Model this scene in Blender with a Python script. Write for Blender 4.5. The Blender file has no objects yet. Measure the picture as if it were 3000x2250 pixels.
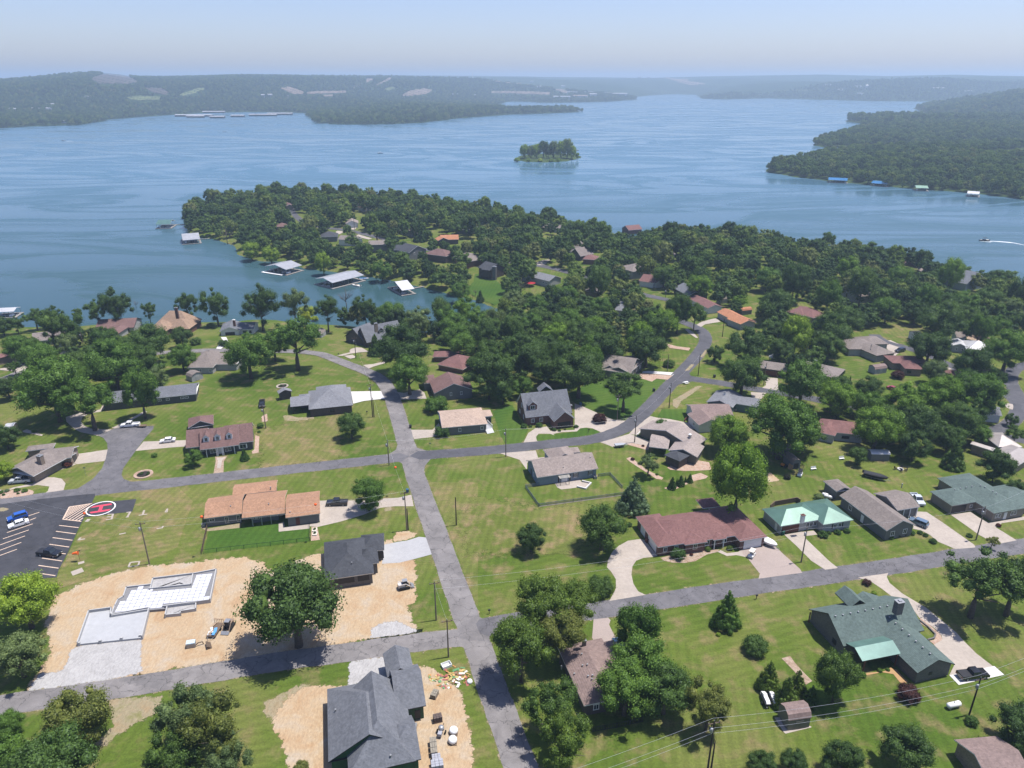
import bpy,bmesh,math,random
import numpy as np
from mathutils import Vector
from mathutils.geometry import tessellate_polygon
R=math.radians
rnd=random.Random(7)
SC=bpy.context.scene
COL=SC.collection
# camera
F_PX,HORIZON,CAM_H=2150.0,232.0,107.0
PITCH=math.atan((1125-HORIZON)/F_PX)
cd=bpy.data.cameras.new('camera')
cam=bpy.data.objects.new('camera',cd)
COL.objects.link(cam)
cam.location=(0,0,CAM_H)
cam.rotation_euler=(math.pi/2-PITCH,0,0)
cd.sensor_width=36.0
cd.lens=36.0*F_PX/3000.0
cd.clip_start,cd.clip_end=1.0,60000.0
SC.camera=cam
# world, sun, exposure
SUN_EL,SUN_AZ=72.0,78.0
wd=bpy.data.worlds.new('World')
SC.world=wd
wd.use_nodes=True
nt=wd.node_tree
bg=nt.nodes['Background']
sky=nt.nodes.new('ShaderNodeTexSky')
sky.sky_type='NISHITA'
sky.sun_disc=False
sky.sun_elevation=R(SUN_EL)
sky.sun_rotation=R(SUN_AZ)
sky.altitude=300
sky.air_density,sky.dust_density,sky.ozone_density=1.0,1.2,3.5
tint=nt.nodes.new('ShaderNodeMix');tint.data_type='RGBA';tint.blend_type='MULTIPLY';tint.inputs[0].default_value=1.0
tint.inputs[7].default_value=(.99,.94,1.10,1)
nt.links.new(sky.outputs[0],tint.inputs[6])
nt.links.new(tint.outputs[2],bg.inputs[0])
bg.inputs[1].default_value=0.105
sl=bpy.data.lights.new('sun','SUN')
sl.energy,sl.angle,sl.color=5.0,R(0.53),(1.0,0.955,0.89)
sun=bpy.data.objects.new('sun',sl)
COL.objects.link(sun)
sv=Vector((math.cos(R(SUN_EL))*math.sin(R(SUN_AZ)),math.cos(R(SUN_EL))*math.cos(R(SUN_AZ)),math.sin(R(SUN_EL))))
sun.rotation_euler=sv.to_track_quat('Z','Y').to_euler()
sun.location=(200,100,400)
SC.view_settings.view_transform='Standard'
SC.view_settings.look='None'
SC.view_settings.exposure=0.55
SC.view_settings.gamma=1.0
SC.view_settings.use_curve_mapping=False
SC.cycles.max_bounces=5
SC.cycles.diffuse_bounces=2
SC.cycles.glossy_bounces=3
SC.cycles.transmission_bounces=3
SC.cycles.transparent_max_bounces=6
SC.cycles.volume_bounces=0
SC.cycles.use_adaptive_sampling=True
SC.cycles.use_denoising=True
# pixel <-> place
REG=dict(a1=(0,800,3.687),a2=(500,500,3.687),a3=(1000,500,3.687),a4=(1500,600,3.687),a5=(2000,700,4.424),a6=(2500,700,4.424),b1=(0,1100,4.424),b2=(500,900,4.424),b3=(500,1100,4.424),b4=(800,850,4.424),b5=(1150,950,4.424),b6=(1600,950,4.424),
 b7=(2000,950,4.424),b8=(2500,950,4.424),c1=(0,1400,4.424),c2=(500,1350,4.424),c3=(900,1400,4.424),c4=(1400,1250,4.424),c5=(1750,1350,3.687),c6=(2150,1250,4.74),c7=(2550,1250,4.74),c8=(1400,1600,4.424),d1=(0,1650,4.424),d2=(500,1600,4.424),
 d3=(0,1950,4.424),d4=(400,1900,4.424),d5=(900,1850,4.022),d6=(1400,1850,3.687),d7=(2000,1700,3.687),d8=(2400,1650,3.687),e1=(2600,900,3.1725),e2=(1800,1200,3.1725),e3=(1950,1950,3.1725),e4=(2600,1950,3.1725),e5=(1100,2000,3.807),
 t1=(0,150,2.949),t2=(750,150,2.949),t3=(1500,150,2.949),t4=(2250,150,2.949),f=(0,0,0.7373),s=(0,0,1.0))
def S(reg,x,y):
 x0,y0,k=REG[reg]
 return(x0+x/k,y0+y/k)
def SS(reg,pts):
 return[S(reg,*p)for p in pts]
CP,SP=math.cos(PITCH),math.sin(PITCH)
def hit(u,v,z):
 """point at height z seen at pixel u, v"""
 a=(u-1500.0)/F_PX
 b=(1125.0-v)/F_PX
 dx,dy,dz=a,CP+b*SP,-SP+b*CP
 t=(z-CAM_H)/dz
 return dx*t,dy*t
def proj(x,y,z):
 d=y*CP-(z-CAM_H)*SP
 up=y*SP+(z-CAM_H)*CP
 return 1500.0+F_PX*x/d,1125.0-F_PX*up/d
def depth(y,z):
 return y*CP-(z-CAM_H)*SP
WATER_Z=-7.0
# mesh helpers
def tag(o,label=None,cat=None,group=None,kind=None):
 if label:o['label']=label
 if cat:o['category']=cat
 if group:o['group']=group
 if kind:o['kind']=kind
 return o
def empty(name,loc,rz=0.0):
 o=bpy.data.objects.new(name,None)
 o.empty_display_size=0.5
 o.location=loc
 o.rotation_euler=(0,0,rz)
 COL.objects.link(o)
 return o
def thing(name,label,cat,loc,rz=0.0,group=None):
 return tag(empty(name,loc,rz),label,cat,group)
def link(name,me,parent=None,loc=(0,0,0),rz=0.0,scale=None):
 o=bpy.data.objects.new(name,me)
 o.location=loc
 o.rotation_euler=(0,0,rz)
 if scale is not None:
  o.scale=(scale,scale,scale)if not hasattr(scale,'__len__')else scale
 o.parent=parent
 COL.objects.link(o)
 return o
class MB:
 def __init__(s):
  s.v,s.f,s.m=[],[],[]
 def add(s,vs,fs,mi=0):
  n=len(s.v)
  s.v+=[tuple(p)for p in vs]
  for f in fs:
   s.f.append(tuple(i+n for i in f))
   s.m.append(mi)
  return s
 def box(s,c,d,mi=0,rz=0.0,taper=1.0):
  x,y,z=d[0]/2,d[1]/2,d[2]/2
  cs,sn=math.cos(rz),math.sin(rz)
  vs=[]
  for k,t in((-1,1.0),(1,taper)):
   for a,b in((-1,-1),(1,-1),(1,1),(-1,1)):
    px,py=a*x*t,b*y*t
    vs.append((c[0]+px*cs-py*sn,c[1]+px*sn+py*cs,c[2]+k*z))
  return s.add(vs,[(3,2,1,0),(4,5,6,7),(0,1,5,4),(1,2,6,5),(2,3,7,6),(3,0,4,7)],mi)
 def prism(s,poly,z0,z1,mi=0):
  n=len(poly)
  a=sum(poly[i][0]*poly[(i+1)%n][1]-poly[(i+1)%n][0]*poly[i][1]for i in range(n))
  if a<0:poly=poly[::-1]
  vs=[(p[0],p[1],z0)for p in poly]+[(p[0],p[1],z1)for p in poly]
  return s.add(vs,[tuple(range(n))[::-1],tuple(range(n,2*n))]+[(i,(i+1)%n,n+(i+1)%n,n+i)for i in range(n)],mi)
 def xprism(s,prof,y0,y1,mi=0):
  """profile in x, z swept along y"""
  n=len(prof)
  vs=[(p[0],y0,p[1])for p in prof]+[(p[0],y1,p[1])for p in prof]
  a=sum(prof[i][0]*prof[(i+1)%n][1]-prof[(i+1)%n][0]*prof[i][1]for i in range(n))
  fs=[tuple(range(n)),tuple(range(n,2*n))[::-1]]+[(n+i,n+(i+1)%n,(i+1)%n,i)for i in range(n)]
  if a<0:fs=[f[::-1]for f in fs]
  return s.add(vs,fs,mi)
 def tube(s,pts,rad,n=6,mi=0,cap=True):
  pts=[Vector(p)for p in pts]
  rad=rad if hasattr(rad,'__len__')else[rad]*len(pts)
  vs,fs=[],[]
  for i,p in enumerate(pts):
   d=(pts[min(i+1,len(pts)-1)]-pts[max(i-1,0)]).normalized()
   a=d.cross(Vector((0,0,1)))
   if a.length<1e-3:a=Vector((1,0,0))
   a.normalize()
   b=a.cross(d)
   for k in range(n):
    t=2*math.pi*k/n
    vs.append(p+(a*math.cos(t)+b*math.sin(t))*rad[i])
  for i in range(len(pts)-1):
   for k in range(n):
    fs.append((i*n+(k+1)%n,i*n+k,(i+1)*n+k,(i+1)*n+(k+1)%n))
  if cap:
   fs.append(tuple(range(n)))
   fs.append(tuple(range((len(pts)-1)*n,len(pts)*n))[::-1])
  return s.add(vs,fs,mi)
 def lathe(s,prof,n=10,mi=0,c=(0,0,0)):
  vs,fs=[],[]
  for r,z in prof:
   for k in range(n):
    t=2*math.pi*k/n
    vs.append((c[0]+r*math.cos(t),c[1]+r*math.sin(t),c[2]+z))
  for i in range(len(prof)-1):
   for k in range(n):
    fs.append((i*n+k,i*n+(k+1)%n,(i+1)*n+(k+1)%n,(i+1)*n+k))
  fs.append(tuple(range(n))[::-1])
  fs.append(tuple(range((len(prof)-1)*n,len(prof)*n)))
  return s.add(vs,fs,mi)
 def mesh(s,name,mats,off=(0,0,0),smooth=False):
  me=bpy.data.meshes.new(name)
  me.from_pydata([(a-off[0],b-off[1],c-off[2])for a,b,c in s.v],[],s.f)
  mats=mats if isinstance(mats,(list,tuple))else[mats]
  for m in mats:me.materials.append(m)
  if len(mats)>1:
   me.polygons.foreach_set('material_index',s.m)
  if smooth:
   me.polygons.foreach_set('use_smooth',[True]*len(s.f))
  me.update()
  return me
 def obj(s,name,mats,parent=None,off=(0,0,0),loc=(0,0,0),rz=0.0,smooth=False):
  return link(name,s.mesh(name,mats,off,smooth),parent,loc,rz)
def arr_mesh(name,V,Fq,mat,smooth=False):
 me=bpy.data.meshes.new(name)
 me.vertices.add(len(V))
 me.vertices.foreach_set('co',np.asarray(V,dtype=np.float32).ravel())
 Fq=np.asarray(Fq,dtype=np.int32)
 k=Fq.shape[1]
 me.loops.add(Fq.size)
 me.loops.foreach_set('vertex_index',Fq.ravel())
 me.polygons.add(len(Fq))
 me.polygons.foreach_set('loop_start',np.arange(0,Fq.size,k,dtype=np.int32))
 if smooth:me.polygons.foreach_set('use_smooth',np.ones(len(Fq),dtype=bool))
 me.materials.append(mat)
 me.update(calc_edges=True)
 return me
 # materials
MATS={}
KA=0.72
def kc(c):
 return tuple(x*(KA if max(c)<.55 else .9)for x in c)
def newmat(name):
 m=bpy.data.materials.new(name)
 m.use_nodes=True
 nt=m.node_tree
 b=nt.nodes['Principled BSDF']
 return m,nt,b
def N(nt,kind,**kw):
 n=nt.nodes.new('ShaderNode'+kind)
 for k,v in kw.items():setattr(n,k,v)
 return n
def ramp(nt,fac,stops):
 r=N(nt,'ValToRGB')
 els=r.color_ramp.elements
 while len(els)<len(stops):els.new(0.5)
 for e,(p,c)in zip(els,stops):
  e.position=p
  e.color=(*c,1)if len(c)==3 else c
 nt.links.new(fac,r.inputs[0])
 return r.outputs[0]
def noise(nt,co,scale,detail=3,rough=0.55,dist=0.0):
 n=N(nt,'TexNoise')
 n.inputs['Scale'].default_value=scale
 n.inputs['Detail'].default_value=detail
 n.inputs['Roughness'].default_value=rough
 n.inputs['Distortion'].default_value=dist
 if co is not None:nt.links.new(co,n.inputs['Vector'])
 return n.outputs[0]
def mixc(nt,fac,a,b,mode='MIX'):
 m=N(nt,'Mix',data_type='RGBA',blend_type=mode)
 for s,x in((m.inputs[0],fac),(m.inputs[6],a),(m.inputs[7],b)):
  if hasattr(x,'links')or isinstance(x,bpy.types.NodeSocket):nt.links.new(x,s)
  elif isinstance(x,(int,float)):s.default_value=x
  else:s.default_value=(*x,1)
 return m.outputs[2]
def wpos(nt):
 return N(nt,'NewGeometry').outputs['Position']
def scaled(nt,co,sx,sy,sz=1.0):
 m=N(nt,'Mapping')
 m.inputs['Scale'].default_value=(sx,sy,sz)
 nt.links.new(co,m.inputs[0])
 return m.outputs[0]
def plain(name,c,rough=0.7,var=0.12,scale=3.0,metal=0.0,spec=0.3,bump=0.0,big=0.0):
 """painted or natural surface with a little uneven tone"""
 if name in MATS:return MATS[name]
 m,nt,b=newmat(name)
 c=kc(c)
 co=wpos(nt)
 f=noise(nt,co,scale,4)
 lo=tuple(x*(1-var)for x in c);hi=tuple(min(1,x*(1+var))for x in c)
 col=ramp(nt,f,[(0.3,lo),(0.7,hi)])
 if big:
  g=noise(nt,co,0.18,3)
  col=mixc(nt,1.0,col,ramp(nt,g,[(0.3,(1-big,)*3),(0.7,(1+big*.6,)*3)]),'MULTIPLY')
 nt.links.new(col,b.inputs['Base Color'])
 b.inputs['Roughness'].default_value=rough
 b.inputs['Metallic'].default_value=metal
 b.inputs['Specular IOR Level'].default_value=spec
 if bump:
  bp=N(nt,'Bump')
  bp.inputs['Strength'].default_value=bump
  bp.inputs['Distance'].default_value=0.05
  nt.links.new(noise(nt,co,scale*4,3),bp.inputs['Height'])
  nt.links.new(bp.outputs[0],b.inputs['Normal'])
 MATS[name]=m
 return m
def shingle(name,c,spec=0.2):
 if name in MATS:return MATS[name]
 m,nt,b=newmat(name)
 c=kc(c)
 co=wpos(nt)
 v=N(nt,'TexVoronoi');v.inputs['Scale'].default_value=3.2
 nt.links.new(co,v.inputs['Vector'])
 sp=N(nt,'SeparateColor');nt.links.new(v.outputs['Color'],sp.inputs[0])
 col=ramp(nt,sp.outputs[0],[(0.0,tuple(x*.86 for x in c)),(0.5,c),(1.0,tuple(x*1.14 for x in c))])
 g=noise(nt,co,0.35,4)
 col=mixc(nt,1.0,col,ramp(nt,g,[(0.3,(.90,)*3),(0.7,(1.08,)*3)]),'MULTIPLY')
 st=noise(nt,scaled(nt,co,1.4,1.4,.25),1.0,4,.7)
 col=mixc(nt,1.0,col,ramp(nt,st,[(0.3,(.84,)*3),(0.55,(1,1,1)),(.75,(1.1,)*3)]),'MULTIPLY')
 nt.links.new(col,b.inputs['Base Color'])
 b.inputs['Roughness'].default_value=0.85
 b.inputs['Specular IOR Level'].default_value=spec
 w=N(nt,'TexWave',bands_direction='Z');w.inputs['Scale'].default_value=2.2
 nt.links.new(co,w.inputs['Vector'])
 bp=N(nt,'Bump');bp.inputs['Strength'].default_value=0.35;bp.inputs['Distance'].default_value=0.04
 nt.links.new(w.outputs[0],bp.inputs['Height']);nt.links.new(bp.outputs[0],b.inputs['Normal'])
 MATS[name]=m
 return m
def siding(name,c,brick=False,rough=0.7):
 if name in MATS:return MATS[name]
 m,nt,b=newmat(name)
 c=kc(c)
 co=wpos(nt)
 sx=N(nt,'SeparateXYZ');nt.links.new(co,sx.inputs[0])
 if brick:
  mp=N(nt,'CombineXYZ')
  a=N(nt,'Math',operation='ADD');nt.links.new(sx.outputs[0],a.inputs[0]);nt.links.new(sx.outputs[1],a.inputs[1])
  nt.links.new(a.outputs[0],mp.inputs[0]);nt.links.new(sx.outputs[2],mp.inputs[1])
  br=N(nt,'TexBrick');br.inputs['Scale'].default_value=2.2
  br.inputs['Color1'].default_value=(*[x*.75 for x in c],1)
  br.inputs['Color2'].default_value=(*[min(1,x*1.3)for x in c],1)
  br.inputs['Mortar'].default_value=(*[min(1,x*1.2+.03)for x in c],1)
  br.inputs['Mortar Size'].default_value=0.012
  nt.links.new(mp.outputs[0],br.inputs['Vector'])
  col=br.outputs[0]
 else:
  w=N(nt,'TexWave',bands_direction='Z',wave_profile='SAW');w.inputs['Scale'].default_value=1.3
  nt.links.new(co,w.inputs['Vector'])
  col=ramp(nt,w.outputs[0],[(0,tuple(x*.86 for x in c)),(0.25,c),(1,tuple(min(1,x*1.05)for x in c))])
 col=mixc(nt,1.0,col,ramp(nt,noise(nt,co,0.8,3),[(0.3,(.9,)*3),(0.7,(1.05,)*3)]),'MULTIPLY')
 nt.links.new(col,b.inputs['Base Color'])
 b.inputs['Roughness'].default_value=rough
 MATS[name]=m
 return m
def metalroof(name,c,rough=0.38):
 if name in MATS:return MATS[name]
 m,nt,b=newmat(name)
 c=kc(c)
 co=wpos(nt)
 g=noise(nt,co,0.5,4)
 nt.links.new(mixc(nt,1.0,c,ramp(nt,g,[(0.3,(.85,)*3),(0.7,(1.1,)*3)]),'MULTIPLY'),b.inputs['Base Color'])
 b.inputs['Roughness'].default_value=rough
 b.inputs['Metallic'].default_value=0.25
 w=N(nt,'TexWave',bands_direction='DIAGONAL',wave_profile='SAW');w.inputs['Scale'].default_value=0.9
 nt.links.new(co,w.inputs['Vector'])
 bp=N(nt,'Bump');bp.inputs['Strength'].default_value=0.2;bp.inputs['Distance'].default_value=0.05
 nt.links.new(w.outputs[0],bp.inputs['Height']);nt.links.new(bp.outputs[0],b.inputs['Normal'])
 MATS[name]=m
 return m
GLASS=plain('window_glass',(.03,.04,.05),0.12,.1,spec=.6)
WHITE=plain('white_paint',(.74,.74,.73),0.55,.04)
OFFW=plain('cream_paint',(.62,.58,.5),0.6,.05)
DARK=plain('dark_paint',(.03,.03,.035),0.45,.1)
GREYM=plain('galvanised_metal',(.42,.43,.45),0.45,.08,metal=.5)
CONC=plain('concrete',(.46,.40,.345),0.85,.10,1.2,big=.1)
CONCW=plain('new_concrete',(.56,.545,.53),0.85,.05,1.2,big=.05)
WOOD=plain('weathered_timber',(.17,.12,.085),0.8,.25,6)
REDWOOD=plain('red_stained_timber',(.16,.06,.04),0.75,.2,6)
PINEW=plain('fresh_timber',(.46,.28,.13),0.75,.15,6)
RUBBER=plain('tyre_rubber',(.02,.02,.02),0.8,.2)
# land and water
def sdf(poly,X,Y):
 """distance to a shoreline, positive on land"""
 P=np.array(poly,dtype=float)
 Q=np.roll(P,-1,axis=0)
 d2=np.full(X.shape,1e18)
 ins=np.zeros(X.shape,dtype=bool)
 for(ax,ay),(bx,by)in zip(P,Q):
  ex,ey=bx-ax,by-ay
  L=ex*ex+ey*ey+1e-9
  t=np.clip(((X-ax)*ex+(Y-ay)*ey)/L,0,1)
  d2=np.minimum(d2,(X-ax-t*ex)**2+(Y-ay-t*ey)**2)
  c=(ay>Y)!=(by>Y)
  with np.errstate(divide='ignore',invalid='ignore'):
   xi=ax+(Y-ay)*ex/(ey if abs(ey)>1e-9 else 1e-9)
  ins^=c&(X<xi)
 return np.where(ins,1,-1)*np.sqrt(d2)
def wshore(pts):
 return[hit(u,v,WATER_Z)for u,v in pts]
def vnoise(X,Y,sc,seed=0):
 """smooth value noise"""
 r=np.random.RandomState(seed)
 T=r.rand(256,256)
 x,y=X/sc+91.7,Y/sc+33.3
 i,j=np.floor(x).astype(int),np.floor(y).astype(int)
 fx,fy=x-i,y-j
 fx,fy=fx*fx*(3-2*fx),fy*fy*(3-2*fy)
 a,b,c,d=T[i%256,j%256],T[(i+1)%256,j%256],T[i%256,(j+1)%256],T[(i+1)%256,(j+1)%256]
 return(a*(1-fx)+b*fx)*(1-fy)+(c*(1-fx)+d*fx)*fy-0.5
MAIN=wshore([(-900,1010),(-400,990),(0,969),(75,961),(235,958),(400,954),(600,945),(757,940),(945,951),(1048,958),(1130,966),(1207,972),(1330,974),(1420,958),(1455,925),(1462,906),(1430,893),(1400,880),(1345,868),(1296,858),(1244,844),(1150,822),
 (1060,806),(960,792),(890,786),(839,764),(770,764),(706,746),(684,719),(630,702),(575,692),(549,680),(540,650),(570,625),(640,598),(720,586),(850,577),(1000,580),(1150,592),(1290,612),(1340,628),(1440,630),(1500,648),(1600,655),(1700,682),
 (1800,706),(1950,700),(2020,692),(2100,700),(2250,722),(2400,730),(2500,742),(2600,760),(2700,788),(2800,826),(2900,842),(3000,866),(3400,930)])+[(1400,300),(1400,-200),(-1400,-200),(-1400,300)]
GX0,GY0,GS=-760.0,-60.0,4.0
gx=np.arange(GX0,960,GS);gy=np.arange(GY0,1000,GS)
GXX,GYY=np.meshgrid(gx,gy)
SDM=sdf(MAIN,GXX,GYY)+5*vnoise(GXX,GYY,26,1)
def shore_h(sd,top,slope):
 up=np.minimum(top,0.55*np.minimum(sd,2.2)+slope*sd)
 return WATER_Z+np.where(sd>0,up,np.maximum(sd*0.35,-6))
GZ=shore_h(SDM,7.0,0.068)
GZ+=np.clip((7-(GZ-WATER_Z))/7,0,1)*np.clip(SDM/30,0,1)*1.2*vnoise(GXX,GYY,40,5)
def bil(A,x,y):
 i=np.clip((np.asarray(x)-GX0)/GS,0,A.shape[1]-1.001)
 j=np.clip((np.asarray(y)-GY0)/GS,0,A.shape[0]-1.001)
 i0,j0=np.floor(i).astype(int),np.floor(j).astype(int)
 fi,fj=i-i0,j-j0
 return(A[j0,i0]*(1-fi)+A[j0,i0+1]*fi)*(1-fj)+(A[j0+1,i0]*(1-fi)+A[j0+1,i0+1]*fi)*fj
def tz(x,y):
 return float(bil(GZ,x,y))
def ground(u,v):
 z=0.0
 for _ in range(40):
  x,y=hit(u,v,z)
  z2=max(tz(x,y),WATER_Z)
  if abs(z2-z)<1e-3:break
  z=z*.5+z2*.5
 return x,y,z
def heightmesh(name,XX,YY,ZZ,keep,mat):
 ny,nx=XX.shape
 idx=np.arange(nx*ny).reshape(ny,nx)
 q=np.stack([idx[:-1,:-1],idx[:-1,1:],idx[1:,1:],idx[1:,:-1]],-1).reshape(-1,4)
 k=keep.ravel()[q].any(axis=1)
 q=q[k]
 used=np.unique(q)
 rm=np.zeros(nx*ny,dtype=np.int32);rm[used]=np.arange(len(used))
 V=np.stack([XX.ravel(),YY.ravel(),ZZ.ravel()],-1)[used]
 return arr_mesh(name,V,rm[q],mat,True)
def grass_mat(name,lo,mid,hi,dry,dryness=.5):
 m,nt,b=newmat(name)
 lo,mid,hi,dry=kc(lo),kc(mid),kc(hi),kc(dry)
 co=wpos(nt)
 a=noise(nt,co,0.035,4,.6,.6)
 bb=noise(nt,co,0.22,4,.6)
 c=noise(nt,co,2.4,4,.7)
 st=noise(nt,scaled(nt,co,.15,1.6),0.9,3)
 col=ramp(nt,a,[(0.34,lo),(0.5,mid),(0.62,hi)])
 d=ramp(nt,bb,[(dryness,(0,0,0)),(dryness+.22,(1,1,1))])
 col=mixc(nt,d,col,dry)
 col=mixc(nt,1.0,col,ramp(nt,c,[(0.25,(.66,)*3),(0.75,(1.28,)*3)]),'MULTIPLY')
 col=mixc(nt,1.0,col,ramp(nt,st,[(0.3,(.9,)*3),(0.7,(1.08,)*3)]),'MULTIPLY')
 vc=N(nt,'TexVoronoi');vc.inputs['Scale'].default_value=.022;nt.links.new(co,vc.inputs['Vector'])
 sc=N(nt,'SeparateColor');nt.links.new(vc.outputs['Color'],sc.inputs[0])
 ml=[]
 for rot in(.15,1.2):
  mp=N(nt,'Mapping');mp.inputs['Rotation'].default_value=(0,0,rot);nt.links.new(co,mp.inputs[0])
  w=N(nt,'TexWave');w.inputs['Scale'].default_value=.16;w.inputs['Distortion'].default_value=1.2;w.inputs['Detail'].default_value=2;w.inputs['Detail Scale'].default_value=.4
  nt.links.new(mp.outputs[0],w.inputs['Vector']);ml.append(w.outputs[0])
 pick=N(nt,'Mix',data_type='FLOAT');gt=N(nt,'Math',operation='GREATER_THAN');nt.links.new(sc.outputs[0],gt.inputs[0]);gt.inputs[1].default_value=.5
 nt.links.new(gt.outputs[0],pick.inputs[0]);nt.links.new(ml[0],pick.inputs[2]);nt.links.new(ml[1],pick.inputs[3])
 col=mixc(nt,1.0,col,ramp(nt,pick.outputs[0],[(.2,(.93,)*3),(.8,(1.06,)*3)]),'MULTIPLY')
 col=mixc(nt,1.0,col,ramp(nt,sc.outputs[1],[(0,(.92,.95,.9)),(1,(1.1,1.04,1.1))]),'MULTIPLY')
 bare=ramp(nt,noise(nt,co,.55,6,.75),[(.66,(0,0,0)),(.76,(.6,)*3)])
 col=mixc(nt,bare,col,kc((.30,.24,.13)))
 nt.links.new(col,b.inputs['Base Color'])
 b.inputs['Roughness'].default_value=0.95
 b.inputs['Specular IOR Level'].default_value=0.1
 MATS[name]=m
 return m
GRASS=grass_mat('lawn_grass',(.080,.135,.018),(.118,.165,.028),(.160,.185,.046),(.240,.195,.092),.50)
LAWN_G=grass_mat('rich_lawn',(.050,.115,.017),(.070,.135,.02),(.09,.15,.026),(.135,.155,.05),.66)
LAWN_Y=grass_mat('dry_lawn',(.118,.155,.030),(.155,.178,.046),(.195,.19,.062),(.275,.21,.11),.47)
g_me=heightmesh('ground',GXX,GYY,GZ,SDM>-14,GRASS)
tag(link('ground',g_me),kind='structure')
HA=wshore([(2242,496),(2250,505),(2352,523),(2487,536),(2674,553),(2826,564),(3000,587),(3400,640),(3500,428),(3000,428),(2840,426),(2780,432),(2700,436),(2600,440),(2510,446),(2400,462),(2280,484)])
HB=wshore([(2379,425),(2420,433),(2507,431),(2560,426),(2640,426),(2720,424),(2760,421),(2860,416),(3500,410),(3500,345),(2950,350),(2800,352),(2640,348),(2560,349),(2480,353),(2474,356),(2540,364),(2510,380),(2450,400),(2400,414)])
HD=wshore([(2667,317),(2690,322),(2714,335),(2789,344),(2830,347),(3600,352),(3700,300),(3000,300),(2800,304)])
hx=np.arange(120,3000,14.0);hy=np.arange(640,3300,14.0)
HXX,HYY=np.meshgrid(hx,hy)
SA,SB,SD_=sdf(HA,HXX,HYY),sdf(HB,HXX,HYY),sdf(HD,HXX,HYY)
SH=np.maximum(np.maximum(SA,SB),SD_)+10*vnoise(HXX,HYY,60,3)
HZ=np.maximum(shore_h(np.maximum(SA,SB)+8*vnoise(HXX,HYY,50,2),9,.045),shore_h(SD_+10*vnoise(HXX,HYY,90,6),80,.16))
HZ+=np.clip(SH/60,0,1)*5*vnoise(HXX,HYY,160,8)
_hb=(1125-np.interp(1500+F_PX*HXX/(HYY*CP+30),[2600,2720,2800,2900,3000,3100,3300],[312,300,287,268,254,242,230]))/F_PX
HZ=np.where(HYY>1700,np.minimum(HZ,np.maximum(CAM_H+HYY*(-SP+_hb*CP)/(CP+_hb*SP)-9,WATER_Z+.4*np.maximum(SH,0)*.05)),HZ)
HZ=np.where(SH<0,np.minimum(HZ,WATER_Z+SH*.1),HZ)
def forest_floor():
 m,nt,b=newmat('forest_floor')
 co=wpos(nt)
 nt.links.new(ramp(nt,noise(nt,co,.05,5,.7),[(.3,(.025,.045,.014)),(.7,(.06,.085,.028))]),b.inputs['Base Color'])
 b.inputs['Roughness'].default_value=1.0
 b.inputs['Specular IOR Level'].default_value=0.05
 return m
FLOOR=forest_floor()
tag(link('headland',heightmesh('headland',HXX,HYY,HZ,SH>-20,FLOOR)),kind='structure')
ISL=wshore([(1505,468),(1540,474),(1600,476),(1660,472),(1690,466),(1704,460),(1692,456),(1650,452),(1580,452),(1520,459)])
ix=np.arange(-20,140,4.0);iy=np.arange(1050,1400,4.0)
IXX,IYY=np.meshgrid(ix,iy)
SI=sdf(ISL,IXX,IYY)+3*vnoise(IXX,IYY,14,4)
IZ=shore_h(SI,2.5,.1)
tag(link('islet',heightmesh('islet',IXX,IYY,IZ,SI>-10,FLOOR)),kind='structure')
FE=wshore([(-1500,384),(-300,381),(0,377),(101,370),(237,367),(278,362),(339,350),(427,342),(509,336),(620,330),(750,328),(860,330),(896,333),(905,346),(916,361),(987,365),(1120,365),(1259,360),(1343,347),(1420,341),(1500,335),(1600,333),(1680,330),(1710,326),(1690,321),
 (1620,320),(1560,322),(1500,322),(1440,312),(1470,303),(1500,297),(1600,301),(1720,300),(1800,297),(1868,291),(1850,284),(1951,276),(2040,277),(2055,289),(2120,291),(2250,288),(2555,296),(2725,297),(2900,297),(4200,292)])+[(16000,9000),(16000,30000),(-16000,30000),(-16000,2000)]
fx=np.arange(-6500,8500,50.0);fy=np.arange(1500,10500,40.0)
FXX,FYY=np.meshgrid(fx,fy)
SF=sdf(FE,FXX,FYY)+24*vnoise(FXX,FYY,120,11)
dist=np.hypot(FXX,FYY)
sm=lambda a,b,t:(lambda q:q*q*(3-2*q))(np.clip((t-a)/(b-a),0,1))
base=14+110*sm(3300,7000,dist)+30*sm(7000,9000,dist)
HILLS=[]
for u,d,amp,sg in((290,3350,118,430),(130,3250,60,420),(-150,3300,50,500),(430,3400,40,320),(700,4300,62,520),(930,4700,55,500),(1130,4500,48,450),(1350,4900,45,600),(500,4700,50,480),(1200,2700,10,250),(2650,4900,36,420),(2500,4800,20,300)):
 x=(u-1500)/F_PX*depth(d,0)
 HILLS.append((x,d))
 base=base+amp*np.exp(-((FXX-x)**2+(FYY-d)**2)/(2*sg*sg))
base+=60*vnoise(FXX,FYY,850,13)+34*vnoise(FXX,FYY,330,14)
SKU=[-400,0,80,150,220,290,350,410,500,600,700,900,1130,1400,1600,1900,2100,2400,2600,2800,3000,3400]
SKV=[240,236,229,222,214,209,215,226,226,224,221,222,218,220,223,226,221,216,221,216,221,221]
def skycap(X,Y,us,vs,m):
 U=1500+F_PX*X/(Y*CP+CAM_H*SP*.3)
 V=np.interp(U,us,vs)
 b=(1125-V)/F_PX
 return CAM_H+Y*(-SP+b*CP)/(CP+b*SP)-m
base=np.minimum(base,skycap(FXX,FYY,SKU,SKV,9.0)-WATER_Z+6*vnoise(FXX,FYY,500,15))
FZ=np.where(SF>0,WATER_Z+(1-np.exp(-SF/420))*np.maximum(base,8)+.5,WATER_Z+np.maximum(SF*.2,-6))
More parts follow.
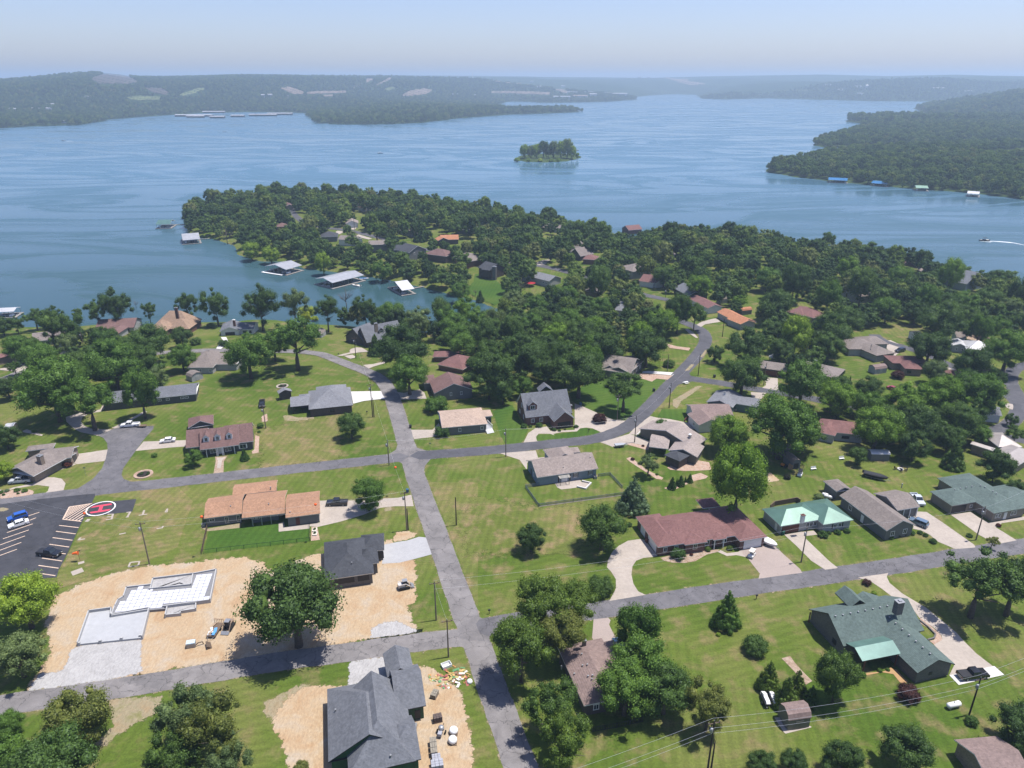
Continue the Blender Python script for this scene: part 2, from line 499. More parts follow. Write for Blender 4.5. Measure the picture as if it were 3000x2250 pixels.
def far_mat():
 m,nt,b=newmat('distant_woods')
 co=wpos(nt)
 a=noise(nt,co,0.010,4,.6)
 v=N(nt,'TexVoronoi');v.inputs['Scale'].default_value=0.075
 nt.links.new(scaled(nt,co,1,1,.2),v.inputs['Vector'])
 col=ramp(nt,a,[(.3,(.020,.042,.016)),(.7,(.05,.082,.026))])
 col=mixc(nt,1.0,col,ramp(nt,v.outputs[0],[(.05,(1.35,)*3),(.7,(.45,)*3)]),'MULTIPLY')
 nt.links.new(col,b.inputs['Base Color'])
 b.inputs['Roughness'].default_value=1.0
 b.inputs['Specular IOR Level'].default_value=0.05
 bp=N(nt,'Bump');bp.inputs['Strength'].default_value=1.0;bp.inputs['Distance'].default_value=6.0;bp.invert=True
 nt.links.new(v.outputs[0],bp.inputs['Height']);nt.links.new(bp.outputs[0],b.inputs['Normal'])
 return m
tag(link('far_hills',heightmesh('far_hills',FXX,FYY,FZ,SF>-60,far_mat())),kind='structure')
def fbil(A,x,y):
 i=np.clip((np.asarray(x)-fx[0])/50.0,0,A.shape[1]-1.001);j=np.clip((np.asarray(y)-fy[0])/40.0,0,A.shape[0]-1.001)
 i0,j0=np.floor(i).astype(int),np.floor(j).astype(int);fi,fj=i-i0,j-j0
 return(A[j0,i0]*(1-fi)+A[j0,i0+1]*fi)*(1-fj)+(A[j0+1,i0]*(1-fi)+A[j0+1,i0+1]*fi)*fj
def fground(u,v):
 """first point of the far hills on the pixel's ray"""
 a=(u-1500.0)/F_PX;b=(1125.0-v)/F_PX
 dx,dy,dz=a,CP+b*SP,-SP+b*CP
 t=np.arange(1500,10000,6.0)/dy
 z=CAM_H+dz*t
 h=np.maximum(fbil(FZ,dx*t,dy*t),WATER_Z)
 k=np.argmax(z<=h)
 if not(z<=h).any():k=np.argmin(z-h)
 return dx*t[k],dy*t[k],float(h[k])
def water_mat():
 m,nt,b=newmat('lake_water')
 co=wpos(nt)
 big=noise(nt,scaled(nt,co,.0028,.0075),1.0,4,.5,2.2)
 slick=ramp(nt,big,[(.38,(0,0,0)),(.46,(.5,)*3),(.53,(1,)*3),(.57,(.2,)*3),(.66,(0,)*3)])
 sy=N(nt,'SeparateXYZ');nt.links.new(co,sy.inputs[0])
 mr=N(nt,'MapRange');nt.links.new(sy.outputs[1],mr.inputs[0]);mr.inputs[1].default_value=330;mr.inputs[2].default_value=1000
 nt.links.new(mixc(nt,mr.outputs[0],(.026,.062,.066),(.060,.135,.20)),b.inputs['Base Color'])  # greener cove shallows, with tree reflections painted into the darker near colour
 rr=ramp(nt,slick,[(0,(.14,)*3),(1,(.42,)*3)])
 nt.links.new(rr,b.inputs['Roughness'])
 b.inputs['IOR'].default_value=1.333
 b.inputs['Specular IOR Level'].default_value=0.5
 w1=noise(nt,scaled(nt,co,.10,.30),1.0,3,.6,.8)
 w2=noise(nt,scaled(nt,co,.5,1.1),1.0,2,.6)
 mx=N(nt,'Math',operation='MULTIPLY_ADD');nt.links.new(w2,mx.inputs[0]);mx.inputs[1].default_value=.25;nt.links.new(w1,mx.inputs[2])
 st=N(nt,'Math',operation='MULTIPLY_ADD');nt.links.new(slick,st.inputs[0]);st.inputs[1].default_value=.35;st.inputs[2].default_value=.06
 bp=N(nt,'Bump');bp.inputs['Distance'].default_value=0.13
 nt.links.new(st.outputs[0],bp.inputs['Strength'])
 nt.links.new(mx.outputs[0],bp.inputs['Height']);nt.links.new(bp.outputs[0],b.inputs['Normal'])
 return m
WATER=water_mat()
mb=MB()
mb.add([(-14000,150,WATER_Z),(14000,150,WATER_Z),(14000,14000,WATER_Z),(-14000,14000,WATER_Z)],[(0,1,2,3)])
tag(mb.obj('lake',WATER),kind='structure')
def haze_mat():
 m=bpy.data.materials.new('summer_haze');m.use_nodes=True
 nt=m.node_tree;nt.nodes.clear()
 o=nt.nodes.new('ShaderNodeOutputMaterial')
 v=nt.nodes.new('ShaderNodeVolumePrincipled')
 v.inputs['Color'].default_value=(.60,.79,1.0,1)
 v.inputs['Density'].default_value=0.00018
 v.inputs['Anisotropy'].default_value=0.2
 nt.links.new(v.outputs[0],o.inputs['Volume'])
 return m
mb=MB();mb.box((0,6500,92),(30000,17000,212))
tag(mb.obj('haze',haze_mat()),kind='stuff')
# roads, drives, bare earth
def asphalt(name,c,crack=.5,light=.25):
 m,nt,b=newmat(name)
 c=kc(c)
 co=wpos(nt)
 f=noise(nt,co,9,4,.7)
 g=noise(nt,scaled(nt,co,1,1),.28,4,.65,.5)
 col=ramp(nt,f,[(.25,tuple(x*.8 for x in c)),(.75,tuple(x*1.2 for x in c))])
 col=mixc(nt,1.0,col,ramp(nt,g,[(.3,(.78,)*3),(.7,(1+light,)*3)]),'MULTIPLY')
 wob=noise(nt,co,.9,3,.6)
 wm=N(nt,'Mix',data_type='VECTOR');wm.inputs[0].default_value=.45
 nt.links.new(co,wm.inputs[4])
 nn=N(nt,'TexNoise');nn.inputs['Scale'].default_value=.7
 nt.links.new(co,nn.inputs['Vector'])
 va=N(nt,'VectorMath',operation='MULTIPLY_ADD');nt.links.new(nn.outputs['Color'],va.inputs[0]);va.inputs[1].default_value=(2.2,2.2,2.2);nt.links.new(co,va.inputs[2])
 v=N(nt,'TexVoronoi',feature='DISTANCE_TO_EDGE');v.inputs['Scale'].default_value=.26
 nt.links.new(va.outputs[0],v.inputs['Vector'])
 pv=N(nt,'TexVoronoi');pv.inputs['Scale'].default_value=.13;nt.links.new(va.outputs[0],pv.inputs['Vector'])
 ps=N(nt,'SeparateColor');nt.links.new(pv.outputs['Color'],ps.inputs[0])
 col=mixc(nt,1.0,col,ramp(nt,ps.outputs[0],[(0,(.88,)*3),(1,(1.1,1.09,1.07))]),'MULTIPLY')
 cr=ramp(nt,v.outputs[0],[(.0,(1-crack,)*3),(.022,(1,1,1))])
 col=mixc(nt,1.0,col,cr,'MULTIPLY')
 nt.links.new(col,b.inputs['Base Color'])
 b.inputs['Roughness'].default_value=.9
 b.inputs['Specular IOR Level'].default_value=.2
 return m
ROAD_OLD=asphalt('cracked_asphalt',(.225,.212,.212),.5,.22)
ROAD_MID=asphalt('grey_asphalt',(.165,.160,.172),.45,.2)
ROAD_NEW=asphalt('dark_asphalt',(.118,.118,.134),.25,.12)
LOT=asphalt('car_park_asphalt',(.066,.068,.08),.35,.15)
def earth(name,c1,c2,c3,sc=.16):
 m,nt,b=newmat(name)
 c1,c2,c3=kc(c1),kc(c2),kc(c3)
 co=wpos(nt)
 a=noise(nt,co,sc,5,.65,.8)
 f=noise(nt,scaled(nt,co,1.2,.5),3.0,5,.75,.4)
 col=ramp(nt,a,[(.3,c1),(.5,c2),(.68,c3)])
 col=mixc(nt,1.0,col,ramp(nt,f,[(.25,(.7,)*3),(.75,(1.22,)*3)]),'MULTIPLY')
 nt.links.new(col,b.inputs['Base Color'])
 b.inputs['Roughness'].default_value=1.0
 b.inputs['Specular IOR Level'].default_value=.05
 w=N(nt,'TexWave');w.inputs['Scale'].default_value=.3;w.inputs['Distortion'].default_value=22;w.inputs['Detail'].default_value=3;w.inputs['Detail Scale'].default_value=.35
 nt.links.new(co,w.inputs['Vector'])
 col=mixc(nt,1.0,col,ramp(nt,w.outputs[0],[(.0,(.965,.955,.945)),(.25,(1,1,1)),(.9,(1.02,)*3)]),'MULTIPLY')
 nt.links.new(col,b.inputs['Base Color'])
 bp=N(nt,'Bump');bp.inputs['Strength'].default_value=.5;bp.inputs['Distance'].default_value=.12
 nt.links.new(f,bp.inputs['Height']);nt.links.new(bp.outputs[0],b.inputs['Normal'])
 MATS[name]=m
 return m
DIRT=earth('bare_clay_earth',(.46,.305,.175),(.51,.385,.25),(.50,.42,.325))
DIRT2=earth('scuffed_earth',(.36,.27,.16),(.34,.29,.19),(.24,.23,.10),.3)
GRAVEL=earth('crushed_limestone',(.40,.39,.385),(.46,.45,.445),(.5,.49,.485),.4)
MULCH=earth('bed_mulch',(.30,.20,.13),(.42,.32,.24),(.5,.4,.32),1.2)
PINKROCK=earth('pink_gravel',(.42,.27,.2),(.5,.36,.28),(.52,.42,.35),1.0)
AGG=plain('exposed_aggregate',(.40,.33,.295),.85,.08,3,big=.08)
LAYER=dict(lawn=.012,earth=.018,gravel=.026,drive=.032,road=.042,bed=.036)
_pc=[0]
SOFT={}
def soft(mat,amp):
 """the same surface, breaking up raggedly towards its edge"""
 k=(mat.name,round(amp,2))
 if k in SOFT:return SOFT[k]
 m=mat.copy();nt=m.node_tree
 b=nt.nodes['Principled BSDF']
 at=N(nt,'Attribute');at.attribute_name='edge'
 nz=noise(nt,wpos(nt),.45/max(amp,.3)+.25,7,.72,.3)
 mu=N(nt,'Math',operation='MULTIPLY_ADD');nt.links.new(nz,mu.inputs[0]);mu.inputs[1].default_value=amp*5;mu.inputs[2].default_value=-amp*2.5
 ad=N(nt,'Math',operation='ADD');nt.links.new(at.outputs['Fac'],ad.inputs[0]);nt.links.new(mu.outputs[0],ad.inputs[1])
 mr=N(nt,'MapRange');nt.links.new(ad.outputs[0],mr.inputs[0]);mr.inputs[1].default_value=-.12*amp;mr.inputs[2].default_value=.12*amp+.05
 nt.links.new(mr.outputs[0],b.inputs['Alpha'])
 SOFT[k]=m
 return m
def soft_sheet(name,P,mat,dz,amp):
 step=max(.5,min(1.6,amp*.6))
 X,Y=np.meshgrid(np.arange(min(q[0]for q in P)-amp*2,max(q[0]for q in P)+amp*2,step),np.arange(min(q[1]for q in P)-amp*2,max(q[1]for q in P)+amp*2,step))
 sd=sdf(P,X,Y)
 Z=bil(GZ,X,Y)+dz+np.where(bil(SDM,X,Y)>112,0,.1)
 ny,nx=X.shape
 idx=np.arange(nx*ny).reshape(ny,nx)
 q=np.stack([idx[:-1,:-1],idx[:-1,1:],idx[1:,1:],idx[1:,:-1]],-1).reshape(-1,4)
 q=q[(sd.ravel()[q]>-amp*1.5).any(axis=1)]
 us=np.unique(q);rm=np.zeros(nx*ny,dtype=np.int32);rm[us]=np.arange(len(us))
 me=arr_mesh(name,np.stack([X.ravel(),Y.ravel(),Z.ravel()],-1)[us],rm[q],soft(mat,amp))
 a=me.attributes.new('edge','FLOAT','POINT');a.data.foreach_set('value',sd.ravel()[us].astype(np.float32))
 return tag(link(name,me),kind='structure')
def smooth_poly(pts,n=4,closed=True):
 """Catmull-Rom through the points"""
 out=[]
 k=len(pts)
 for i in range(k if closed else k-1):
  p=[pts[(i+j)%k]if closed else pts[min(max(i+j,0),k-1)]for j in(-1,0,1,2)]
  for q in range(n):
   t=q/n
   out.append(tuple(0.5*(2*p[1][c]+(p[2][c]-p[0][c])*t+(2*p[0][c]-5*p[1][c]+4*p[2][c]-p[3][c])*t*t+(3*p[1][c]-p[0][c]-3*p[2][c]+p[3][c])*t**3)for c in(0,1)))
 if not closed:out.append(pts[-1])
 return out
def lift(x,y):
 return 0.0 if float(bil(SDM,x,y))>112 else 0.10
def sheet(name,pts,mat,layer='drive',rag=0.0,curve=0,world=False,z0=None):
 """a flat piece of ground cover from its outline"""
 _pc[0]+=1
 P=list(pts)if world else[ground(u,v)[:2]for u,v in pts]
 if curve:P=smooth_poly(P,curve)
 if rag:
  return soft_sheet(name,P,mat,(LAYER[layer]if z0 is None else z0)+_pc[0]*.00013,rag)
 tris=tessellate_polygon([[Vector((x,y,0))for x,y in P]])
 bm=bmesh.new()
 vs=[bm.verts.new((x,y,0))for x,y in P]
 for t in tris:
  try:bm.faces.new([vs[i]for i in t])
  except ValueError:pass
 if any(lift(x,y)for x,y in P):
  for _ in range(4):
   es=[e for e in bm.edges if e.calc_length()>5]
   if not es:break
   bmesh.ops.subdivide_edges(bm,edges=es,cuts=1)
   bmesh.ops.triangulate(bm,faces=bm.faces)
 bmesh.ops.recalc_face_normals(bm,faces=bm.faces)
 dz=(LAYER[layer]if z0 is None else z0)+_pc[0]*.00013
 for v in bm.verts:
  v.co.z=tz(v.co.x,v.co.y)+dz+lift(v.co.x,v.co.y)
 for f in bm.faces:
  if f.normal.z<0:f.normal_flip()
 me=bpy.data.meshes.new(name)
 bm.to_mesh(me);bm.free()
 me.materials.append(mat)
 return tag(link(name,me),kind='structure')
ROADS=[]
def road(name,pts,w,mat,layer='road',verge=True):
 P=smooth_poly([ground(u,v)[:2]for u,v in pts],8,False)
 ROADS.append((P,w))
 _pc[0]+=1
 for nm,ww,mt,dz in([('verge',w+2.4,DIRT2,.030)]if verge else[])+[(name,w,mat,LAYER[layer])]:
  V,Fq=[],[]
  rr=random.Random(5)
  for i,(x,y)in enumerate(P):
   a,b=P[max(i-1,0)],P[min(i+1,len(P)-1)]
   dx,dy=b[0]-a[0],b[1]-a[1]
   L=math.hypot(dx,dy)or 1
   nx,ny=-dy/L,dx/L
   for k in range(5):
    o=(k/2-1)*ww/2+(rr.uniform(-.12,.12)if k in(0,4)else 0)
    px,py=x+nx*o,y+ny*o
    V.append((px,py,tz(px,py)+dz+lift(px,py)+_pc[0]*.00013+(.0 if k in(0,4)else .01*(1-abs(k-2)/2))))
  for i in range(len(P)-1):
   for k in range(4):
    a=i*5+k
    Fq.append((a+1,a,a+5,a+6))
  me=arr_mesh(nm,V,Fq,soft(mt,.5)if nm=='verge' else mt,True)
  if nm=='verge':
   a=me.attributes.new('edge','FLOAT','POINT');a.data.foreach_set('value',np.tile(np.array([-.75,.45,.5,.45,-.75],dtype=np.float32),len(P)))
  tag(link(nm,me),kind='structure')
road('road',[(1575,2400),(1526,2250),(1441,2012),(1400,1895),(1354,1775),(1285,1581),(1219,1400),(1190,1300),(1168,1225),(1139,1144),(1097,1100),(1017,1067),(958,1044),(927,1036),(860,1030),(780,1029),(640,1027),(540,1030),(400,1040),(250,1055),(108,1074),(20,1108),(-120,1150)],5.6,ROAD_OLD)
road('road',[(1195,1337),(1400,1322),(1500,1313),(1626,1299),(1700,1292),(1765,1280),(1840,1248),(1894,1200),(1939,1153),(1984,1105),(2025,1062),(2055,1025),(2067,998),(2060,975),(2040,960),(2000,944),(1940,930),(1870,905)],5.6,ROAD_NEW,'road')
road('road',[(-200,1500),(150,1455),(330,1432),(500,1414),(750,1386),(1000,1359),(1205,1336)],5.6,ROAD_MID)
road('road',[(1990,1100),(2030,1110),(2110,1122),(2226,1142),(2283,1150),(2384,1169),(2500,1192),(2700,1232),(2850,1262),(3050,1300),(3200,1330)],5.2,ROAD_NEW)
road('road',[(1400,1842),(1500,1822),(1739,1790),(2050,1742),(2350,1698),(2600,1662),(2800,1630),(3050,1592),(3300,1560)],5.4,ROAD_MID)
road('road',[(1405,1862),(1248,1879),(1024,1910),(800,1941),(626,1970),(400,2008),(200,2038),(0,2066),(-250,2102)],5.3,ROAD_OLD)
road('road',[(850,600),(858,622),(880,645),(905,656),(947,667),(1042,680),(1108,696),(1200,722),(1350,748),(1500,770),(1576,778),(1640,792),(1760,825),(1870,860),(1960,880)],5.0,ROAD_NEW)
road('road',[(2560,980),(2585,997),(2665,1022),(2720,1040),(2790,1075),(2860,1110),(2940,1150),(2985,1190),(2960,1240),(2900,1268)],5.0,ROAD_NEW)
road('road',[(2985,1190),(2975,1150),(2960,1115),(2975,1080),(3040,1060)],5.0,ROAD_NEW)
def fillet(name,pts,mat):
 sheet(name,pts,mat,'road',z0=.040)
fillet('road_corner',SS('s',[(1150,1352),(1250,1330),(1262,1345),(1245,1365),(1240,1395),(1195,1395),(1182,1360),(1165,1351)]),ROAD_OLD)
fillet('road_corner',SS('s',[(1140,1330),(1160,1318),(1172,1280),(1205,1285),(1222,1312),(1262,1324)]),ROAD_OLD)
fillet('road_corner',SS('s',[(1360,1775),(1388,1800),(1420,1815),(1470,1812),(1480,1838),(1440,1850),(1432,1880),(1445,1960),(1400,1960),(1380,1915),(1350,1892),(1310,1886),(1310,1860),(1350,1845)]),ROAD_OLD)
fillet('road_corner',SS('b6',[(1650,720),(1850,625),(1870,665),(1950,690),(2100,705),(2100,745),(1900,740),(1800,760),(1700,790)]),ROAD_NEW)
sheet('road',SS('b1',[(800,1520),(1000,1472),(1200,1345),(1320,1210),(1370,1080),(1395,960),(1390,880),(1340,810),(1280,785),(1450,700),(1560,665),(1990,655),(1990,690),(1850,850),(1750,990),(1600,1200),(1575,1290),(1600,1340),(1680,1372),(1760,1385),(1500,1480)]),ROAD_MID,'road',z0=.046)
sheet('car_park',SS('c1',[(-260,330),(0,318),(400,290),(760,250),(1230,205),(1235,230),(1190,330),(1100,500),(1000,700),(890,950),(760,1200),(735,1290),(480,1312),(200,1375),(-300,1500)]),LOT,'road',z0=.048)
sheet('helipad_pavement',SS('c1',[(1194,330),(1770,275),(1715,437),(1098,512)]),LOT,'road',z0=.054)
sheet('sandy_island',SS('c1',[(-60,400),(40,384),(100,395),(112,412),(60,432),(-60,445)]),DIRT2,'road',z0=.056,rag=.25)
PAINT=plain('worn_road_paint',(.58,.44,.34),.8,.2,4)
PAINTW=plain('white_road_paint',(.76,.76,.76),.7,.06,4)
PAINTR=plain('red_road_paint',(.55,.06,.10),.7,.12,4)
def mark(name,poly_px,mat,z=.060):
 return sheet(name,poly_px,mat,z0=z)
def stripe(a,b,w=.13,mat=PAINT,z=.060,name='painted_line'):
 (x0,y0),(x1,y1)=ground(*a)[:2],ground(*b)[:2]
 L=math.hypot(x1-x0,y1-y0)
 nx,ny=-(y1-y0)/L*w,(x1-x0)/L*w
 return sheet(name,[(x0+nx,y0+ny),(x1+nx,y1+ny),(x1-nx,y1-ny),(x0-nx,y0-ny)],mat,world=True,z0=z)
for a,b in(((768,618),(1020,647)),((725,694),(980,728)),((683,776),(940,811)),((640,862),(896,899)),((592,953),(852,988)),((545,1042),(805,1080)),((500,1137),(760,1173)),((462,1232),(718,1270)),((360,498),(512,447)),((385,552),(468,519)),((90,712),(425,598)),((38,793),(375,677)),
 ((-60,893),(325,755)),((-80,970),(277,838)),((-60,1030),(222,927))):
 stripe(S('c1',*a),S('c1',*b))
for a,b in(((900,378),(1195,334)),((900,378),(815,538)),((815,538),(1055,566))):
 stripe(S('c1',*a),S('c1',*b),.16)
for i in range(11):
 t=(i+.5)/11
 x1=893-78*t if t<.5 else 815+(t-.5)*2*230
 y1=385+150*t if t<.5 else 540+(t-.5)*2*26
 a=(900-84*min(1,t*1.9),380+155*min(1,t*1.9))if t*1.9<1 else(816+(t*1.9-1)*250,538+(t*1.9-1)*27)
 b=(905+285*min(1,t*1.6),378-44*min(1,t*1.6))if t*1.6<1 else(1190-(t*1.6-1)*215,336+(t*1.6-1)*350)
 stripe(S('c1',*a),S('c1',*b),.17)
hc=ground(*S('c1',1306,398))[:2]
RR=3.35
ring=[(hc[0]+RR*math.cos(t),hc[1]+RR*math.sin(t))for t in np.linspace(0,2*math.pi,41)[:-1]]
V,Fq=[],[]
for i in range(64):
 t=2*math.pi*i/64
 for r in(RR,RR+.32):V.append((hc[0]+r*math.cos(t),hc[1]+r*math.sin(t),.0645))
for i in range(64):
 j=(i+1)%64
 Fq.append((2*i,2*i+1,2*j+1,2*j))
tag(link('helipad_ring',arr_mesh('helipad_ring',V,Fq,PAINTW)),kind='structure')
def Hpt(x,y):
 d=ground(*S('c1',1400,398-14))[:2]
 ax,ay=d[0]-hc[0],d[1]-hc[1]
 L=math.hypot(ax,ay);ax,ay=ax/L,ay/L
 return(hc[0]+ax*x-ay*y,hc[1]+ay*x+ax*y)
mb=MB()
for q in([(-2.75,1.1),(2.55,1.1),(2.3,1.95),(-2.0,1.95)],[(-2.0,-1.95),(2.3,-1.95),(2.75,-1.1),(-2.55,-1.1)],[(-.45,-1.1),(.45,-1.1),(.45,1.1),(-.45,1.1)]):
 mb.add([(*Hpt(*p),.0665)for p in q],[(0,1,2,3)])
tag(mb.obj('helipad_letter',PAINTR),kind='structure')
sheet('bare_earth',SS('d1',[(470,1640),(330,1659),(420,1520),(520,1370),(640,1200),(640,1000),(590,780),(650,600),(640,460),(760,390),(900,360),(1060,260),(1300,190),(1500,120),
 (1700,90),(1950,30),(2230,10),(2500,-10),(2800,-55),(3150,-75),(3400,-10),(3480,70),(3500,130),(3700,40),(3900,-60),(4000,-90),(4180,-130),(4330,-90),(4300,100)])+
 SS('c3',[(990,810),(1110,800),(1120,850),(1000,870),(1000,1100),(1390,1070),(1420,1250),(1390,1400),(1420,1600),(1300,1659)])+SS('d5',[(1270,-40),(1180,-20),(900,60),(560,110),(430,150),(0,260)])+SS('d2',[(940,1470),(400,1560),(0,1600)])+
 SS('d1',[(2212,1385),(1850,1440),(1500,1500),(1250,1560),(900,1640)]),DIRT,'earth',rag=1.0)
sheet('gravel_drive',SS('d1',[(1000,1070),(1840,985),(1830,1150),(1830,1320),(1860,1410),(1500,1500),(1250,1560),(700,1700),(330,1760),(400,1590),(520,1430),(800,1400),(890,1230),(900,1150)]),GRAVEL,'gravel',rag=.5)
sheet('gravel_patch',SS('d5',[(740,75),(760,-40),(900,-110),(1060,-120),(1200,-60),(1320,-10),(1180,30),(950,60)]),GRAVEL,'gravel',rag=.5)
sheet('gravel_drive',SS('d5',[(470,640),(500,480),(480,420),(520,345),(820,300),(1130,250),(1190,300),(1200,380),(1000,470),(940,560)]),GRAVEL,'gravel',rag=.35)
sheet('concrete_drive',SS('c3',[(985,870),(1180,830),(1290,815),(1450,765),(1545,775),(1600,880),(1622,990),(1400,1050),(1200,1100),(970,1115)]),plain('pale_grey_concrete',(.44,.44,.45),.85,.06,1.2,big=.06),'drive')
sheet('bare_earth',SS('d5',[(470,640),(0,640),(-260,800),(-420,1050),(-300,1300),(-200,1700),(1960,1700),(1930,1200),(1850,900),(1800,700),(1750,640),(1500,440),(1270,400),(1200,380),(900,560)]),DIRT,'earth',rag=.8)
sheet('worn_grass',SS('d4',[(-380,650),(0,640),(330,620),(330,800),(0,960),(-200,1100),(-380,1250),(-560,1260),(-300,1000),(-350,800)]),DIRT2,'earth',rag=.7)
sheet('worn_grass',SS('d4',[(1650,700),(2050,500),(2212,440),(2300,600),(1800,950),(1650,850)]),DIRT2,'earth',rag=.6,z0=.014)
sheet('worn_grass',SS('c3',[(1110,800),(1160,700),(1300,690),(1420,720),(1400,760),(1300,800),(1130,830)]),DIRT,'earth',rag=.4)
for q in([(1000,390),(1090,370),(1100,420),(1000,440)],[(2010,575),(2100,560),(2230,570),(2230,610),(2120,610)]):
 sheet('worn_grass',SS('c3',q),DIRT2,'earth',rag=.25)
sheet('worn_grass',SS('b3',[(1450,520),(1530,515),(1650,545),(1850,535),(1870,570),(1650,590),(1480,590)]),DIRT2,'earth',rag=.3)
sheet('worn_grass',SS('b6',[(1640,980),(1800,890),(1950,800),(2030,800),(1900,900),(1750,1000),(1700,1090),(1640,1060)]),DIRT2,'earth',rag=.4)
sheet('worn_grass',SS('c6',[(470,660),(500,625),(640,750),(470,775)]),DIRT,'earth',rag=.3)
def drive(reg,pts,mat=CONC,name='concrete_drive',curve=0,**k):
 return sheet(name,SS(reg,pts),mat,'drive',curve=curve,**k)
drive('b1',[(1395,960),(1390,1060),(1350,1110),(1180,1130),(1000,1150),(940,1130),(985,1020),(1100,1005)])
drive('b1',[(2212,845),(2700,830),(2700,900),(2212,935),(1755,980),(1860,858)])
drive('b1',[(1450,700),(1280,785),(1040,735),(960,690),(860,600),(850,540),(980,500),(1080,470),(1170,470),(1300,440),(1330,380),(1420,380),(1310,470),(1170,490),(1070,540),(1050,600),(1090,650),(1180,690),(1300,695)])
drive('b1',[(1520,695),(1560,660),(1640,620),(1910,470),(1870,462),(1600,610),(1450,680)])
drive('b1',[(820,1500),(850,1400),(800,1340),(700,1320),(620,1320),(640,1270),(800,1220),(900,1190),(990,1150),(950,1140),(780,1180),(640,1230),(480,1290),(430,1400),(180,1450),(60,1490),(0,1480),(0,1530),(180,1470),(480,1420),(640,1440),(620,1500),(550,1545)])
sheet('gravel_bed',SS('b1',[(0,1530),(100,1490),(380,1480),(440,1500),(430,1540),(330,1560),(100,1590),(0,1600)]),PINKROCK,'bed',rag=.3)
drive('b3',[(575,1055),(730,1050),(690,1110),(685,1265),(555,1275),(585,1110)],MULCH,'brick_walk')
drive('b3',[(592,1068),(705,1062),(665,1110),(650,1200),(600,1205),(612,1110)],CONC,'front_walk',z0=.040)
drive('b3',[(1095,775),(1150,790),(1140,1000),(1060,1015),(1050,985),(1085,960)],PINKROCK,'gravel_bed')
drive('b3',[(1175,540),(1210,510),(1250,490),(1258,590),(1230,605),(1185,600)],PINKROCK,'gravel_bed',rag=.2)
drive('c2',[(1905,520),(2025,515),(2400,515),(2700,520),(2740,490),(2950,480),(3120,440),(3150,590),(2900,590),(2720,610),(2500,700),(2200,790),(1900,860),(1800,850),(1795,880),(1400,920),(1400,805),(1470,795),(1475,860),(1800,820),(1935,800)])
drive('c2',[(390,870),(480,915),(905,870),(905,810),(480,880),(400,850)],DIRT2,'earth_strip')
drive('c2',[(1825,860),(1900,860),(1935,1025),(1820,1040)],PINKROCK,'gravel_bed')
drive('b4',[(1010,1318),(1430,1312),(1470,1412),(1350,1420),(1180,1440),(1040,1475)],CONCW)
drive('b4',[(820,855),(900,832),(1000,810),(990,790),(1010,765),(1080,745),(1150,750),(1240,800),(1100,812),(1000,828),(900,855)])
drive('b4',[(920,855),(1030,840),(1065,862),(1060,880),(1000,895)])
drive('b4',[(1165,975),(1300,960),(1460,925),(1470,945),(1300,995),(1240,1020)])
drive('b4',[(1595,1325),(1700,1335),(1900,1290),(1960,1330),(1990,1410),(1640,1425)])
drive('b5',[(230,1368),(520,1368),(600,1280),(620,1330),(600,1440),(540,1460),(280,1490)])
drive('b5',[(1655,1562),(1700,1530),(1730,1470),(1760,1410),(1850,1350),(2000,1325),(2060,1400),(2100,1440),(2040,1420),(1970,1390),(1900,1410),(1860,1460),(1870,1510),(1960,1540)])
drive('b6',[(370,1030),(440,1050),(640,1140),(800,1210),(880,1240),(1045,1252),(930,1350),(740,1425),(690,1390),(600,1350),(520,1340),(440,1350),(400,1390),(200,1400),(100,1420),(-100,1420),(-100,1390),(370,1370),(370,1230)])
drive('b6',[(1255,615),(1320,608),(1680,630),(1640,665),(1240,632)],CONCW)
drive('b6',[(1240,640),(1640,668),(1575,720),(1430,708),(1370,745),(1300,680)],PINKROCK,'gravel_drive')
drive('b6',[(1150,640),(1250,640),(1390,700),(1370,745),(1170,690)],PINKROCK,'gravel_bed',z0=.038)
drive('b6',[(1350,1190),(1450,1215),(1600,1230),(1800,1270),(1990,1310),(1980,1370),(1750,1340),(1570,1320),(1430,1290),(1330,1280),(1180,1440),(1075,1420),(1180,1310)])
drive('b6',[(700,1530),(880,1480),(1080,1420),(1180,1455),(1370,1525),(1340,1590),(1120,1540),(900,1590),(860,1590),(760,1550)])
drive('b6',[(1340,1590),(1110,1540),(1050,1560),(1300,1630),(1330,1620)],PINKROCK,'gravel_bed')
drive('b6',[(1550,250),(1700,290),(1870,310),(1850,345),(1600,310)],PINKROCK,'gravel_patch')
drive('b6',[(1830,60),(1900,100),(1970,180),(1940,180),(1850,120),(1800,70)],CONC)
drive('a5',[(290,1110),(490,1075),(440,1030),(380,1040),(240,1080),(140,1140),(180,1180),(260,1130)])
drive('c4',[(290,345),(750,308),(780,400),(800,430),(640,470),(635,560),(540,430),(400,385)])
drive('c4',[(780,405),(930,385),(950,420),(800,430)])
drive('c4',[(1000,740),(1020,700),(1320,680),(1345,720),(1460,740),(1395,815),(1285,790),(1180,805),(1080,815),(1030,790)])
drive('c5',[(465,845),(330,865),(230,920),(160,985),(115,1075),(103,1150),(150,1200),(200,1280),(200,1380),(130,1515),(520,1450),(440,1410),(390,1330),(368,1230),(380,1140),(420,1080),(500,1050),(600,1040),(650,1030),(520,860)])
drive('c5',[(680,1050),(720,1080),(800,1100),(950,1105),(1060,1085),(1180,1015),(1300,985),(1320,960),(1130,960),(960,1000),(800,1020)],MULCH,'planting_bed')
drive('c5',[(1300,985),(1330,965),(1400,1000),(1520,985),(1560,960),(1600,990),(1600,1040),(1500,1020),(1400,1030)])
drive('c5',[(1560,960),(1760,930),(1880,880),(2000,1000),(2190,1170),(2212,1210),(1740,1275),(1755,1220),(1620,1050),(1570,1010)],AGG,'aggregate_drive')
drive('c5',[(2020,800),(2212,765),(2260,850),(2500,1080),(2600,1160),(2480,1190),(2310,1080),(2150,920)])
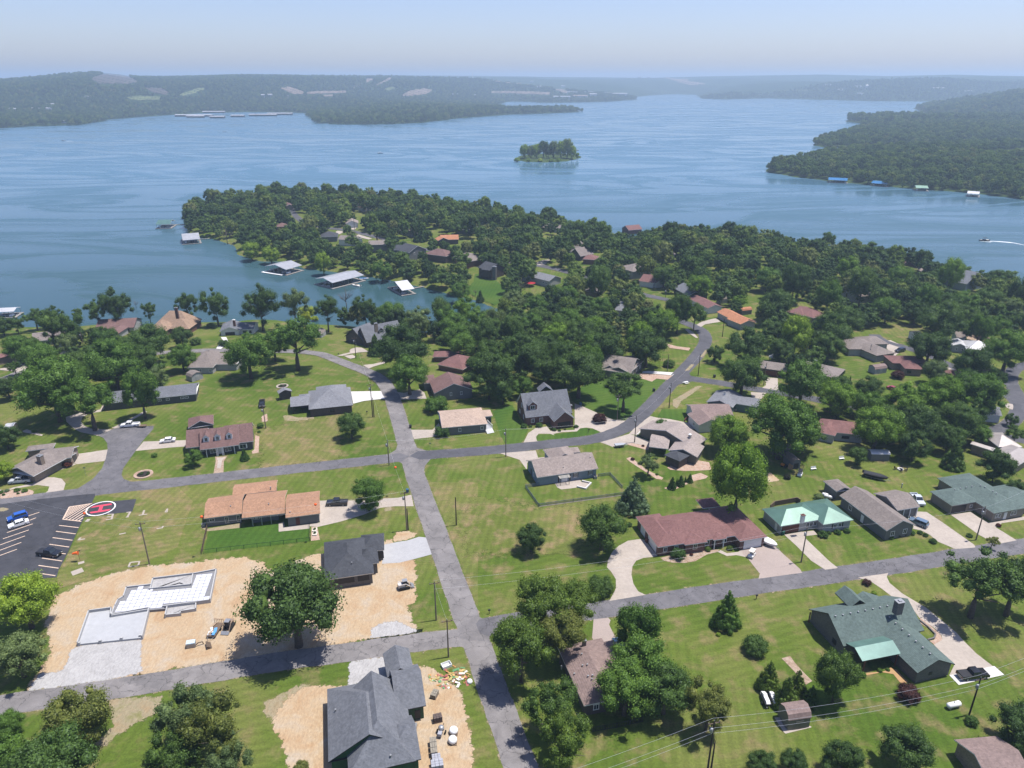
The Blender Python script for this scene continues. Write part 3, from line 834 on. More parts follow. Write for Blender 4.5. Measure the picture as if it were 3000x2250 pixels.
drive('c6',[(920,1465),(1110,1445),(1160,1500),(960,1525),(945,1490)])
drive('c7',[(655,1180),(780,1185),(1000,1330),(1440,1640),(1460,1680),(1180,1700),(940,1600),(820,1500),(700,1440),(590,1420),(600,1390),(560,1330),(540,1270)])
drive('c7',[(1115,1225),(1390,1185),(1500,1260),(1640,1335),(1860,1300),(2180,1240),(2180,1290),(1830,1340),(1740,1400),(1840,1460),(2030,1580),(1800,1625),(1650,1580),(1500,1500),(1350,1390)])
drive('d8',[(400,150),(750,95),(730,150),(760,215),(900,330),(1150,480),(1350,640),(1480,750),(1560,840),(1700,980),(1995,1205),(1505,1315),(1405,1210),(1460,1100),(1235,880),(1330,830),(1320,780),(1240,700),(1080,590),(1000,480),(940,420),(790,365),(680,280),(560,200)])
drive('d8',[(1405,1212),(1890,1112),(1998,1207),(1507,1317)],CONCW,z0=.046)
drive('d8',[(1090,650),(1170,700),(1260,790),(1240,830),(1190,840),(1240,880),(1330,830),(1310,770),(1180,660),(1090,590)],PINKROCK,'gravel_bed',z0=.049)
drive('d8',[(700,1170),(770,1130),(830,1150),(960,1290),(880,1300),(800,1200),(680,1180),(500,1215),(400,1250),(400,1230),(500,1190)],PINEW,'timber_walk',z0=.05)
drive('c8',[(1500,950),(1690,930),(1720,960),(1700,1020),(1780,1180),(1900,1330),(1880,1440),(1660,1470),(1560,1330),(1480,1190)],AGG,'aggregate_drive')
drive('b8',[(430,215),(480,205),(720,320),(660,330),(550,400),(560,430),(540,430),(420,300)])
drive('b8',[(1930,1050),(2000,1025),(2140,1050),(2212,1130),(2150,1130),(2030,1100)])
drive('b8',[(1180,530),(1310,575),(1240,590),(1180,560)])
drive('e1',[(735,280),(770,225),(800,235),(930,270),(970,300),(960,330),(740,300)],MULCH,'gravel_yard')
drive('b7',[(1070,690),(1230,700),(1240,860),(1030,825),(1080,790)])
drive('b7',[(880,880),(1080,890),(1020,970),(900,950)])
drive('a1',[(160,985),(300,920),(410,985),(220,1070),(0,1050),(0,1035),(150,1010)])
drive('a1',[(640,850),(740,850),(740,890),(650,890)])
drive('b2',[(590,540),(650,545),(760,470),(720,390),(650,390),(680,440),(620,490)],CONCW)
drive('a2',[(1780,665),(1800,650),(1880,660),(1820,690)]);drive('a2',[(1990,710),(2030,690),(2180,735),(2140,745)])
drive('a2',[(1900,630),(2010,615),(1990,640)]);drive('a3',[(1000,790),(1020,770),(1130,780),(1100,805)])
drive('a4',[(230,640),(330,600),(420,590),(350,650),(250,660)]);drive('a4',[(800,780),(990,800),(980,830),(820,820)])
drive('e2',[(110,455),(150,440),(300,560),(455,635),(440,652),(390,645),(250,555),(150,490)],PINKROCK,'gravel_bed')
drive('e2',[(460,730),(520,710),(640,690),(720,650),(720,610),(800,590),(870,620),(850,640),(740,665),(560,745),(510,750)],PINKROCK,'gravel_bed')
drive('e2',[(490,540),(600,480),(760,470),(880,490),(900,560),(760,570),(640,570),(520,560)],PINKROCK,'gravel_patio')
drive('d7',[(1070,845),(1160,820),(1210,890),(1290,980),(1400,1090),(1330,1130),(1200,980)],MULCH,'planting_bed')
drive('b1',[(290,720),(350,700),(560,770),(540,785),(300,735)],CONC,'flower_bed_edging')
def lawn(reg,pts,mat,**k):return sheet('lawn',SS(reg,pts),mat,'lawn',**k)
lawn('c2',[(490,915),(905,870),(960,850),(1400,810),(1400,920),(1795,880),(1800,1040),(430,1200)],LAWN_G)
lawn('b5',[(1300,1130),(1550,1050),(1600,1130),(1680,1300),(1760,1360),(1700,1500),(1640,1565),(1480,1570),(1400,1450)],LAWN_G)
lawn('b6',[(-200,1540),(0,1525),(400,1480),(720,1420),(640,1370),(520,1345),(440,1355),(390,1395),(100,1425),(-100,1430),(-230,1490)],LAWN_G)
lawn('b6',[(340,1000),(300,900),(560,760),(800,700),(1170,690),(1370,745),(1420,715),(1570,722),(1300,990),(1090,1200),(1040,1245),(830,1215),(440,1050)],LAWN_G)
lawn('b6',[(1440,1200),(1500,1100),(1900,1100),(1800,1255)],LAWN_G)
lawn('b6',[(1330,1300),(1560,1325),(1690,1350),(1680,1400),(1540,1500),(1370,1515),(1190,1450)],LAWN_G)
lawn('c3',[(1560,60),(2212,60),(2212,1659),(2190,1659),(1900,850),(1620,150)],LAWN_Y)
lawn('c4',[(0,900),(600,1000),(900,1050),(1300,1000),(1350,1659),(-100,1659),(-300,1200)],LAWN_Y,rag=3)
lawn('c1',[(1240,225),(2300,110),(2500,300),(2300,900),(1900,1080),(1300,1220),(1000,1350),(760,1440),(740,1300),(900,950),(1105,510),(1715,440),(1770,280)],LAWN_Y)
lawn('b3',[(1100,700),(1900,560),(2212,500),(2212,1090),(1500,1170),(1150,1200),(1160,1000)],LAWN_Y,rag=3)
lawn('a6',[(350,1180),(560,1090),(850,1110),(900,1160),(900,1230),(790,1240),(740,1350)],LAWN_Y,rag=.5)
lawn('d8',[(750,95),(1300,15),(2212,-120),(2500,400),(2400,900),(2000,1200),(1550,830),(900,330),(735,160)],GRASS)
lawn('a3',[(1440,1120),(1560,1100),(1800,1290),(1760,1450),(1700,1480),(1600,1430),(1480,1390),(1330,1300),(1430,1200)],LAWN_G)
# houses
SEEN=[]
FOOT=[]
def vec2(a):return Vector((a[0],a[1]))
class Wing:
 def __init__(s,reg,A,B,C=None,D=None,d=None,ridge='x',ends='hh',p=.4,e=2.7,ov=.45,walls=True,gz=None,wall=0,roof=0,reg2=None,flat=False):
  ua,ub=S(reg,*A),S(reg2 or reg,*B)
  s.gz=ground(*ua)[2]if gz is None else gz
  z=s.gz+e
  a,b=vec2(hit(*ua,z)),vec2(hit(*ub,z))
  s.L=(b-a).length
  s.ux=(b-a)/s.L
  s.uy=Vector((-s.ux.y,s.ux.x))
  if C is not None:d=(vec2(hit(*S(reg,*C),z))-b).dot(s.uy)
  elif D is not None:d=(vec2(hit(*S(reg,*D),z))-a).dot(s.uy)
  s.d=max(1.5,d)
  s.a,s.z,s.e,s.p,s.ridge,s.ends,s.ov,s.walls,s.wall,s.roof=a,z,e,p,ridge,ends,ov,walls,wall,roof
  s.flat=flat
  half=(s.d if ridge=='x' else s.L)/2
  s.top=z+.2+p*half
 def w(s,x,y,z):
  q=s.a+s.ux*x+s.uy*y
  return(q.x,q.y,z)
 def build(s,wb,rb,k):
  L,d,z,p,ov=s.L,s.d,s.z+k*.004,s.p,s.ov
  t=.2
  if s.ridge=='x':W,H=L,d;P=lambda x,y,zz:s.w(x,y,zz)
  else:W,H=d,L;P=lambda x,y,zz:s.w(L-y,x,zz)
  h=H/2
  r=z+t+p*h
  e0=h if s.ends[0]=='h' else 0
  e1=h if s.ends[1]=='h' else 0
  if e0+e1>W-.1:
   q=(W-.1)/(e0+e1);e0*=q;e1*=q
  ra,rb_=P(e0,h,r),P(W-e1,h,r)
  c=[P(0,0,z+t),P(W,0,z+t),P(W,H,z+t),P(0,H,z+t)]
  b=[P(0,0,z),P(W,0,z),P(W,H,z),P(0,H,z)]
  m=s.roof*2
  rb.add(c+[ra,rb_],[(0,1,5,4),(2,3,4,5)],m)
  for side,(i,j,rp,e)in enumerate(((3,0,ra,e0),(1,2,rb_,e1))):
   if e>0:rb.add([c[i],c[j],rp],[(0,1,2)],m)
   else:
    rd=(rp[0],rp[1],rp[2]-t)
    rb.add([c[i],c[j],rp,b[i],b[j],rd],[(3,4,1,2,5)[:0]or(0,3,5,2),(2,5,4,1)],m+1)
  rb.add(c+b,[(4,5,1,0),(6,7,3,2)],m+1)
  if e0>0:rb.add([b[3],b[0],c[0],c[3]],[(0,1,2,3)],m+1)
  if e1>0:rb.add([b[1],b[2],c[2],c[1]],[(0,1,2,3)],m+1)
  if e0>0 and e1>0:rb.add(b,[(3,2,1,0)],m+1)
  else:
   da,db=(ra[0],ra[1],ra[2]-t),(rb_[0],rb_[1],rb_[2]-t)
   if e0==0 and e1==0:rb.add(b+[da,db],[(1,0,4,5),(3,2,5,4)],m+1)
   else:rb.add(b,[(3,2,1,0)],m+1)
  if s.walls:
   o=min(ov,W*.2,H*.2)
   wz=z+.05
   g=s.gz-.6
   q=[P(o,o,0),P(W-o,o,0),P(W-o,H-o,0),P(o,H-o,0)]
   lo=[(x,y,g)for x,y,_ in q];hi=[(x,y,wz)for x,y,_ in q]
   wb.add(lo+hi,[(0,1,5,4),(1,2,6,5),(2,3,7,6),(3,0,4,7)],s.wall)
   rz=z+t-.12+p*(h-o)+p*o-.1
   for i,j,e,x in((3,0,e0,o),(1,2,e1,W-o)):
    if e==0:
     wb.add([hi[i],hi[j],P(x,h,z+p*h)],[(0,1,2)],s.wall)
 def roof_at(s,x,y):
  q=Vector((x,y))-s.a
  a,b=q.dot(s.ux),q.dot(s.uy)
  if not(0<a<s.L and 0<b<s.d):return s.z
  m=[b,s.d-b]if s.ridge=='x' else[a,s.L-a]
  e=[a,s.L-a]if s.ridge=='x' else[b,s.d-b]
  m+=[e[i]for i in(0,1)if s.ends[i]=='h']
  return s.z+.2+s.p*min(m)
 def side(s,sd,t):
  """a spot on a wall: position, turn"""
  o=min(s.ov,s.L*.2,s.d*.2)
  ang=math.atan2(s.ux.y,s.ux.x)
  if sd=='F':q=s.a+s.ux*(o+(s.L-2*o)*t)+s.uy*o;rot=ang
  elif sd=='R':q=s.a+s.ux*(s.L-o)+s.uy*(o+(s.d-2*o)*t);rot=ang+math.pi/2
  elif sd=='L':q=s.a+s.ux*o+s.uy*(s.d-o-(s.d-2*o)*t);rot=ang-math.pi/2
  else:q=s.a+s.ux*(s.L-o-(s.L-2*o)*t)+s.uy*(s.d-o);rot=ang+math.pi
  return q,rot
_wm={}
def window_meshes(w,h,frame,pane,muntin=True):
 k=(w,h,frame.name,pane.name)
 if k not in _wm:
  f=MB();t=.11
  for cx,cz,dx,dz in((0,t/2,w+.1,t),(0,h-t/2,w+.1,t),(-w/2+t/2,h/2,t,h-2*t),(w/2-t/2,h/2,t,h-2*t)):
   f.box((cx,-.03,cz),(dx,.1,dz))
  if muntin and w>.7:f.box((0,-.03,h/2),(.06,.09,h-2*t))
  g=MB();g.box((0,-.012,h/2),(w-2*t,.03,h-2*t))
  _wm[k]=(f.mesh('window',frame),g.mesh('pane',pane))
 return _wm[k]
def door_mesh(w,h,mat):
 k=('d',w,h,mat.name)
 if k not in _wm:
  f=MB();f.box((0,-.02,h/2),(w,.08,h));
  for cx in(-w*.22,w*.22):
   for cz in(h*.28,h*.7):f.box((cx,-.065,cz),(w*.3,.02,h*.32))
  _wm[k]=f.mesh('door',mat)
 return _wm[k]
def garage_mesh(w,h,mat):
 k=('g',w,h,mat.name)
 if k not in _wm:
  f=MB()
  for i in range(4):f.box((0,-.03-.0*i,h*(i+.5)/4),(w,.08,h/4-.035))
  f.box((0,-.005,h/2),(w,.05,h))
  _wm[k]=f.mesh('garage_door',mat)
 return _wm[k]
TRIMS=dict(w=WHITE,o=OFFW,d=DARK,g=GREYM,r=REDWOOD,t=WOOD)
def house(name,label,cat,wings,wall,roof,trim=WHITE,opens=(),chims=(),vents=(),dorm=(),wall2=None,roof2=None,seen=True,group=None):
 """opens: wing, side, t, w, h, kind[, mat]; chims: reg,x,y,z,w,h; vents: reg,x,y,height"""
 W0=wings[0]
 c=W0.a+W0.ux*W0.L/2+W0.uy*W0.d/2
 loc=(c.x,c.y,W0.gz)
 root=thing(name,label,cat,loc,0,group)
 wb,rb=MB(),MB()
 for k,w in enumerate(wings):
  w.build(wb,rb,k)
  q=w.a+w.ux*w.L/2+w.uy*w.d/2
  FOOT.append((q.x,q.y,max(w.L,w.d)*.5+1,min(w.L,w.d)*.5))
  if seen:
   u,v=proj(q.x,q.y,w.z)
   SEEN.append((u,v,w.L*.42*F_PX/depth(q.y,w.z)))
 if wb.v:wb.obj('wall',[wall,wall2 or wall],root,loc)
 rf=rb.obj('roof',[roof,trim,roof2 or roof,trim],root,loc)
 for o in opens:
  wi,sd,t,ww,hh,kind=o[:6]
  mat=o[6]if len(o)>6 else None
  w=wings[wi]
  q,rot=w.side(sd,t)
  if kind=='w':
   z0=w.gz+(o[7]if len(o)>7 else .95)
   mf,mp=window_meshes(ww,hh,mat or WHITE,GLASS)
   f=link('window',mf,root,(q.x-loc[0],q.y-loc[1],z0-loc[2]),rot)
   link('pane',mp,f)
  elif kind=='d':
   link('door',door_mesh(ww,hh,mat or WHITE),root,(q.x-loc[0],q.y-loc[1],w.gz+.12-loc[2]),rot)
  elif kind=='g':
   link('garage_door',garage_mesh(ww,hh,mat or WHITE),root,(q.x-loc[0],q.y-loc[1],w.gz+.03-loc[2]),rot)
  elif kind=='s':
   mb=MB();mb.box((0,-.03,hh/2),(ww,.06,hh))
   link('shutter_or_opening',mb.mesh('shutter_or_opening',mat or DARK),root,(q.x-loc[0],q.y-loc[1],w.gz+(o[7]if len(o)>7 else .95)-loc[2]),rot)  # shutters, openings, and dark panels painting the shade inside open carports
  elif kind=='p':
   th=rot-math.pi/2
   px,py=q.x+math.cos(th)*ww,q.y+math.sin(th)*ww
   mb=MB();mb.box((0,0,hh/2),(.2,.2,hh))
   link('post',mb.mesh('post',mat or WHITE),root,(px-loc[0],py-loc[1],w.gz-loc[2]),rot)
 for ch in chims:
  reg,x,y,z,ww,hh,mt,cap=ch
  px,py=hit(*S(reg,x,y),z)
  mb=MB();mb.box((0,0,-hh/2),(ww,ww*.8,hh));mb.box((0,0,.06),(ww+.16,ww*.8+.16,.12),1);mb.box((0,0,.22),(ww*.4,ww*.4,.22),1)
  link('chimney',mb.mesh('chimney',[mt,cap]),rf,(px-loc[0],py-loc[1],z-loc[2]),math.atan2(W0.ux.y,W0.ux.x))
 for reg,x,y,z,hh in vents:
  for _ in range(12):
   px,py=hit(*S(reg,x,y),z)
   z=z*.4+.6*max(w.roof_at(px,py)for w in wings)
  mb=MB();mb.lathe([(.12,-.5),(.12,hh*.6),(.17,hh*.62),(.17,hh)],7)
  link('roof_vent',mb.mesh('roof_vent',GREYM),rf,(px-loc[0],py-loc[1],z-loc[2]))
 for wi,t,dw,dh,y0,mt in dorm:
  w=wings[wi]
  z0=w.z+.2+w.p*y0
  rr=dw*.42
  y1=y0+(dh+rr)/w.p
  ye=y0+dh/w.p
  x0,x1=w.L*t-dw/2,w.L*t+dw/2
  q=w.a+w.ux*(w.L*t)+w.uy*y0
  off=(q.x,q.y,z0)
  mb=MB()
  F0,F1=w.w(x0,y0,z0-.4),w.w(x1,y0,z0-.4)
  T0,T1=w.w(x0,y0,z0+dh),w.w(x1,y0,z0+dh)
  A=w.w((x0+x1)/2,y0,z0+dh+rr)
  mb.add([F0,F1,T1,A,T0],[(0,1,2,3,4)],0)
  mb.add([F0,T0,w.w(x0,ye,z0+dh)],[(0,1,2)],0);mb.add([F1,T1,w.w(x1,ye,z0+dh)],[(2,1,0)],0)
  g=.16
  for xa,s in((x0-g,1),(x1+g,-1)):
   zz=z0+dh-g*.8
   e0,e1=w.w(xa,y0-.22,zz),w.w(xa,y0+(zz-z0)/w.p,zz)
   r0,r1=w.w((x0+x1)/2,y0-.22,z0+dh+rr+.05),w.w((x0+x1)/2,y1+.05/w.p,z0+dh+rr+.05)
   f=[(0,1,2,3)]if s<0 else[(3,2,1,0)]
   mb.add([e0,e1,r1,r0],f,1)
   lo=[(p[0],p[1],p[2]-.14)for p in(e0,r0)]
   mb.add([e0,r0,lo[1],lo[0]],[(0,1,2,3)],2)
  dm=mb.obj('dormer',[mt or wall,roof,trim],root,off,(off[0]-loc[0],off[1]-loc[1],off[2]-loc[2]))
  mf,mp=window_meshes(round(dw*.55,2),round(dh*.85,2),WHITE,GLASS)
  f=link('window',mf,dm,(0,0,.08),math.atan2(w.ux.y,w.ux.x))
  link('pane',mp,f)
 return root
def wn(wi,sd,ts,w=1.1,h=1.3,mat=None,z=.95):return[(wi,sd,t,w,h,'w',mat,z)for t in ts]
R_RED=shingle('red_brown_shingles',(0.225,0.118,0.110));R_RED2=shingle('brown_red_shingles',(0.199,0.121,0.112))
R_ORANGE=shingle('tan_orange_shingles',(.405,.235,.148));R_TERRA=shingle('terracotta_shingles',(0.469,0.214,0.117))
R_GREY=shingle('slate_grey_shingles',(0.174,0.183,0.205));R_LGREY=shingle('light_grey_shingles',(0.229,0.235,0.257));R_DK=shingle('charcoal_shingles',(0.073,0.078,0.090))
R_BROWN=shingle('driftwood_shingles',(0.251,0.215,0.197));R_TAUPE=shingle('taupe_shingles',(0.318,0.264,0.239));R_PINK=shingle('faded_brown_shingles',(0.269,0.198,0.181))
R_TAN=shingle('tan_shingles',(0.483,0.368,0.295));R_CREAM=shingle('pale_shingles',(0.571,0.498,0.449));R_GREENS=shingle('green_grey_shingles',(0.125,0.170,0.158));R_GOLD=shingle('golden_brown_shingles',(0.373,0.257,0.184))
M_GREEN=metalroof('green_metal_roof',(.125,.235,.19));M_WHITE=metalroof('white_metal_roof',(.54,.54,.56),.5);M_SILV=metalroof('silver_metal_roof',(.46,.47,.50),.45)
M_SEA=metalroof('sea_green_metal_roof',(.14,.26,.225),.3);M_CREAM=metalroof('cream_metal_roof',(.43,.385,.36),.5)
W_GREY=siding('grey_siding',(.17,.175,.175));W_DGREY=siding('dark_grey_siding',(.075,.08,.083));W_TAN=siding('tan_siding',(.27,.235,.19));W_WHITE=siding('white_siding',(.62,.62,.61))
W_LGREY=siding('pale_grey_siding',(.42,.43,.43));W_BLUE=siding('blue_grey_siding',(.235,.30,.37));W_TEAL=siding('teal_siding',(.11,.18,.19));W_OLIVE=siding('olive_siding',(.13,.13,.105))
W_BRICK=siding('red_brick',(.165,.075,.06),True);W_DBRICK=siding('dark_brick',(.075,.055,.05),True);W_BBRICK=siding('buff_brick',(.27,.21,.165),True)
W_STONE=siding('grey_stone',(.13,.125,.12),True);W_GREENW=plain('green_sheathing',(.03,.10,.045),.6,.15,2)
# foreground
house('house','unfinished house with steep grey shingle roof and green sheathed walls at the bottom edge','house',[Wing('d5',(250,1550),(1250,1350),C=(1118,530),ridge='y',ends='gh',p=.62,e=3.2),
 Wing('d5',(1050,955),(1402,882),d=10.5,ridge='x',ends='gg',p=.62,e=3.2),Wing('d5',(900,1625),(1345,1512),d=9.5,ridge='x',ends='hg',p=.62,e=3.2),Wing('d5',(490,1715),(1285,1535),d=17,ridge='y',ends='hg',p=.88,e=3.2),
 Wing('d5',(945,556),(1265,486),d=6.5,ridge='y',ends='gg',p=.62,e=3.2)],W_GREENW,R_GREY,DARK,opens=[(1,'F',.75,1.0,2.0,'s',DARK,.3),(2,'F',.3,.08,2.6,'s',DARK,.2),(2,'F',.5,.08,2.6,'s',DARK,.2),(2,'F',.7,.08,2.6,'s',DARK,.2),(2,'F',.85,.08,2.6,'s',DARK,.2)],
 vents=[('d5',335,940,5.5,.5),('d5',985,1480,4.8,.5)])
house('house','new house with charcoal hip roof and brick base beside the white concrete drive','house',[Wing('c3',(228,1335),(868,1240),C=(830,760),ridge='y',p=.5,e=3.0,ends='hh'),
 Wing('c3',(640,1150),(932,1108),d=7,ridge='x',ends='hh',p=.5,e=3.0),Wing('c3',(690,972),(1000,942),C=(970,726),ridge='x',ends='hh',p=.5,e=3.0)],W_STONE,R_DK,OFFW,opens=[(0,'F',.35,5.0,1.5,'s',DARK,1.2),(0,'F',.8,2.6,1.5,'s',DARK,1.2),(2,'F',.9,1.4,1.9,'s',DARK,.6),(2,'R',.5,4.8,2.3,'g')],vents=[('c3',580,1115,5.3,.5)])
house('house','brown roofed house among dark trees right of the lower road','house',[Wing('d6',(1145,812),(1670,700),D=(762,190),ridge='y',ends='hh',p=.36,e=2.8),
 Wing('d6',(1330,430),(1620,365),d=7,ridge='x',ends='gg',p=.25,e=2.6)],W_DBRICK,R_PINK,WHITE,opens=wn(0,'F',(.25,.7)),chims=[('d6',1150,95,5.0,.7,2.5,W_STONE,GREYM)],
 vents=[('d6',x,y,5.2,.35)for x,y in((1075,260),(1122,250),(1130,375),(1182,366),(1190,490),(1238,482),(1232,522),(903,385),(1042,465))])
house('house','long green grey shingle house with stone gable and green metal porch roof','house',[Wing('s',(2470.6,1896),(2708,1849),D=(2363,1788),ridge='x',ends='gg',p=.62,e=2.8),
 Wing('d8',(1060,1197),(1467,1100),d=21,ridge='y',ends='gg',p=.5,e=2.8),Wing('d8',(465,1068),(880,985),D=(265,872),ridge='x',ends='gg',p=.42,e=3.0,walls=False,roof=1),
 Wing('d8',(330,490),(520,455),d=5,ridge='y',ends='gg',p=.75,e=4.6,walls=False)],W_STONE,R_GREENS,DARK,roof2=M_SEA,opens=[(1,'F',.42,.75,.75,'s',DARK,1.2),(1,'L',.6,1.6,2.1,'s',DARK,.1),(0,'L',.75,1.2,1.2,'s',DARK,.9)]+[(2,'F',t,.4,2.9,'p',REDWOOD)for t in(.03,.97)]+[(0,'L',.02,.45,2.7,'p',REDWOOD)],
 chims=[('d8',870,412,9.0,1.5,3.0,W_STONE,GREYM)],vents=[('d8',x,y,z,.3)for x,y,z in[(175,578,7.4),(255,565,7.4),(338,548,7.4),(420,532,7.4),(498,517,7.4),(578,500,7.4),(657,484,7.4),(735,468,7.4),(757,592,6.2),(825,655,6.2),(897,720,6.2),(970,785,6.2),(1043,850,6.2),(1118,917,6.2),(1197,985,6.2)]])
house('house','long red brick ranch house with red brown hip roof and white garage doors','house',[Wing('c5',(655,942),(930,900),D=(400,612),ridge='y',ends='hh',p=.42),
 Wing('c5',(700,935),(1530,810),C=(1300,520),ridge='x',ends='hh',p=.40),Wing('c5',(1540,877),(1837,827),C=(1475,480),ridge='y',ends='hh',p=.42),Wing('c5',(945,917),(1192,884),d=6.5,ridge='y',ends='hh',p=.42),
 Wing('c5',(1140,520),(1330,498),d=4.5,ridge='x',ends='hh',p=.5,walls=False),Wing('c5',(1255,866),(1400,845),d=4,ridge='y',ends='hh',p=.42,walls=False)],W_BRICK,R_RED,WHITE,
 opens=[(0,'L',.28,2.7,2.3,'g'),(0,'L',.72,4.8,2.3,'g'),(2,'F',.52,4.9,2.3,'g')]+wn(0,'F',(.3,.8),1.0,1.3)+wn(3,'F',(.5,),1.1,1.5,OFFW)+wn(1,'F',(.60,.84),1.2,1.6)+[(1,'F',.70,1.1,2.1,'d',DARK)]+[(5,'F',t,.1,2.6,'p')for t in(.05,.95)])
house('house','white house with green metal hip roof and brown garage door','house',[Wing('c6',(650,1390),(1260,1288),D=(385,1150),ridge='x',ends='hh',p=.42),Wing('c6',(1240,1370),(1660,1302),C=(1290,1005),ridge='y',ends='hh',p=.42)],W_LGREY,M_GREEN,WHITE,
 opens=[(0,'F',.24,5.0,2.2,'g',REDWOOD)]+wn(0,'F',(.66,.75,.84),1.0,1.3)+wn(1,'F',(.45,.62),1.0,1.3)+[(1,'F',.35,.35,1.3,'s'),(1,'F',.72,.35,1.3,'s'),(0,'L',.75,.9,2.0,'d')],
 chims=[('c6',962,1228,6.0,.9,2.2,WHITE,W_BRICK)])
house('house','grey sided house with driftwood gable roof and a covered porch facing the tan drive','house',[Wing('c7',(225,1455),(635,1378),D=(-330,945),ridge='y',ends='gg',p=.5,e=3.0),
 Wing('c7',(375,1172),(690,1118),C=(500,858),ridge='x',ends='gg',p=.36,e=3.0),Wing('c7',(-470,910),(-260,880),d=6,ridge='y',ends='gh',p=.4,e=2.8)],W_GREY,R_BROWN,WHITE,
 opens=wn(0,'F',(.25,.72),1.2,1.4)+wn(0,'L',(.22,),1.2,1.4)+[(0,'L',.5,1.0,2.1,'d'),(1,'F',.3,.3,2.9,'p'),(1,'F',.62,.3,2.9,'p'),(1,'F',.98,.3,2.9,'p')],vents=[('c7',435,830,5.0,.9)])
house('house','tan house with dark green shingle hip roof at the right edge above the road','house',[Wing('c7',(1130,1108),(1520,1045),D=(825,905),ridge='x',ends='hh',p=.40),
 Wing('c7',(1715,1214),(2190,1130),d=19,ridge='y',ends='hh',p=.34),Wing('c7',(1900,1140),(2420,1052),d=10,ridge='x',ends='hh',p=.34)],W_TAN,R_GREENS,GREYM,opens=[(0,'F',.32,4.6,2.2,'s',DARK,.05)]+wn(0,'F',(.8,),.8,1.0)+wn(1,'F',(.13,.2,.62,.7),1.0,1.3)+wn(1,'L',(.85,),1.1,1.3)+[(1,'F',.4,1.0,2.1,'d')],
 vents=[('c7',x,y,5.2,.3)for x,y in((1170,880),(1250,866),(1330,852),(1410,838),(1528,825),(1590,845),(1700,905),(1748,935))])
# middle row
house('house','long low house with orange tan roof beside the main road','house',[Wing('c2',(430,757),(925,692),D=(440,500),ridge='x',ends='gg',p=.28),Wing('c2',(922,752),(1480,688),d=12,ridge='x',ends='gg',p=.27,e=2.8,walls=True,ov=2.0),
 Wing('c2',(1490,748),(1940,690),C=(1892,400),ridge='x',ends='gg',p=.28),Wing('c2',(800,460),(1372,395),d=6,ridge='x',ends='gg',p=.26,e=2.7)],W_GREY,R_ORANGE,OFFW,
 opens=wn(0,'F',(.16,),1.3,.8,OFFW,1.5)+wn(0,'F',(.58,.92),.9,1.9,OFFW,.4)+wn(1,'F',(.12,.18,.24),.7,1.2,OFFW)+[(2,'F',.31,1.0,2.1,'d',REDWOOD),(1,'F',.06,1.6,2.7,'p',GREYM),(1,'F',.4,1.6,2.7,'p',GREYM),(1,'F',.75,1.6,2.7,'p',GREYM),(2,'R',.5,4.9,2.3,'g')],
 vents=[('c2',1298,375,4.6,.9),('c2',778,592,4.0,.3),('c2',1548,670,3.8,.3),('c2',1270,565,4.4,.3)])
house('house','red roofed house with three white arched dormers and a front porch','house',[Wing('b3',(380,972),(892,905),d=12.5,ridge='x',ends='gg',p=.62,e=2.8,ov=1.5),
 Wing('b3',(700,905),(1075,857),d=11.5,ridge='x',ends='gg',p=.66,e=2.8),Wing('b3',(195,948),(480,915),d=11.5,ridge='x',ends='gg',p=.58,e=2.8),Wing('b3',(225,690),(560,640),d=8,ridge='y',ends='gh',p=.5,e=2.8)],W_DGREY,R_RED2,WHITE,
 opens=wn(0,'F',(.18,.28,.7,.8),.9,1.5,None,.6)+[(0,'F',.48,1.6,2.2,'d')]+[(0,'F',t,1.2,2.8,'p')for t in(.02,.36,.4,.56,.6,.98)]+wn(1,'F',(.62,),2.0,1.5,None,.7)+[(1,'F',.48,.35,1.5,'s',WHITE,.7),(1,'F',.76,.35,1.5,'s',WHITE,.7)]+wn(2,'F',(.75,),1.0,1.4),
 dorm=[(0,.17,1.7,1.6,2.2,WHITE),(0,.46,1.7,1.6,2.2,WHITE),(0,.76,1.7,1.6,2.2,WHITE)])
house('house','dark brick house with light grey hip roof beside the bright white drive','house',[Wing('b4',(462,1556),(1037,1497),C=(985,1262),ridge='x',ends='hh',p=.42,e=2.8),
 Wing('b4',(560,1400),(965,1360),d=10,ridge='y',ends='hh',p=.42,e=2.8),Wing('b4',(225,1522),(480,1495),d=9,ridge='x',ends='gg',p=.3,e=2.7,walls=False),Wing('b4',(330,1445),(520,1428),d=6,ridge='x',ends='hh',p=.35,e=2.7)],W_DBRICK,R_LGREY,DARK,
 opens=wn(0,'F',(.5,.55),.9,1.2,DARK)+[(2,'F',t,0,2.6,'p',DARK)for t in(.05,.6)]+[(0,'R',.5,4.8,2.2,'g')])
house('house','blue grey house with taupe gable roof inside a blue picket fence','house',[Wing('c4',(767,668),(1562,550),d=10.5,ridge='x',ends='gg',p=.5,e=2.8),Wing('c4',(960,460),(1290,410),d=8,ridge='y',ends='gh',p=.5,e=2.8),
 Wing('c4',(905,372),(1330,338),d=3.5,ridge='x',ends='hh',p=.4,e=2.7)],W_BLUE,R_TAUPE,WHITE,opens=wn(0,'F',(.64,.9),1.0,1.5)+[(0,'F',.605,.4,1.5,'s'),(0,'F',.675,.4,1.5,'s'),(0,'F',.865,.4,1.5,'s'),(0,'F',.935,.4,1.5,'s'),(0,'F',.35,.4,2.0,'s',DARK,.2),(0,'F',.545,.4,1.8,'s',DARK,.3),(0,'F',.45,1.8,2.1,'d'),(0,'L',.35,.9,2.0,'s',DARK,.1)]+wn(0,'L',(.6,),.9,1.3),
 vents=[('c4',1457,400,5.2,.25),('c4',1108,530,3.9,.25)])
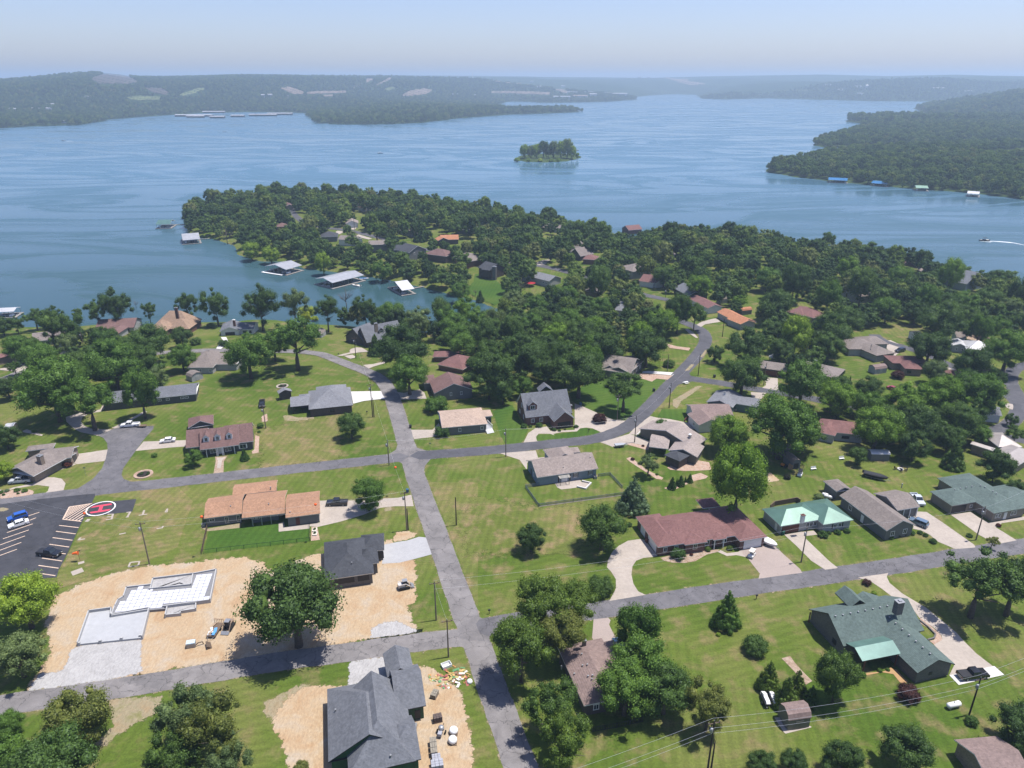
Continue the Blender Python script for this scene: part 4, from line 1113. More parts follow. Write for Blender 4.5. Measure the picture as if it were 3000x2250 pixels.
house('house','tan roofed grey house with white side deck by the road corner','house',[Wing('b5',(640,1350),(1235,1298),C=(1135,1085),ridge='x',ends='gh',p=.33,e=2.9),
 Wing('b5',(1060,1215),(1300,1194),C=(1258,1112),ridge='x',ends='gh',p=.33,e=2.9)],W_GREY,R_TAN,WHITE,opens=wn(0,'F',(.38,.9),.9,1.3)+[(1,'F',.72,.5,1.7,'s',DARK,.5),(1,'F',.9,.5,1.7,'s',DARK,.5)])
house('house','steep slate roofed red brick house with front carport gable','house',[Wing('b5',(1725,1216),(2330,1150),d=13,ridge='x',ends='gg',p=.92,e=3.1),Wing('b6',(102,1268),(378,1229),d=11,ridge='y',ends='gg',p=.8,e=3.0),
 Wing('b5',(1900,880),(2080,865),d=3.5,ridge='y',ends='gg',p=.8,e=6.5,walls=False)],W_BRICK,R_GREY,WHITE,opens=wn(0,'F',(.14,.33),1.2,1.4)+wn(0,'L',(.3,.7),1.0,1.4)+[(1,'F',.5,4.6,2.3,'s',DARK,.02)]+[(0,'L',.5,1.2,1.5,'w',WHITE,4.2)],
 dorm=[(0,.18,3.0,1.7,1.9,W_BRICK)],chims=[('b6',318,1050,4.6,.9,4.4,W_BRICK,GREYM)])
house('house','grey gabled house with maroon roof seen end on behind the tan roofed house','house',[Wing('b5',(540,902),(1052,850),D=(440,745),ridge='y',ends='gg',p=.42,e=3.2),
 Wing('b5',(410,775),(560,760),d=8,ridge='x',ends='gg',p=.4,e=3.0)],W_GREY,R_RED2,WHITE,opens=wn(0,'F',(.42,.7),.75,1.3,WHITE,1.6))
house('house','house with maroon hip roof under the big oaks near the cove','house',[Wing('b5',(575,525),(910,595),C=(1040,430),ridge='x',ends='hh',p=.4,e=2.8),Wing('b5',(520,430),(860,430),d=7,ridge='x',ends='hh',p=.4,e=2.8)],W_BRICK,R_RED,WHITE)
house('house','olive house with driftwood roof and raised white balcony by the forked road','house',[Wing('b6',(690,590),(1100,650),D=(840,412),ridge='x',ends='gg',p=.42,e=3.4),
 Wing('b6',(708,592),(925,590),d=7,ridge='y',ends='gg',p=.5,e=3.4),Wing('b6',(1080,640),(1262,482),d=9,ridge='x',ends='gg',p=.33,e=3.6)],W_OLIVE,R_BROWN,WHITE,opens=wn(1,'F',(.5,),.9,1.3,WHITE,1.4)+wn(2,'F',(.3,.6,.85),1.0,1.2,WHITE,1.5),vents=[('b6',930,415,6.2,.7)])
# left side
house('house','driftwood roofed stone house with tall chimney and carport at the left edge','house',[Wing('b1',(60,1242),(432,1314),d=15,ridge='y',ends='gh',p=.36,e=2.8,ov=1.2),
 Wing('b1',(480,1118),(925,1072),C=(1000,922),ridge='x',ends='gg',p=.36,e=2.8),Wing('b1',(330,990),(690,945),C=(705,882),ridge='x',ends='hh',p=.36,e=2.8)],W_BBRICK,R_BROWN,WHITE,
 opens=[(0,'F',.4,4.8,2.2,'s',DARK,.02),(1,'F',.55,1.4,1.0,'w',WHITE),(1,'R',.5,3.0,2.2,'s',DARK,.02)],chims=[('b1',512,1040,6.4,1.5,6.3,W_BBRICK,GREYM)])
house('house','long dark ranch house with slate blue roof beyond the white sedan','house',[Wing('a1',(1100,1418),(2122,1310),C=(2132,1190),ridge='x',ends='hg',p=.36),
 Wing('a1',(1100,1419),(1420,1386),d=11,ridge='y',ends='hh',p=.38)],W_DGREY,R_GREY,WHITE,opens=wn(0,'F',(.1,.19,.6,.69,.85,.9),1.2,.8,WHITE,1.4)+[(0,'F',.04,.9,2.0,'s',WHITE,.1)])
house('house','pale grey roofed white house beside the barrel roofed shed','house',[Wing('b2',(208,790),(545,788),D=(285,610),ridge='x',ends='hh',p=.5,e=2.8),Wing('b2',(535,748),(855,745),d=10,ridge='x',ends='hg',p=.42,e=3.0),
 Wing('b2',(390,690),(640,660),d=9,ridge='y',ends='hh',p=.6,e=3.0)],W_LGREY,R_BROWN,WHITE,opens=wn(0,'F',(.12,.5,.9),.8,1.3))
house('house','white lakeside house with slate gable roof and dark garage door','house',[Wing('b2',(680,300),(1075,292),C=(1080,207),ridge='x',ends='gg',p=.4,e=2.8),
 Wing('b2',(632,320),(895,303),d=12,ridge='y',ends='gg',p=.4,e=2.8)],W_WHITE,R_GREY,WHITE,opens=[(1,'F',.5,4.2,2.2,'g',DARK)]+wn(0,'F',(.68,.76,.9),1.1,1.4,DARK),chims=[('b2',818,165,5.5,1.0,3.0,W_BRICK,WHITE)])
house('house','large lakeside house with golden brown hip roofs left of the cove','house',[Wing('a1',(1640,590),(2060,592),C=(2010,500),ridge='x',ends='hh',p=.95,e=3.4),
 Wing('a1',(1602,632),(1795,634),d=11,ridge='y',ends='hh',p=.85,e=3.2),Wing('a1',(1820,608),(2045,610),d=9,ridge='y',ends='hh',p=.8,e=3.2)],W_BRICK,R_GOLD,DARK,opens=[(2,'F',.6,1.6,1.8,'s',DARK,.6)],chims=[('a1',1900,375,13.0,1.2,5.0,W_BRICK,GREYM)])
house('house','brown roofed lakeside cottage with white porch wall beside the purple shrub','house',[Wing('a1',(1022,612),(1447,592),C=(1437,503),ridge='x',ends='gg',p=.4,e=2.7),
 Wing('a1',(1130,660),(1278,660),d=10,ridge='y',ends='gg',p=.38,e=2.7)],W_LGREY,R_RED2,DARK,opens=wn(0,'F',(.7,.85),1.2,1.2,DARK))
house('house','grey roofed white lakeside house second from the left edge','house',[Wing('a1',(342,748),(800,692),C=(765,615),ridge='x',ends='gg',p=.36,e=2.8),Wing('a1',(568,770),(815,740),d=11,ridge='y',ends='gg',p=.36,e=2.8)],W_LGREY,R_BROWN,WHITE,opens=wn(0,'F',(.2,.35),1.4,1.6,DARK,.4)+[(1,'F',.5,4.4,2.2,'g')])
house('house','low maroon roofed house cut by the left edge of the picture','house',[Wing('a1',(-260,985),(300,852),C=(235,826),ridge='x',ends='hh',p=.36,e=2.8)],W_BBRICK,R_RED,DARK,opens=[(0,'F',.9,2.6,2.2,'s',DARK,.05)])
house('house','steep brown shingle house with two dark dormers above the curving road','house',[Wing('b4',(1215,690),(1700,590),d=12,ridge='x',ends='gg',p=.95,e=2.8),
 Wing('b4',(925,605),(1160,662),d=11,ridge='y',ends='gg',p=.85,e=2.8)],W_DBRICK,R_GREY,DARK,opens=[(1,'F',.5,1.8,2.0,'s',DARK,.2)],dorm=[(0,.45,2.4,1.5,2.4,W_DBRICK),(0,.72,2.4,1.5,2.4,W_DBRICK)],chims=[('b4',1330,430,9.0,1.3,4.0,W_BBRICK,GREYM)])
# right side
house('house','pale pink roofed house with dark pavilion near the blue spruce','house',[Wing('e2',(735,362),(862,278),d=20,ridge='x',ends='gg',p=.26,e=2.7),Wing('e2',(500,385),(770,448),d=8,ridge='y',ends='gg',p=.34,e=2.7),
 Wing('e2',(320,350),(500,372),d=9,ridge='x',ends='gh',p=.3,e=2.7,walls=False)],W_OLIVE,shingle('pale_pink_shingles',(.36,.305,.28)),WHITE,opens=[(2,'F',.02,-.3,2.7,'p',WOOD),(0,'F',.6,1.0,1.2,'w',DARK)],chims=[('e2',703,232,5.0,.8,1.6,GREYM,WHITE)])
house('house','brown roofed white house with timber entry steps beside the green lawn','house',[Wing('e2',(785,152),(1010,130),d=9,ridge='y',ends='gg',p=.4,e=2.8),
 Wing('e2',(740,72),(1110,60),d=10,ridge='x',ends='gg',p=.36,e=2.8)],W_WHITE,R_PINK,WHITE,opens=wn(0,'L',(.5,),1.4,.9)+wn(1,'F',(.12,),1.2,.9))
house('house','teal sided house with light grey gable roof and white windows','house',[Wing('b7',(305,1013),(648,1087),D=(440,862),ridge='y',ends='gg',p=.36,e=2.8),
 Wing('b7',(600,1020),(985,1080),C=(1030,978),ridge='x',ends='gg',p=.36,e=2.8)],W_TEAL,R_LGREY,WHITE,opens=wn(0,'F',(.4,.52,.64),.8,1.3,WHITE),chims=[('b7',548,880,5.6,.7,1.8,WHITE,GREYM)])
house('house','long brown roofed ranch house behind the gazebo and white skylight','house',[Wing('b7',(985,570),(1345,620),d=9,ridge='x',ends='gg',p=.34,e=2.8),Wing('b7',(1320,560),(1990,710),C=(2040,575),ridge='x',ends='gh',p=.34,e=2.8)],W_DBRICK,R_BROWN,DARK,opens=[(0,'F',.5,5.5,2.2,'g',REDWOOD)],chims=[('b7',1728,470,5.4,.8,2.0,W_STONE,GREYM)])
house('house','maroon roofed house behind the giant tree on the right lawn','house',[Wing('b7',(1690,1390),(1975,1455),d=11,ridge='y',ends='hh',p=.38,e=2.8),Wing('b7',(1850,1395),(2360,1450),d=10,ridge='x',ends='hh',p=.36,e=2.8)],W_LGREY,R_RED,WHITE,opens=wn(1,'F',(.5,.58),1.4,1.0,DARK))
house('house','large driftwood hip roofed house beside the dry lawn at the right','house',[Wing('b8',(300,415),(550,378),D=(200,230),ridge='y',ends='hh',p=.4,e=2.8),
 Wing('b8',(-60,330),(350,330),d=13,ridge='x',ends='hh',p=.4,e=2.8),Wing('b8',(150,270),(462,262),d=10,ridge='x',ends='hh',p=.42,e=2.8)],W_LGREY,R_BROWN,DARK,vents=[('b8',232,290,5.0,1.0),('b8',222,330,4.6,.6)])
house('house','brown roofed house with white patio behind the flowering magnolia','house',[Wing('e1',(160,575),(335,585),d=10,ridge='x',ends='hh',p=.36,e=2.7),Wing('e1',(48,525),(400,530),d=9,ridge='x',ends='hh',p=.36,e=2.7)],W_BBRICK,R_RED,DARK,opens=wn(0,'F',(.25,),1.6,1.1,DARK))
house('house','white metal roofed house with small gabled bay at the far right','house',[Wing('e1',(740,405),(990,430),C=(960,335),ridge='x',ends='hh',p=.36,e=2.8),
 Wing('e1',(602,360),(745,375),d=8,ridge='y',ends='gg',p=.4,e=2.8)],W_LGREY,M_WHITE,WHITE,opens=wn(1,'F',(.3,.75),.8,1.2))
house('house','pale grey house behind the white metal roof by a gravel yard','house',[Wing('e1',(640,285),(735,292),d=8,ridge='x',ends='gg',p=.4,e=3.0)],W_WHITE,R_BROWN,WHITE)
house('house','maroon roofed garage half hidden under the far right trees','house',[Wing('e1',(555,645),(680,650),d=7,ridge='x',ends='gg',p=.36,e=2.6)],W_BBRICK,R_RED,DARK)
house('house','cream metal roofed house at the right edge with radiating ridges','house',[Wing('c7',(1385,245),(1700,345),D=(1330,180),ridge='x',ends='gh',p=.3,e=2.8),
 Wing('c7',(1630,415),(2035,560),d=14,ridge='y',ends='hh',p=.34,e=2.8),Wing('c7',(1780,290),(2110,290),d=10,ridge='x',ends='hh',p=.34,e=2.8)],W_BBRICK,M_CREAM,WHITE)
house('house','small white roofed house beside the round tree at the far right road','house',[Wing('b8',(1695,1170),(1930,1195),d=8,ridge='x',ends='gg',p=.36,e=2.7)],W_WHITE,R_LGREY,WHITE)
house('house','terracotta roofed house at the bend of the dark road','house',[Wing('a5',(570,1040),(745,1110),d=10,ridge='x',ends='gg',p=.36,e=2.8),Wing('a5',(440,950),(750,1112),C=(945,1085),ridge='x',ends='gg',p=.36,e=2.8)],W_LGREY,R_TERRA,OFFW,opens=wn(1,'F',(.25,.62,.85),1.3,1.1,OFFW))
house('house','low white house with maroon roof behind the terracotta roofed one','house',[Wing('a5',(75,775),(325,905),C=(520,885),ridge='x',ends='gg',p=.36,e=2.8)],W_WHITE,R_RED,WHITE)
house('house','slate roofed house with white porch pillars among trees up the road','house',[Wing('a4',(1740,900),(1905,985),d=12,ridge='x',ends='gg',p=.4,e=2.8),
 Wing('a4',(1905,975),(2060,975),d=12,ridge='y',ends='gg',p=.4,e=2.8)],W_DGREY,R_GREY,WHITE,opens=[(0,'F',.1,-.2,2.7,'p'),(0,'F',.4,-.2,2.7,'p')])
house('house','brown hip roofed two storey house with pale garage in the upper wood','house',[Wing('a4',(1180,665),(1305,725),d=12,ridge='x',ends='hh',p=.42,e=4.5),
 Wing('a4',(1305,727),(1520,690),d=11,ridge='x',ends='hh',p=.4,e=4.5)],W_LGREY,R_BROWN,WHITE,opens=[(0,'F',.6,4.0,2.2,'g')])
house('house','maroon gabled cottage just below the two storey house in the wood','house',[Wing('a4',(1390,790),(1555,850),d=9,ridge='x',ends='gg',p=.45,e=2.8),Wing('a4',(1530,850),(1625,800),d=9,ridge='y',ends='gg',p=.45,e=2.8)],W_WHITE,R_RED,WHITE)
house('house','brown roofed cottage with white balcony in the middle of the wood','house',[Wing('a4',(780,930),(945,950),d=11,ridge='y',ends='gh',p=.45,e=3.0),Wing('a4',(900,900),(995,880),d=8,ridge='x',ends='gg',p=.4,e=3.2)],W_TAN,R_BROWN,WHITE)
house('house','grey gabled cottage peeping out beside the long dark oaks','house',[Wing('a4',(1110,1140),(1200,1150),d=12,ridge='x',ends='gg',p=.5,e=3.2)],W_LGREY,R_LGREY,WHITE)
house('house','brown gabled house with steep front peak in the upper wood','house',[Wing('a4',(615,530),(740,560),d=12,ridge='y',ends='gg',p=.8,e=3.0),Wing('a4',(590,505),(800,530),d=10,ridge='x',ends='gg',p=.6,e=3.0)],W_DBRICK,R_BROWN,WHITE)
house('house','maroon roofed house touching the steep gabled one in the wood','house',[Wing('a4',(760,590),(905,600),d=11,ridge='x',ends='hh',p=.4,e=3.0)],W_BRICK,R_RED,WHITE)
house('house','driftwood roofed house behind the steep gabled one in the wood','house',[Wing('a4',(655,440),(980,455),d=11,ridge='x',ends='gg',p=.45,e=3.0)],W_TAN,R_BROWN,WHITE)
house('house','grey house by the far shore with a white flagpole base','house',[Wing('a4',(275,245),(520,258),d=11,ridge='x',ends='gg',p=.45,e=3.4)],W_LGREY,R_BROWN,WHITE)
house('house','red roofed house glimpsed between oaks at the far shore','house',[Wing('a4',(1260,278),(1410,265),d=11,ridge='x',ends='gg',p=.5,e=3.4)],W_BRICK,R_RED,WHITE)
house('house','pale brown hip roofed house under the tall tree at the far shore','house',[Wing('a4',(1570,550),(1760,560),d=11,ridge='x',ends='hh',p=.42,e=3.0)],W_TAN,R_BROWN,WHITE)
house('house','silver grey roofed house with red umbrella patio above the lakeside lawn','house',[Wing('a4',(95,755),(400,830),d=11,ridge='x',ends='gg',p=.4,e=3.0)],W_LGREY,R_LGREY,WHITE,opens=wn(0,'F',(.8,.9),1.2,1.2))
# peninsula
house('house','dark grey two storey house with red deck above the cove','house',[Wing('a3',(730,890),(925,850),d=13,ridge='y',ends='gg',p=.45,e=5.4),Wing('a3',(560,860),(760,870),d=11,ridge='x',ends='gg',p=.45,e=5.0)],W_GREY,R_DK,WHITE,opens=wn(0,'F',(.3,.7),1.2,1.4,WHITE,3.4))
house('house','brown hip roofed house with red brick walls next to the dark two storey house','house',[Wing('a3',(890,900),(1130,930),d=13,ridge='x',ends='hh',p=.45,e=3.6)],W_DBRICK,R_RED2,WHITE)
house('house','wide driftwood roofed brick house on the peninsula above the cove trees','house',[Wing('a3',(1215,930),(1400,960),d=12,ridge='x',ends='hh',p=.4,e=3.6),Wing('a3',(1340,990),(1565,955),d=12,ridge='x',ends='hh',p=.36,e=3.6)],W_BRICK,R_BROWN,WHITE)
house('house','charcoal roofed dark timber house with stone chimney above the lakeside lawn','house',[Wing('a3',(1510,1070),(1620,1085),d=13,ridge='x',ends='gg',p=.45,e=4.6),Wing('a3',(1600,1085),(1770,1050),d=11,ridge='y',ends='gg',p=.5,e=4.6)],W_DBRICK,R_DK,DARK,chims=[('a3',1655,1035,4.5,2.2,8.0,W_STONE,GREYM)])
house('house','tan roofed two storey house with red brick chimney on the peninsula','house',[Wing('a3',(290,805),(520,800),d=10,ridge='x',ends='gg',p=.4,e=4.4)],W_GREY,R_BROWN,WHITE,chims=[('a3',515,785,3.5,1.2,7.0,W_BRICK,GREYM)])
house('house','white gabled house with pale brown roof on the peninsula road','house',[Wing('a3',(-40,745),(155,755),d=10,ridge='x',ends='gg',p=.4,e=3.6),Wing('a3',(140,755),(235,745),d=10,ridge='y',ends='gg',p=.4,e=3.6)],W_WHITE,R_BROWN,WHITE)
house('house','white garage house with beige gable roof and a parked white van','house',[Wing('a3',(45,575),(185,570),d=12,ridge='y',ends='gg',p=.42,e=3.2)],W_WHITE,R_TAUPE,WHITE,opens=[(0,'F',.5,4.6,2.2,'g')])
house('house','dark slate hip roofed house below the peninsula road','house',[Wing('a2',(1610,720),(1800,715),d=12,ridge='x',ends='hh',p=.5,e=3.0)],W_GREY,R_DK,WHITE)
house('house','beige roofed house with grey gable behind the pair of round trees','house',[Wing('a3',(600,640),(830,680),d=10,ridge='x',ends='gg',p=.36,e=3.0),Wing('a3',(665,655),(760,670),d=7,ridge='y',ends='gg',p=.45,e=3.0)],W_LGREY,R_TAUPE,WHITE)
house('house','bright terracotta roofed house in the middle of the peninsula','house',[Wing('a3',(1070,750),(1270,745),d=11,ridge='x',ends='gg',p=.42,e=3.0),Wing('a3',(1045,760),(1165,750),d=8,ridge='y',ends='gg',p=.45,e=3.0)],W_DBRICK,R_TERRA,WHITE)
house('house','grey flat gabled house at the back of the peninsula','house',[Wing('a3',(1250,640),(1475,638),d=11,ridge='x',ends='gg',p=.36,e=3.2)],W_GREY,R_LGREY,WHITE)
house('house','small white gabled house by the far shore of the peninsula','house',[Wing('a3',(1555,560),(1630,550),d=11,ridge='y',ends='gg',p=.5,e=4.0)],W_WHITE,R_PINK,WHITE)
house('house','blue white house with brown gable wing deep in the peninsula wood','house',[Wing('a3',(180,395),(245,405),d=9,ridge='x',ends='gg',p=.5,e=4.0),Wing('a3',(245,398),(370,350),d=10,ridge='x',ends='gg',p=.6,e=4.0)],W_WHITE,R_RED2,WHITE)
house('house','red brown roofed house at the head of the peninsula road','house',[Wing('a2',(1250,385),(1325,380),d=13,ridge='y',ends='gg',p=.45,e=4.0)],W_TAN,R_RED2,WHITE)
house('house','grey low roof among the peninsula trees beside the road end','house',[Wing('a2',(1160,545),(1260,545),d=9,ridge='x',ends='hh',p=.4,e=2.8)],W_GREY,R_LGREY,WHITE)
house('house','red brown roof half hidden in the peninsula trees','house',[Wing('a2',(1140,610),(1260,605),d=10,ridge='x',ends='hh',p=.45,e=3.2)],W_BRICK,R_RED2,WHITE)
# far right of the mainland
house('house','big blue sided house with slate roof near the right shore','house',[Wing('a6',(1470,590),(1705,520),d=14,ridge='y',ends='gg',p=.5,e=6.0),Wing('a6',(1330,540),(1600,590),d=13,ridge='x',ends='hg',p=.5,e=6.0)],W_BLUE,R_GREY,WHITE)
house('house','white house with beige roofs hidden in the right hand wood','house',[Wing('a6',(-90,690),(85,690),d=9,ridge='x',ends='gg',p=.4,e=3.4),Wing('a6',(60,755),(290,735),d=9,ridge='x',ends='gg',p=.45,e=3.6)],W_LGREY,R_TAUPE,WHITE)
house('house','brown roof peeping from the wood below the big grey tree','house',[Wing('a6',(520,270),(660,320),d=11,ridge='x',ends='gg',p=.5,e=3.6)],W_BRICK,R_RED2,WHITE)
house('house','small beige roof beside the brown one in the right wood','house',[Wing('a6',(850,420),(970,430),d=10,ridge='x',ends='hh',p=.5,e=3.6)],W_TAN,R_TAUPE,WHITE)
house('house','maroon roofed house between dark oaks left of the yellow green tree','house',[Wing('a5',(1420,950),(1690,1030),d=11,ridge='x',ends='gh',p=.4,e=2.8),Wing('a5',(1560,1000),(1760,930),d=9,ridge='x',ends='hh',p=.4,e=2.8)],W_TAN,R_RED,WHITE)
house('house','white house with grey roof at the right edge of the upper wood','house',[Wing('a6',(2120,940),(2300,990),d=10,ridge='x',ends='gg',p=.4,e=2.8)],W_WHITE,R_BROWN,WHITE)
house('house','brown roof corner at the bottom right edge under the trees','house',[Wing('e4',(960,1130),(1380,1090),d=9,ridge='x',ends='gg',p=.4,e=2.8)],W_BBRICK,R_PINK,WHITE,seen=False)
house('house','beige roofed house by the far shore behind the terracotta roof','house',[Wing('a5',(610,65),(800,72),d=11,ridge='x',ends='hh',p=.45,e=3.4)],W_TAN,R_RED2,WHITE)
# sheds and small buildings
def shed(label,w,wall,roof,trim=WHITE,cat='shed',name='garden_shed',opens=()):
 return house(name,label,cat,[w],wall,roof,trim,opens)
def barn(label,reg,A,B,d,wall,roof,e=2.0,rise=1.5,ridge='x',mat=None):
 """gambrel roofed shed"""
 w=Wing(reg,A,B,d=d,e=e,p=.1)
 Wd,H=(w.L,w.d)if ridge=='x' else(w.d,w.L)
 P=(lambda x,y,z:w.w(x,y,z))if ridge=='x' else(lambda x,y,z:w.w(w.L-y,x,z))
 c=w.a+w.ux*w.L/2+w.uy*w.d/2
 loc=(c.x,c.y,w.gz)
 root=thing('garden_shed',label,'shed',loc)
 prof=[(0,0),(.13*H,rise*.62),(.5*H,rise),(.87*H,rise*.62),(H,0)]
 rb,wb=MB(),MB()
 t=.09
 for i in range(4):
  (y0,z0),(y1,z1)=prof[i],prof[i+1]
  rb.add([P(-.12,y0,w.z+z0+t),P(Wd+.12,y0,w.z+z0+t),P(Wd+.12,y1,w.z+z1+t),P(-.12,y1,w.z+z1+t),P(-.12,y0,w.z+z0),P(Wd+.12,y0,w.z+z0),P(Wd+.12,y1,w.z+z1),P(-.12,y1,w.z+z1)],
   [(0,1,2,3),(7,6,5,4),(0,3,7,4),(1,5,6,2),(0,4,5,1),(3,2,6,7)])
 for x in(.04,Wd-.04):
  v=[P(x,.04,w.gz-.3),P(x,H-.04,w.gz-.3)]+[P(x,min(max(y,.04),H-.04),w.z+z-.01)for y,z in prof[::-1]]
  wb.add(v,[tuple(range(len(v)))])
 for y in(.05,H-.05):
  wb.add([P(.04,y,w.gz-.3),P(Wd-.04,y,w.gz-.3),P(Wd-.04,y,w.z),P(.04,y,w.z)],[(0,1,2,3)])
 wb.obj('wall',wall,root,loc)
 rb.obj('roof',roof,root,loc)
 SEEN.append((*proj(c.x,c.y,w.z),w.L*.5*F_PX/depth(c.y,0)))
 FOOT.append((c.x,c.y,max(w.L,w.d)*.6,2))
 q,rot=w.side('F',.5)
 link('door',door_mesh(1.5,1.8,wall if mat is None else mat),root,(q.x-loc[0]+w.ux.y*.42,q.y-loc[1]-w.ux.x*.42,.1),rot)
 return root
barn('tan gambrel shed on a white slab at the bottom right','d7',(1150,1522),(1388,1487),3.6,siding('khaki_siding',(.20,.19,.15)),R_PINK,2.3,1.5,'x')
barn('pale barrel roofed shed behind the long dark ranch house','a1',(2068,1130),(2190,1090),4.0,W_LGREY,R_BROWN,1.9,1.4,'y')
barn('grey gambrel shed near the cove shore','b4',(625,575),(685,528),5.0,W_LGREY,R_BROWN,2.0,1.4,'x')
barn('grey shed with open white doors beside the black golf cart','c6',(815,512),(930,500),5.0,W_GREY,R_BROWN,2.0,1.3,'y',DARK)
barn('cream shed with barrel roof near the maroon roofed patio house','b8',(285,590),(440,570),3.6,W_LGREY,R_PINK,2.0,1.3,'x')
barn('white lean metal shed at the edge of the dark right hand trees','c7',(20,385),(275,390),3.0,W_GREY,M_WHITE,2.2,.6,'x')
barn('small wooden shed by the left edge below the oaks','b1',(60,690),(170,680),3.5,W_TAN,M_WHITE,2.1,.8,'x')
barn('terracotta roofed shed behind the terracotta house','a5',(770,935),(900,920),3.5,W_GREY,R_TERRA,2.2,1.2,'x')
barn('white shed in the shade beyond the maroon roof','a5',(480,790),(585,780),3.0,W_LGREY,R_BROWN,2.2,.9,'x')
barn('dark barn wall in the deep shade of the giant tree','c6',(555,310),(790,320),3.5,W_DGREY,R_BROWN,2.4,1.0,'x')
barn('pale blue end wall of a shed beside the far right oak','e1',(250,260),(320,258),4.0,W_WHITE,R_BROWN,2.6,1.2,'x')
shed('small dark square shed with slate roof beside the round flower bed',Wing('b4',(72,1352),(250,1320),C=(236,1283),ridge='y',ends='gg',p=.45,e=2.6),W_DBRICK,R_LGREY,DARK)
shed('dark hip roofed timber pavilion beside the pale pink roofed house',Wing('e2',(605,487),(702,432),d=5.5,ridge='x',ends='hh',p=.4,e=2.7),W_DBRICK,R_DK,DARK,'pavilion','pavilion')
# trees
def leaf_mat(name,by_object=True):
 m=bpy.data.materials.new(name);m.use_nodes=True
 nt=m.node_tree;nt.nodes.clear()
 out=nt.nodes.new('ShaderNodeOutputMaterial')
 oi=nt.nodes.new('ShaderNodeObjectInfo')
 ge=nt.nodes.new('ShaderNodeNewGeometry')
 if by_object:col=oi.outputs['Color']
 else:col=ramp(nt,oi.outputs['Random'],[(0,(.033,.062,.020)),(.35,(.052,.092,.022)),(.7,(.078,.13,.028)),(.9,(.12,.168,.032)),(1,(.13,.145,.052))])
 col=mixc(nt,1.0,col,ramp(nt,ge.outputs['Random Per Island'],[(0,(.55,.6,.5)),(.5,(1,1,1)),(1,(1.6,1.5,1.45))]),'MULTIPLY')
 if by_object:
  col=mixc(nt,1.0,col,ramp(nt,oi.outputs['Random'],[(0,(.84,.86,.84)),(1,(1.18,1.12,1.1))]),'MULTIPLY')
 d=nt.nodes.new('ShaderNodeBsdfDiffuse');nt.links.new(col,d.inputs[0])
 t=nt.nodes.new('ShaderNodeBsdfTranslucent')
 nt.links.new(mixc(nt,1.0,col,(1.6,1.75,.45),'MULTIPLY'),t.inputs[0])
 mx=nt.nodes.new('ShaderNodeMixShader');mx.inputs[0].default_value=.24
 nt.links.new(d.outputs[0],mx.inputs[1]);nt.links.new(t.outputs[0],mx.inputs[2])
 g=nt.nodes.new('ShaderNodeBsdfGlossy');g.inputs['Roughness'].default_value=.5;g.inputs[0].default_value=(.8,.9,1,1)
 m2=nt.nodes.new('ShaderNodeMixShader');m2.inputs[0].default_value=.012
 nt.links.new(mx.outputs[0],m2.inputs[1]);nt.links.new(g.outputs[0],m2.inputs[2])
 nt.links.new(m2.outputs[0],out.inputs[0])
 return m
LEAF=leaf_mat('foliage')
LEAFW=leaf_mat('woodland_foliage',False)
BARK=plain('grey_bark',(.13,.105,.085),.9,.3,2.5)
def unit(n,r):
 v=r.normal(size=(n,3));v/=np.linalg.norm(v,axis=1)[:,None]
 return v
bm=bmesh.new();bmesh.ops.create_icosphere(bm,subdivisions=1,radius=1)
ICO_V=np.array([v.co[:]for v in bm.verts]);ICO_F=np.array([[v.index for v in f.verts]for f in bm.faces]);bm.free()
def crown_clumps(kind,r):
 """clump centres and radii for a crown about 1 wide each way, centred on the origin"""
 C,Rr=[],[]
 if kind in('oak','round','tall','loose'):
  n=dict(oak=42,round=38,tall=40,loose=34)[kind]
  k=0
  while len(C)<n:
   k+=1
   d=unit(1,r)[0]
   if d[2]<-.55 and r.rand()<.7:continue
   rad=r.uniform(.15,.38)if kind!='loose' else r.uniform(.12,.29)
   q=(1-rad*.85)*(r.uniform(.66,1.16)if kind in('oak','loose')else r.uniform(.8,1.06))
   C.append(d*q);Rr.append(rad)
  for _ in range(7):
   C.append(unit(1,r)[0]*r.uniform(0,.35));Rr.append(r.uniform(.28,.4))
 elif kind=='pine':
  for _ in range(58):
   d=unit(1,r)[0]
   if d[2]<-.6:d[2]*=-.5
   C.append(d*r.uniform(.35,.84));Rr.append(r.uniform(.17,.29))
 elif kind=='cone':
  for i in range(95):
   z=.95-1.92*math.sqrt(r.rand())
   rr=(1-z)*.5*.98+.03
   a=r.uniform(0,6.283)
   rad=.07+.15*(1-z)*.5*r.uniform(.7,1.2)
   C.append(np.array([math.cos(a)*(rr-rad*.7),math.sin(a)*(rr-rad*.7),z]));Rr.append(rad)
  for z in np.linspace(-.85,.7,8):
   C.append(np.array([0,0,z]));Rr.append((1-z)*.33+.03)
 elif kind=='bush':
  for _ in range(26):
   d=unit(1,r)[0];d[2]=abs(d[2])*1.1-.25
   rad=r.uniform(.22,.34)
   C.append(d*(1-rad)*r.uniform(.9,1.0));Rr.append(rad)
  for _ in range(5):
   C.append(unit(1,r)[0]*.25);Rr.append(.45)
 return np.array(C),np.array(Rr)
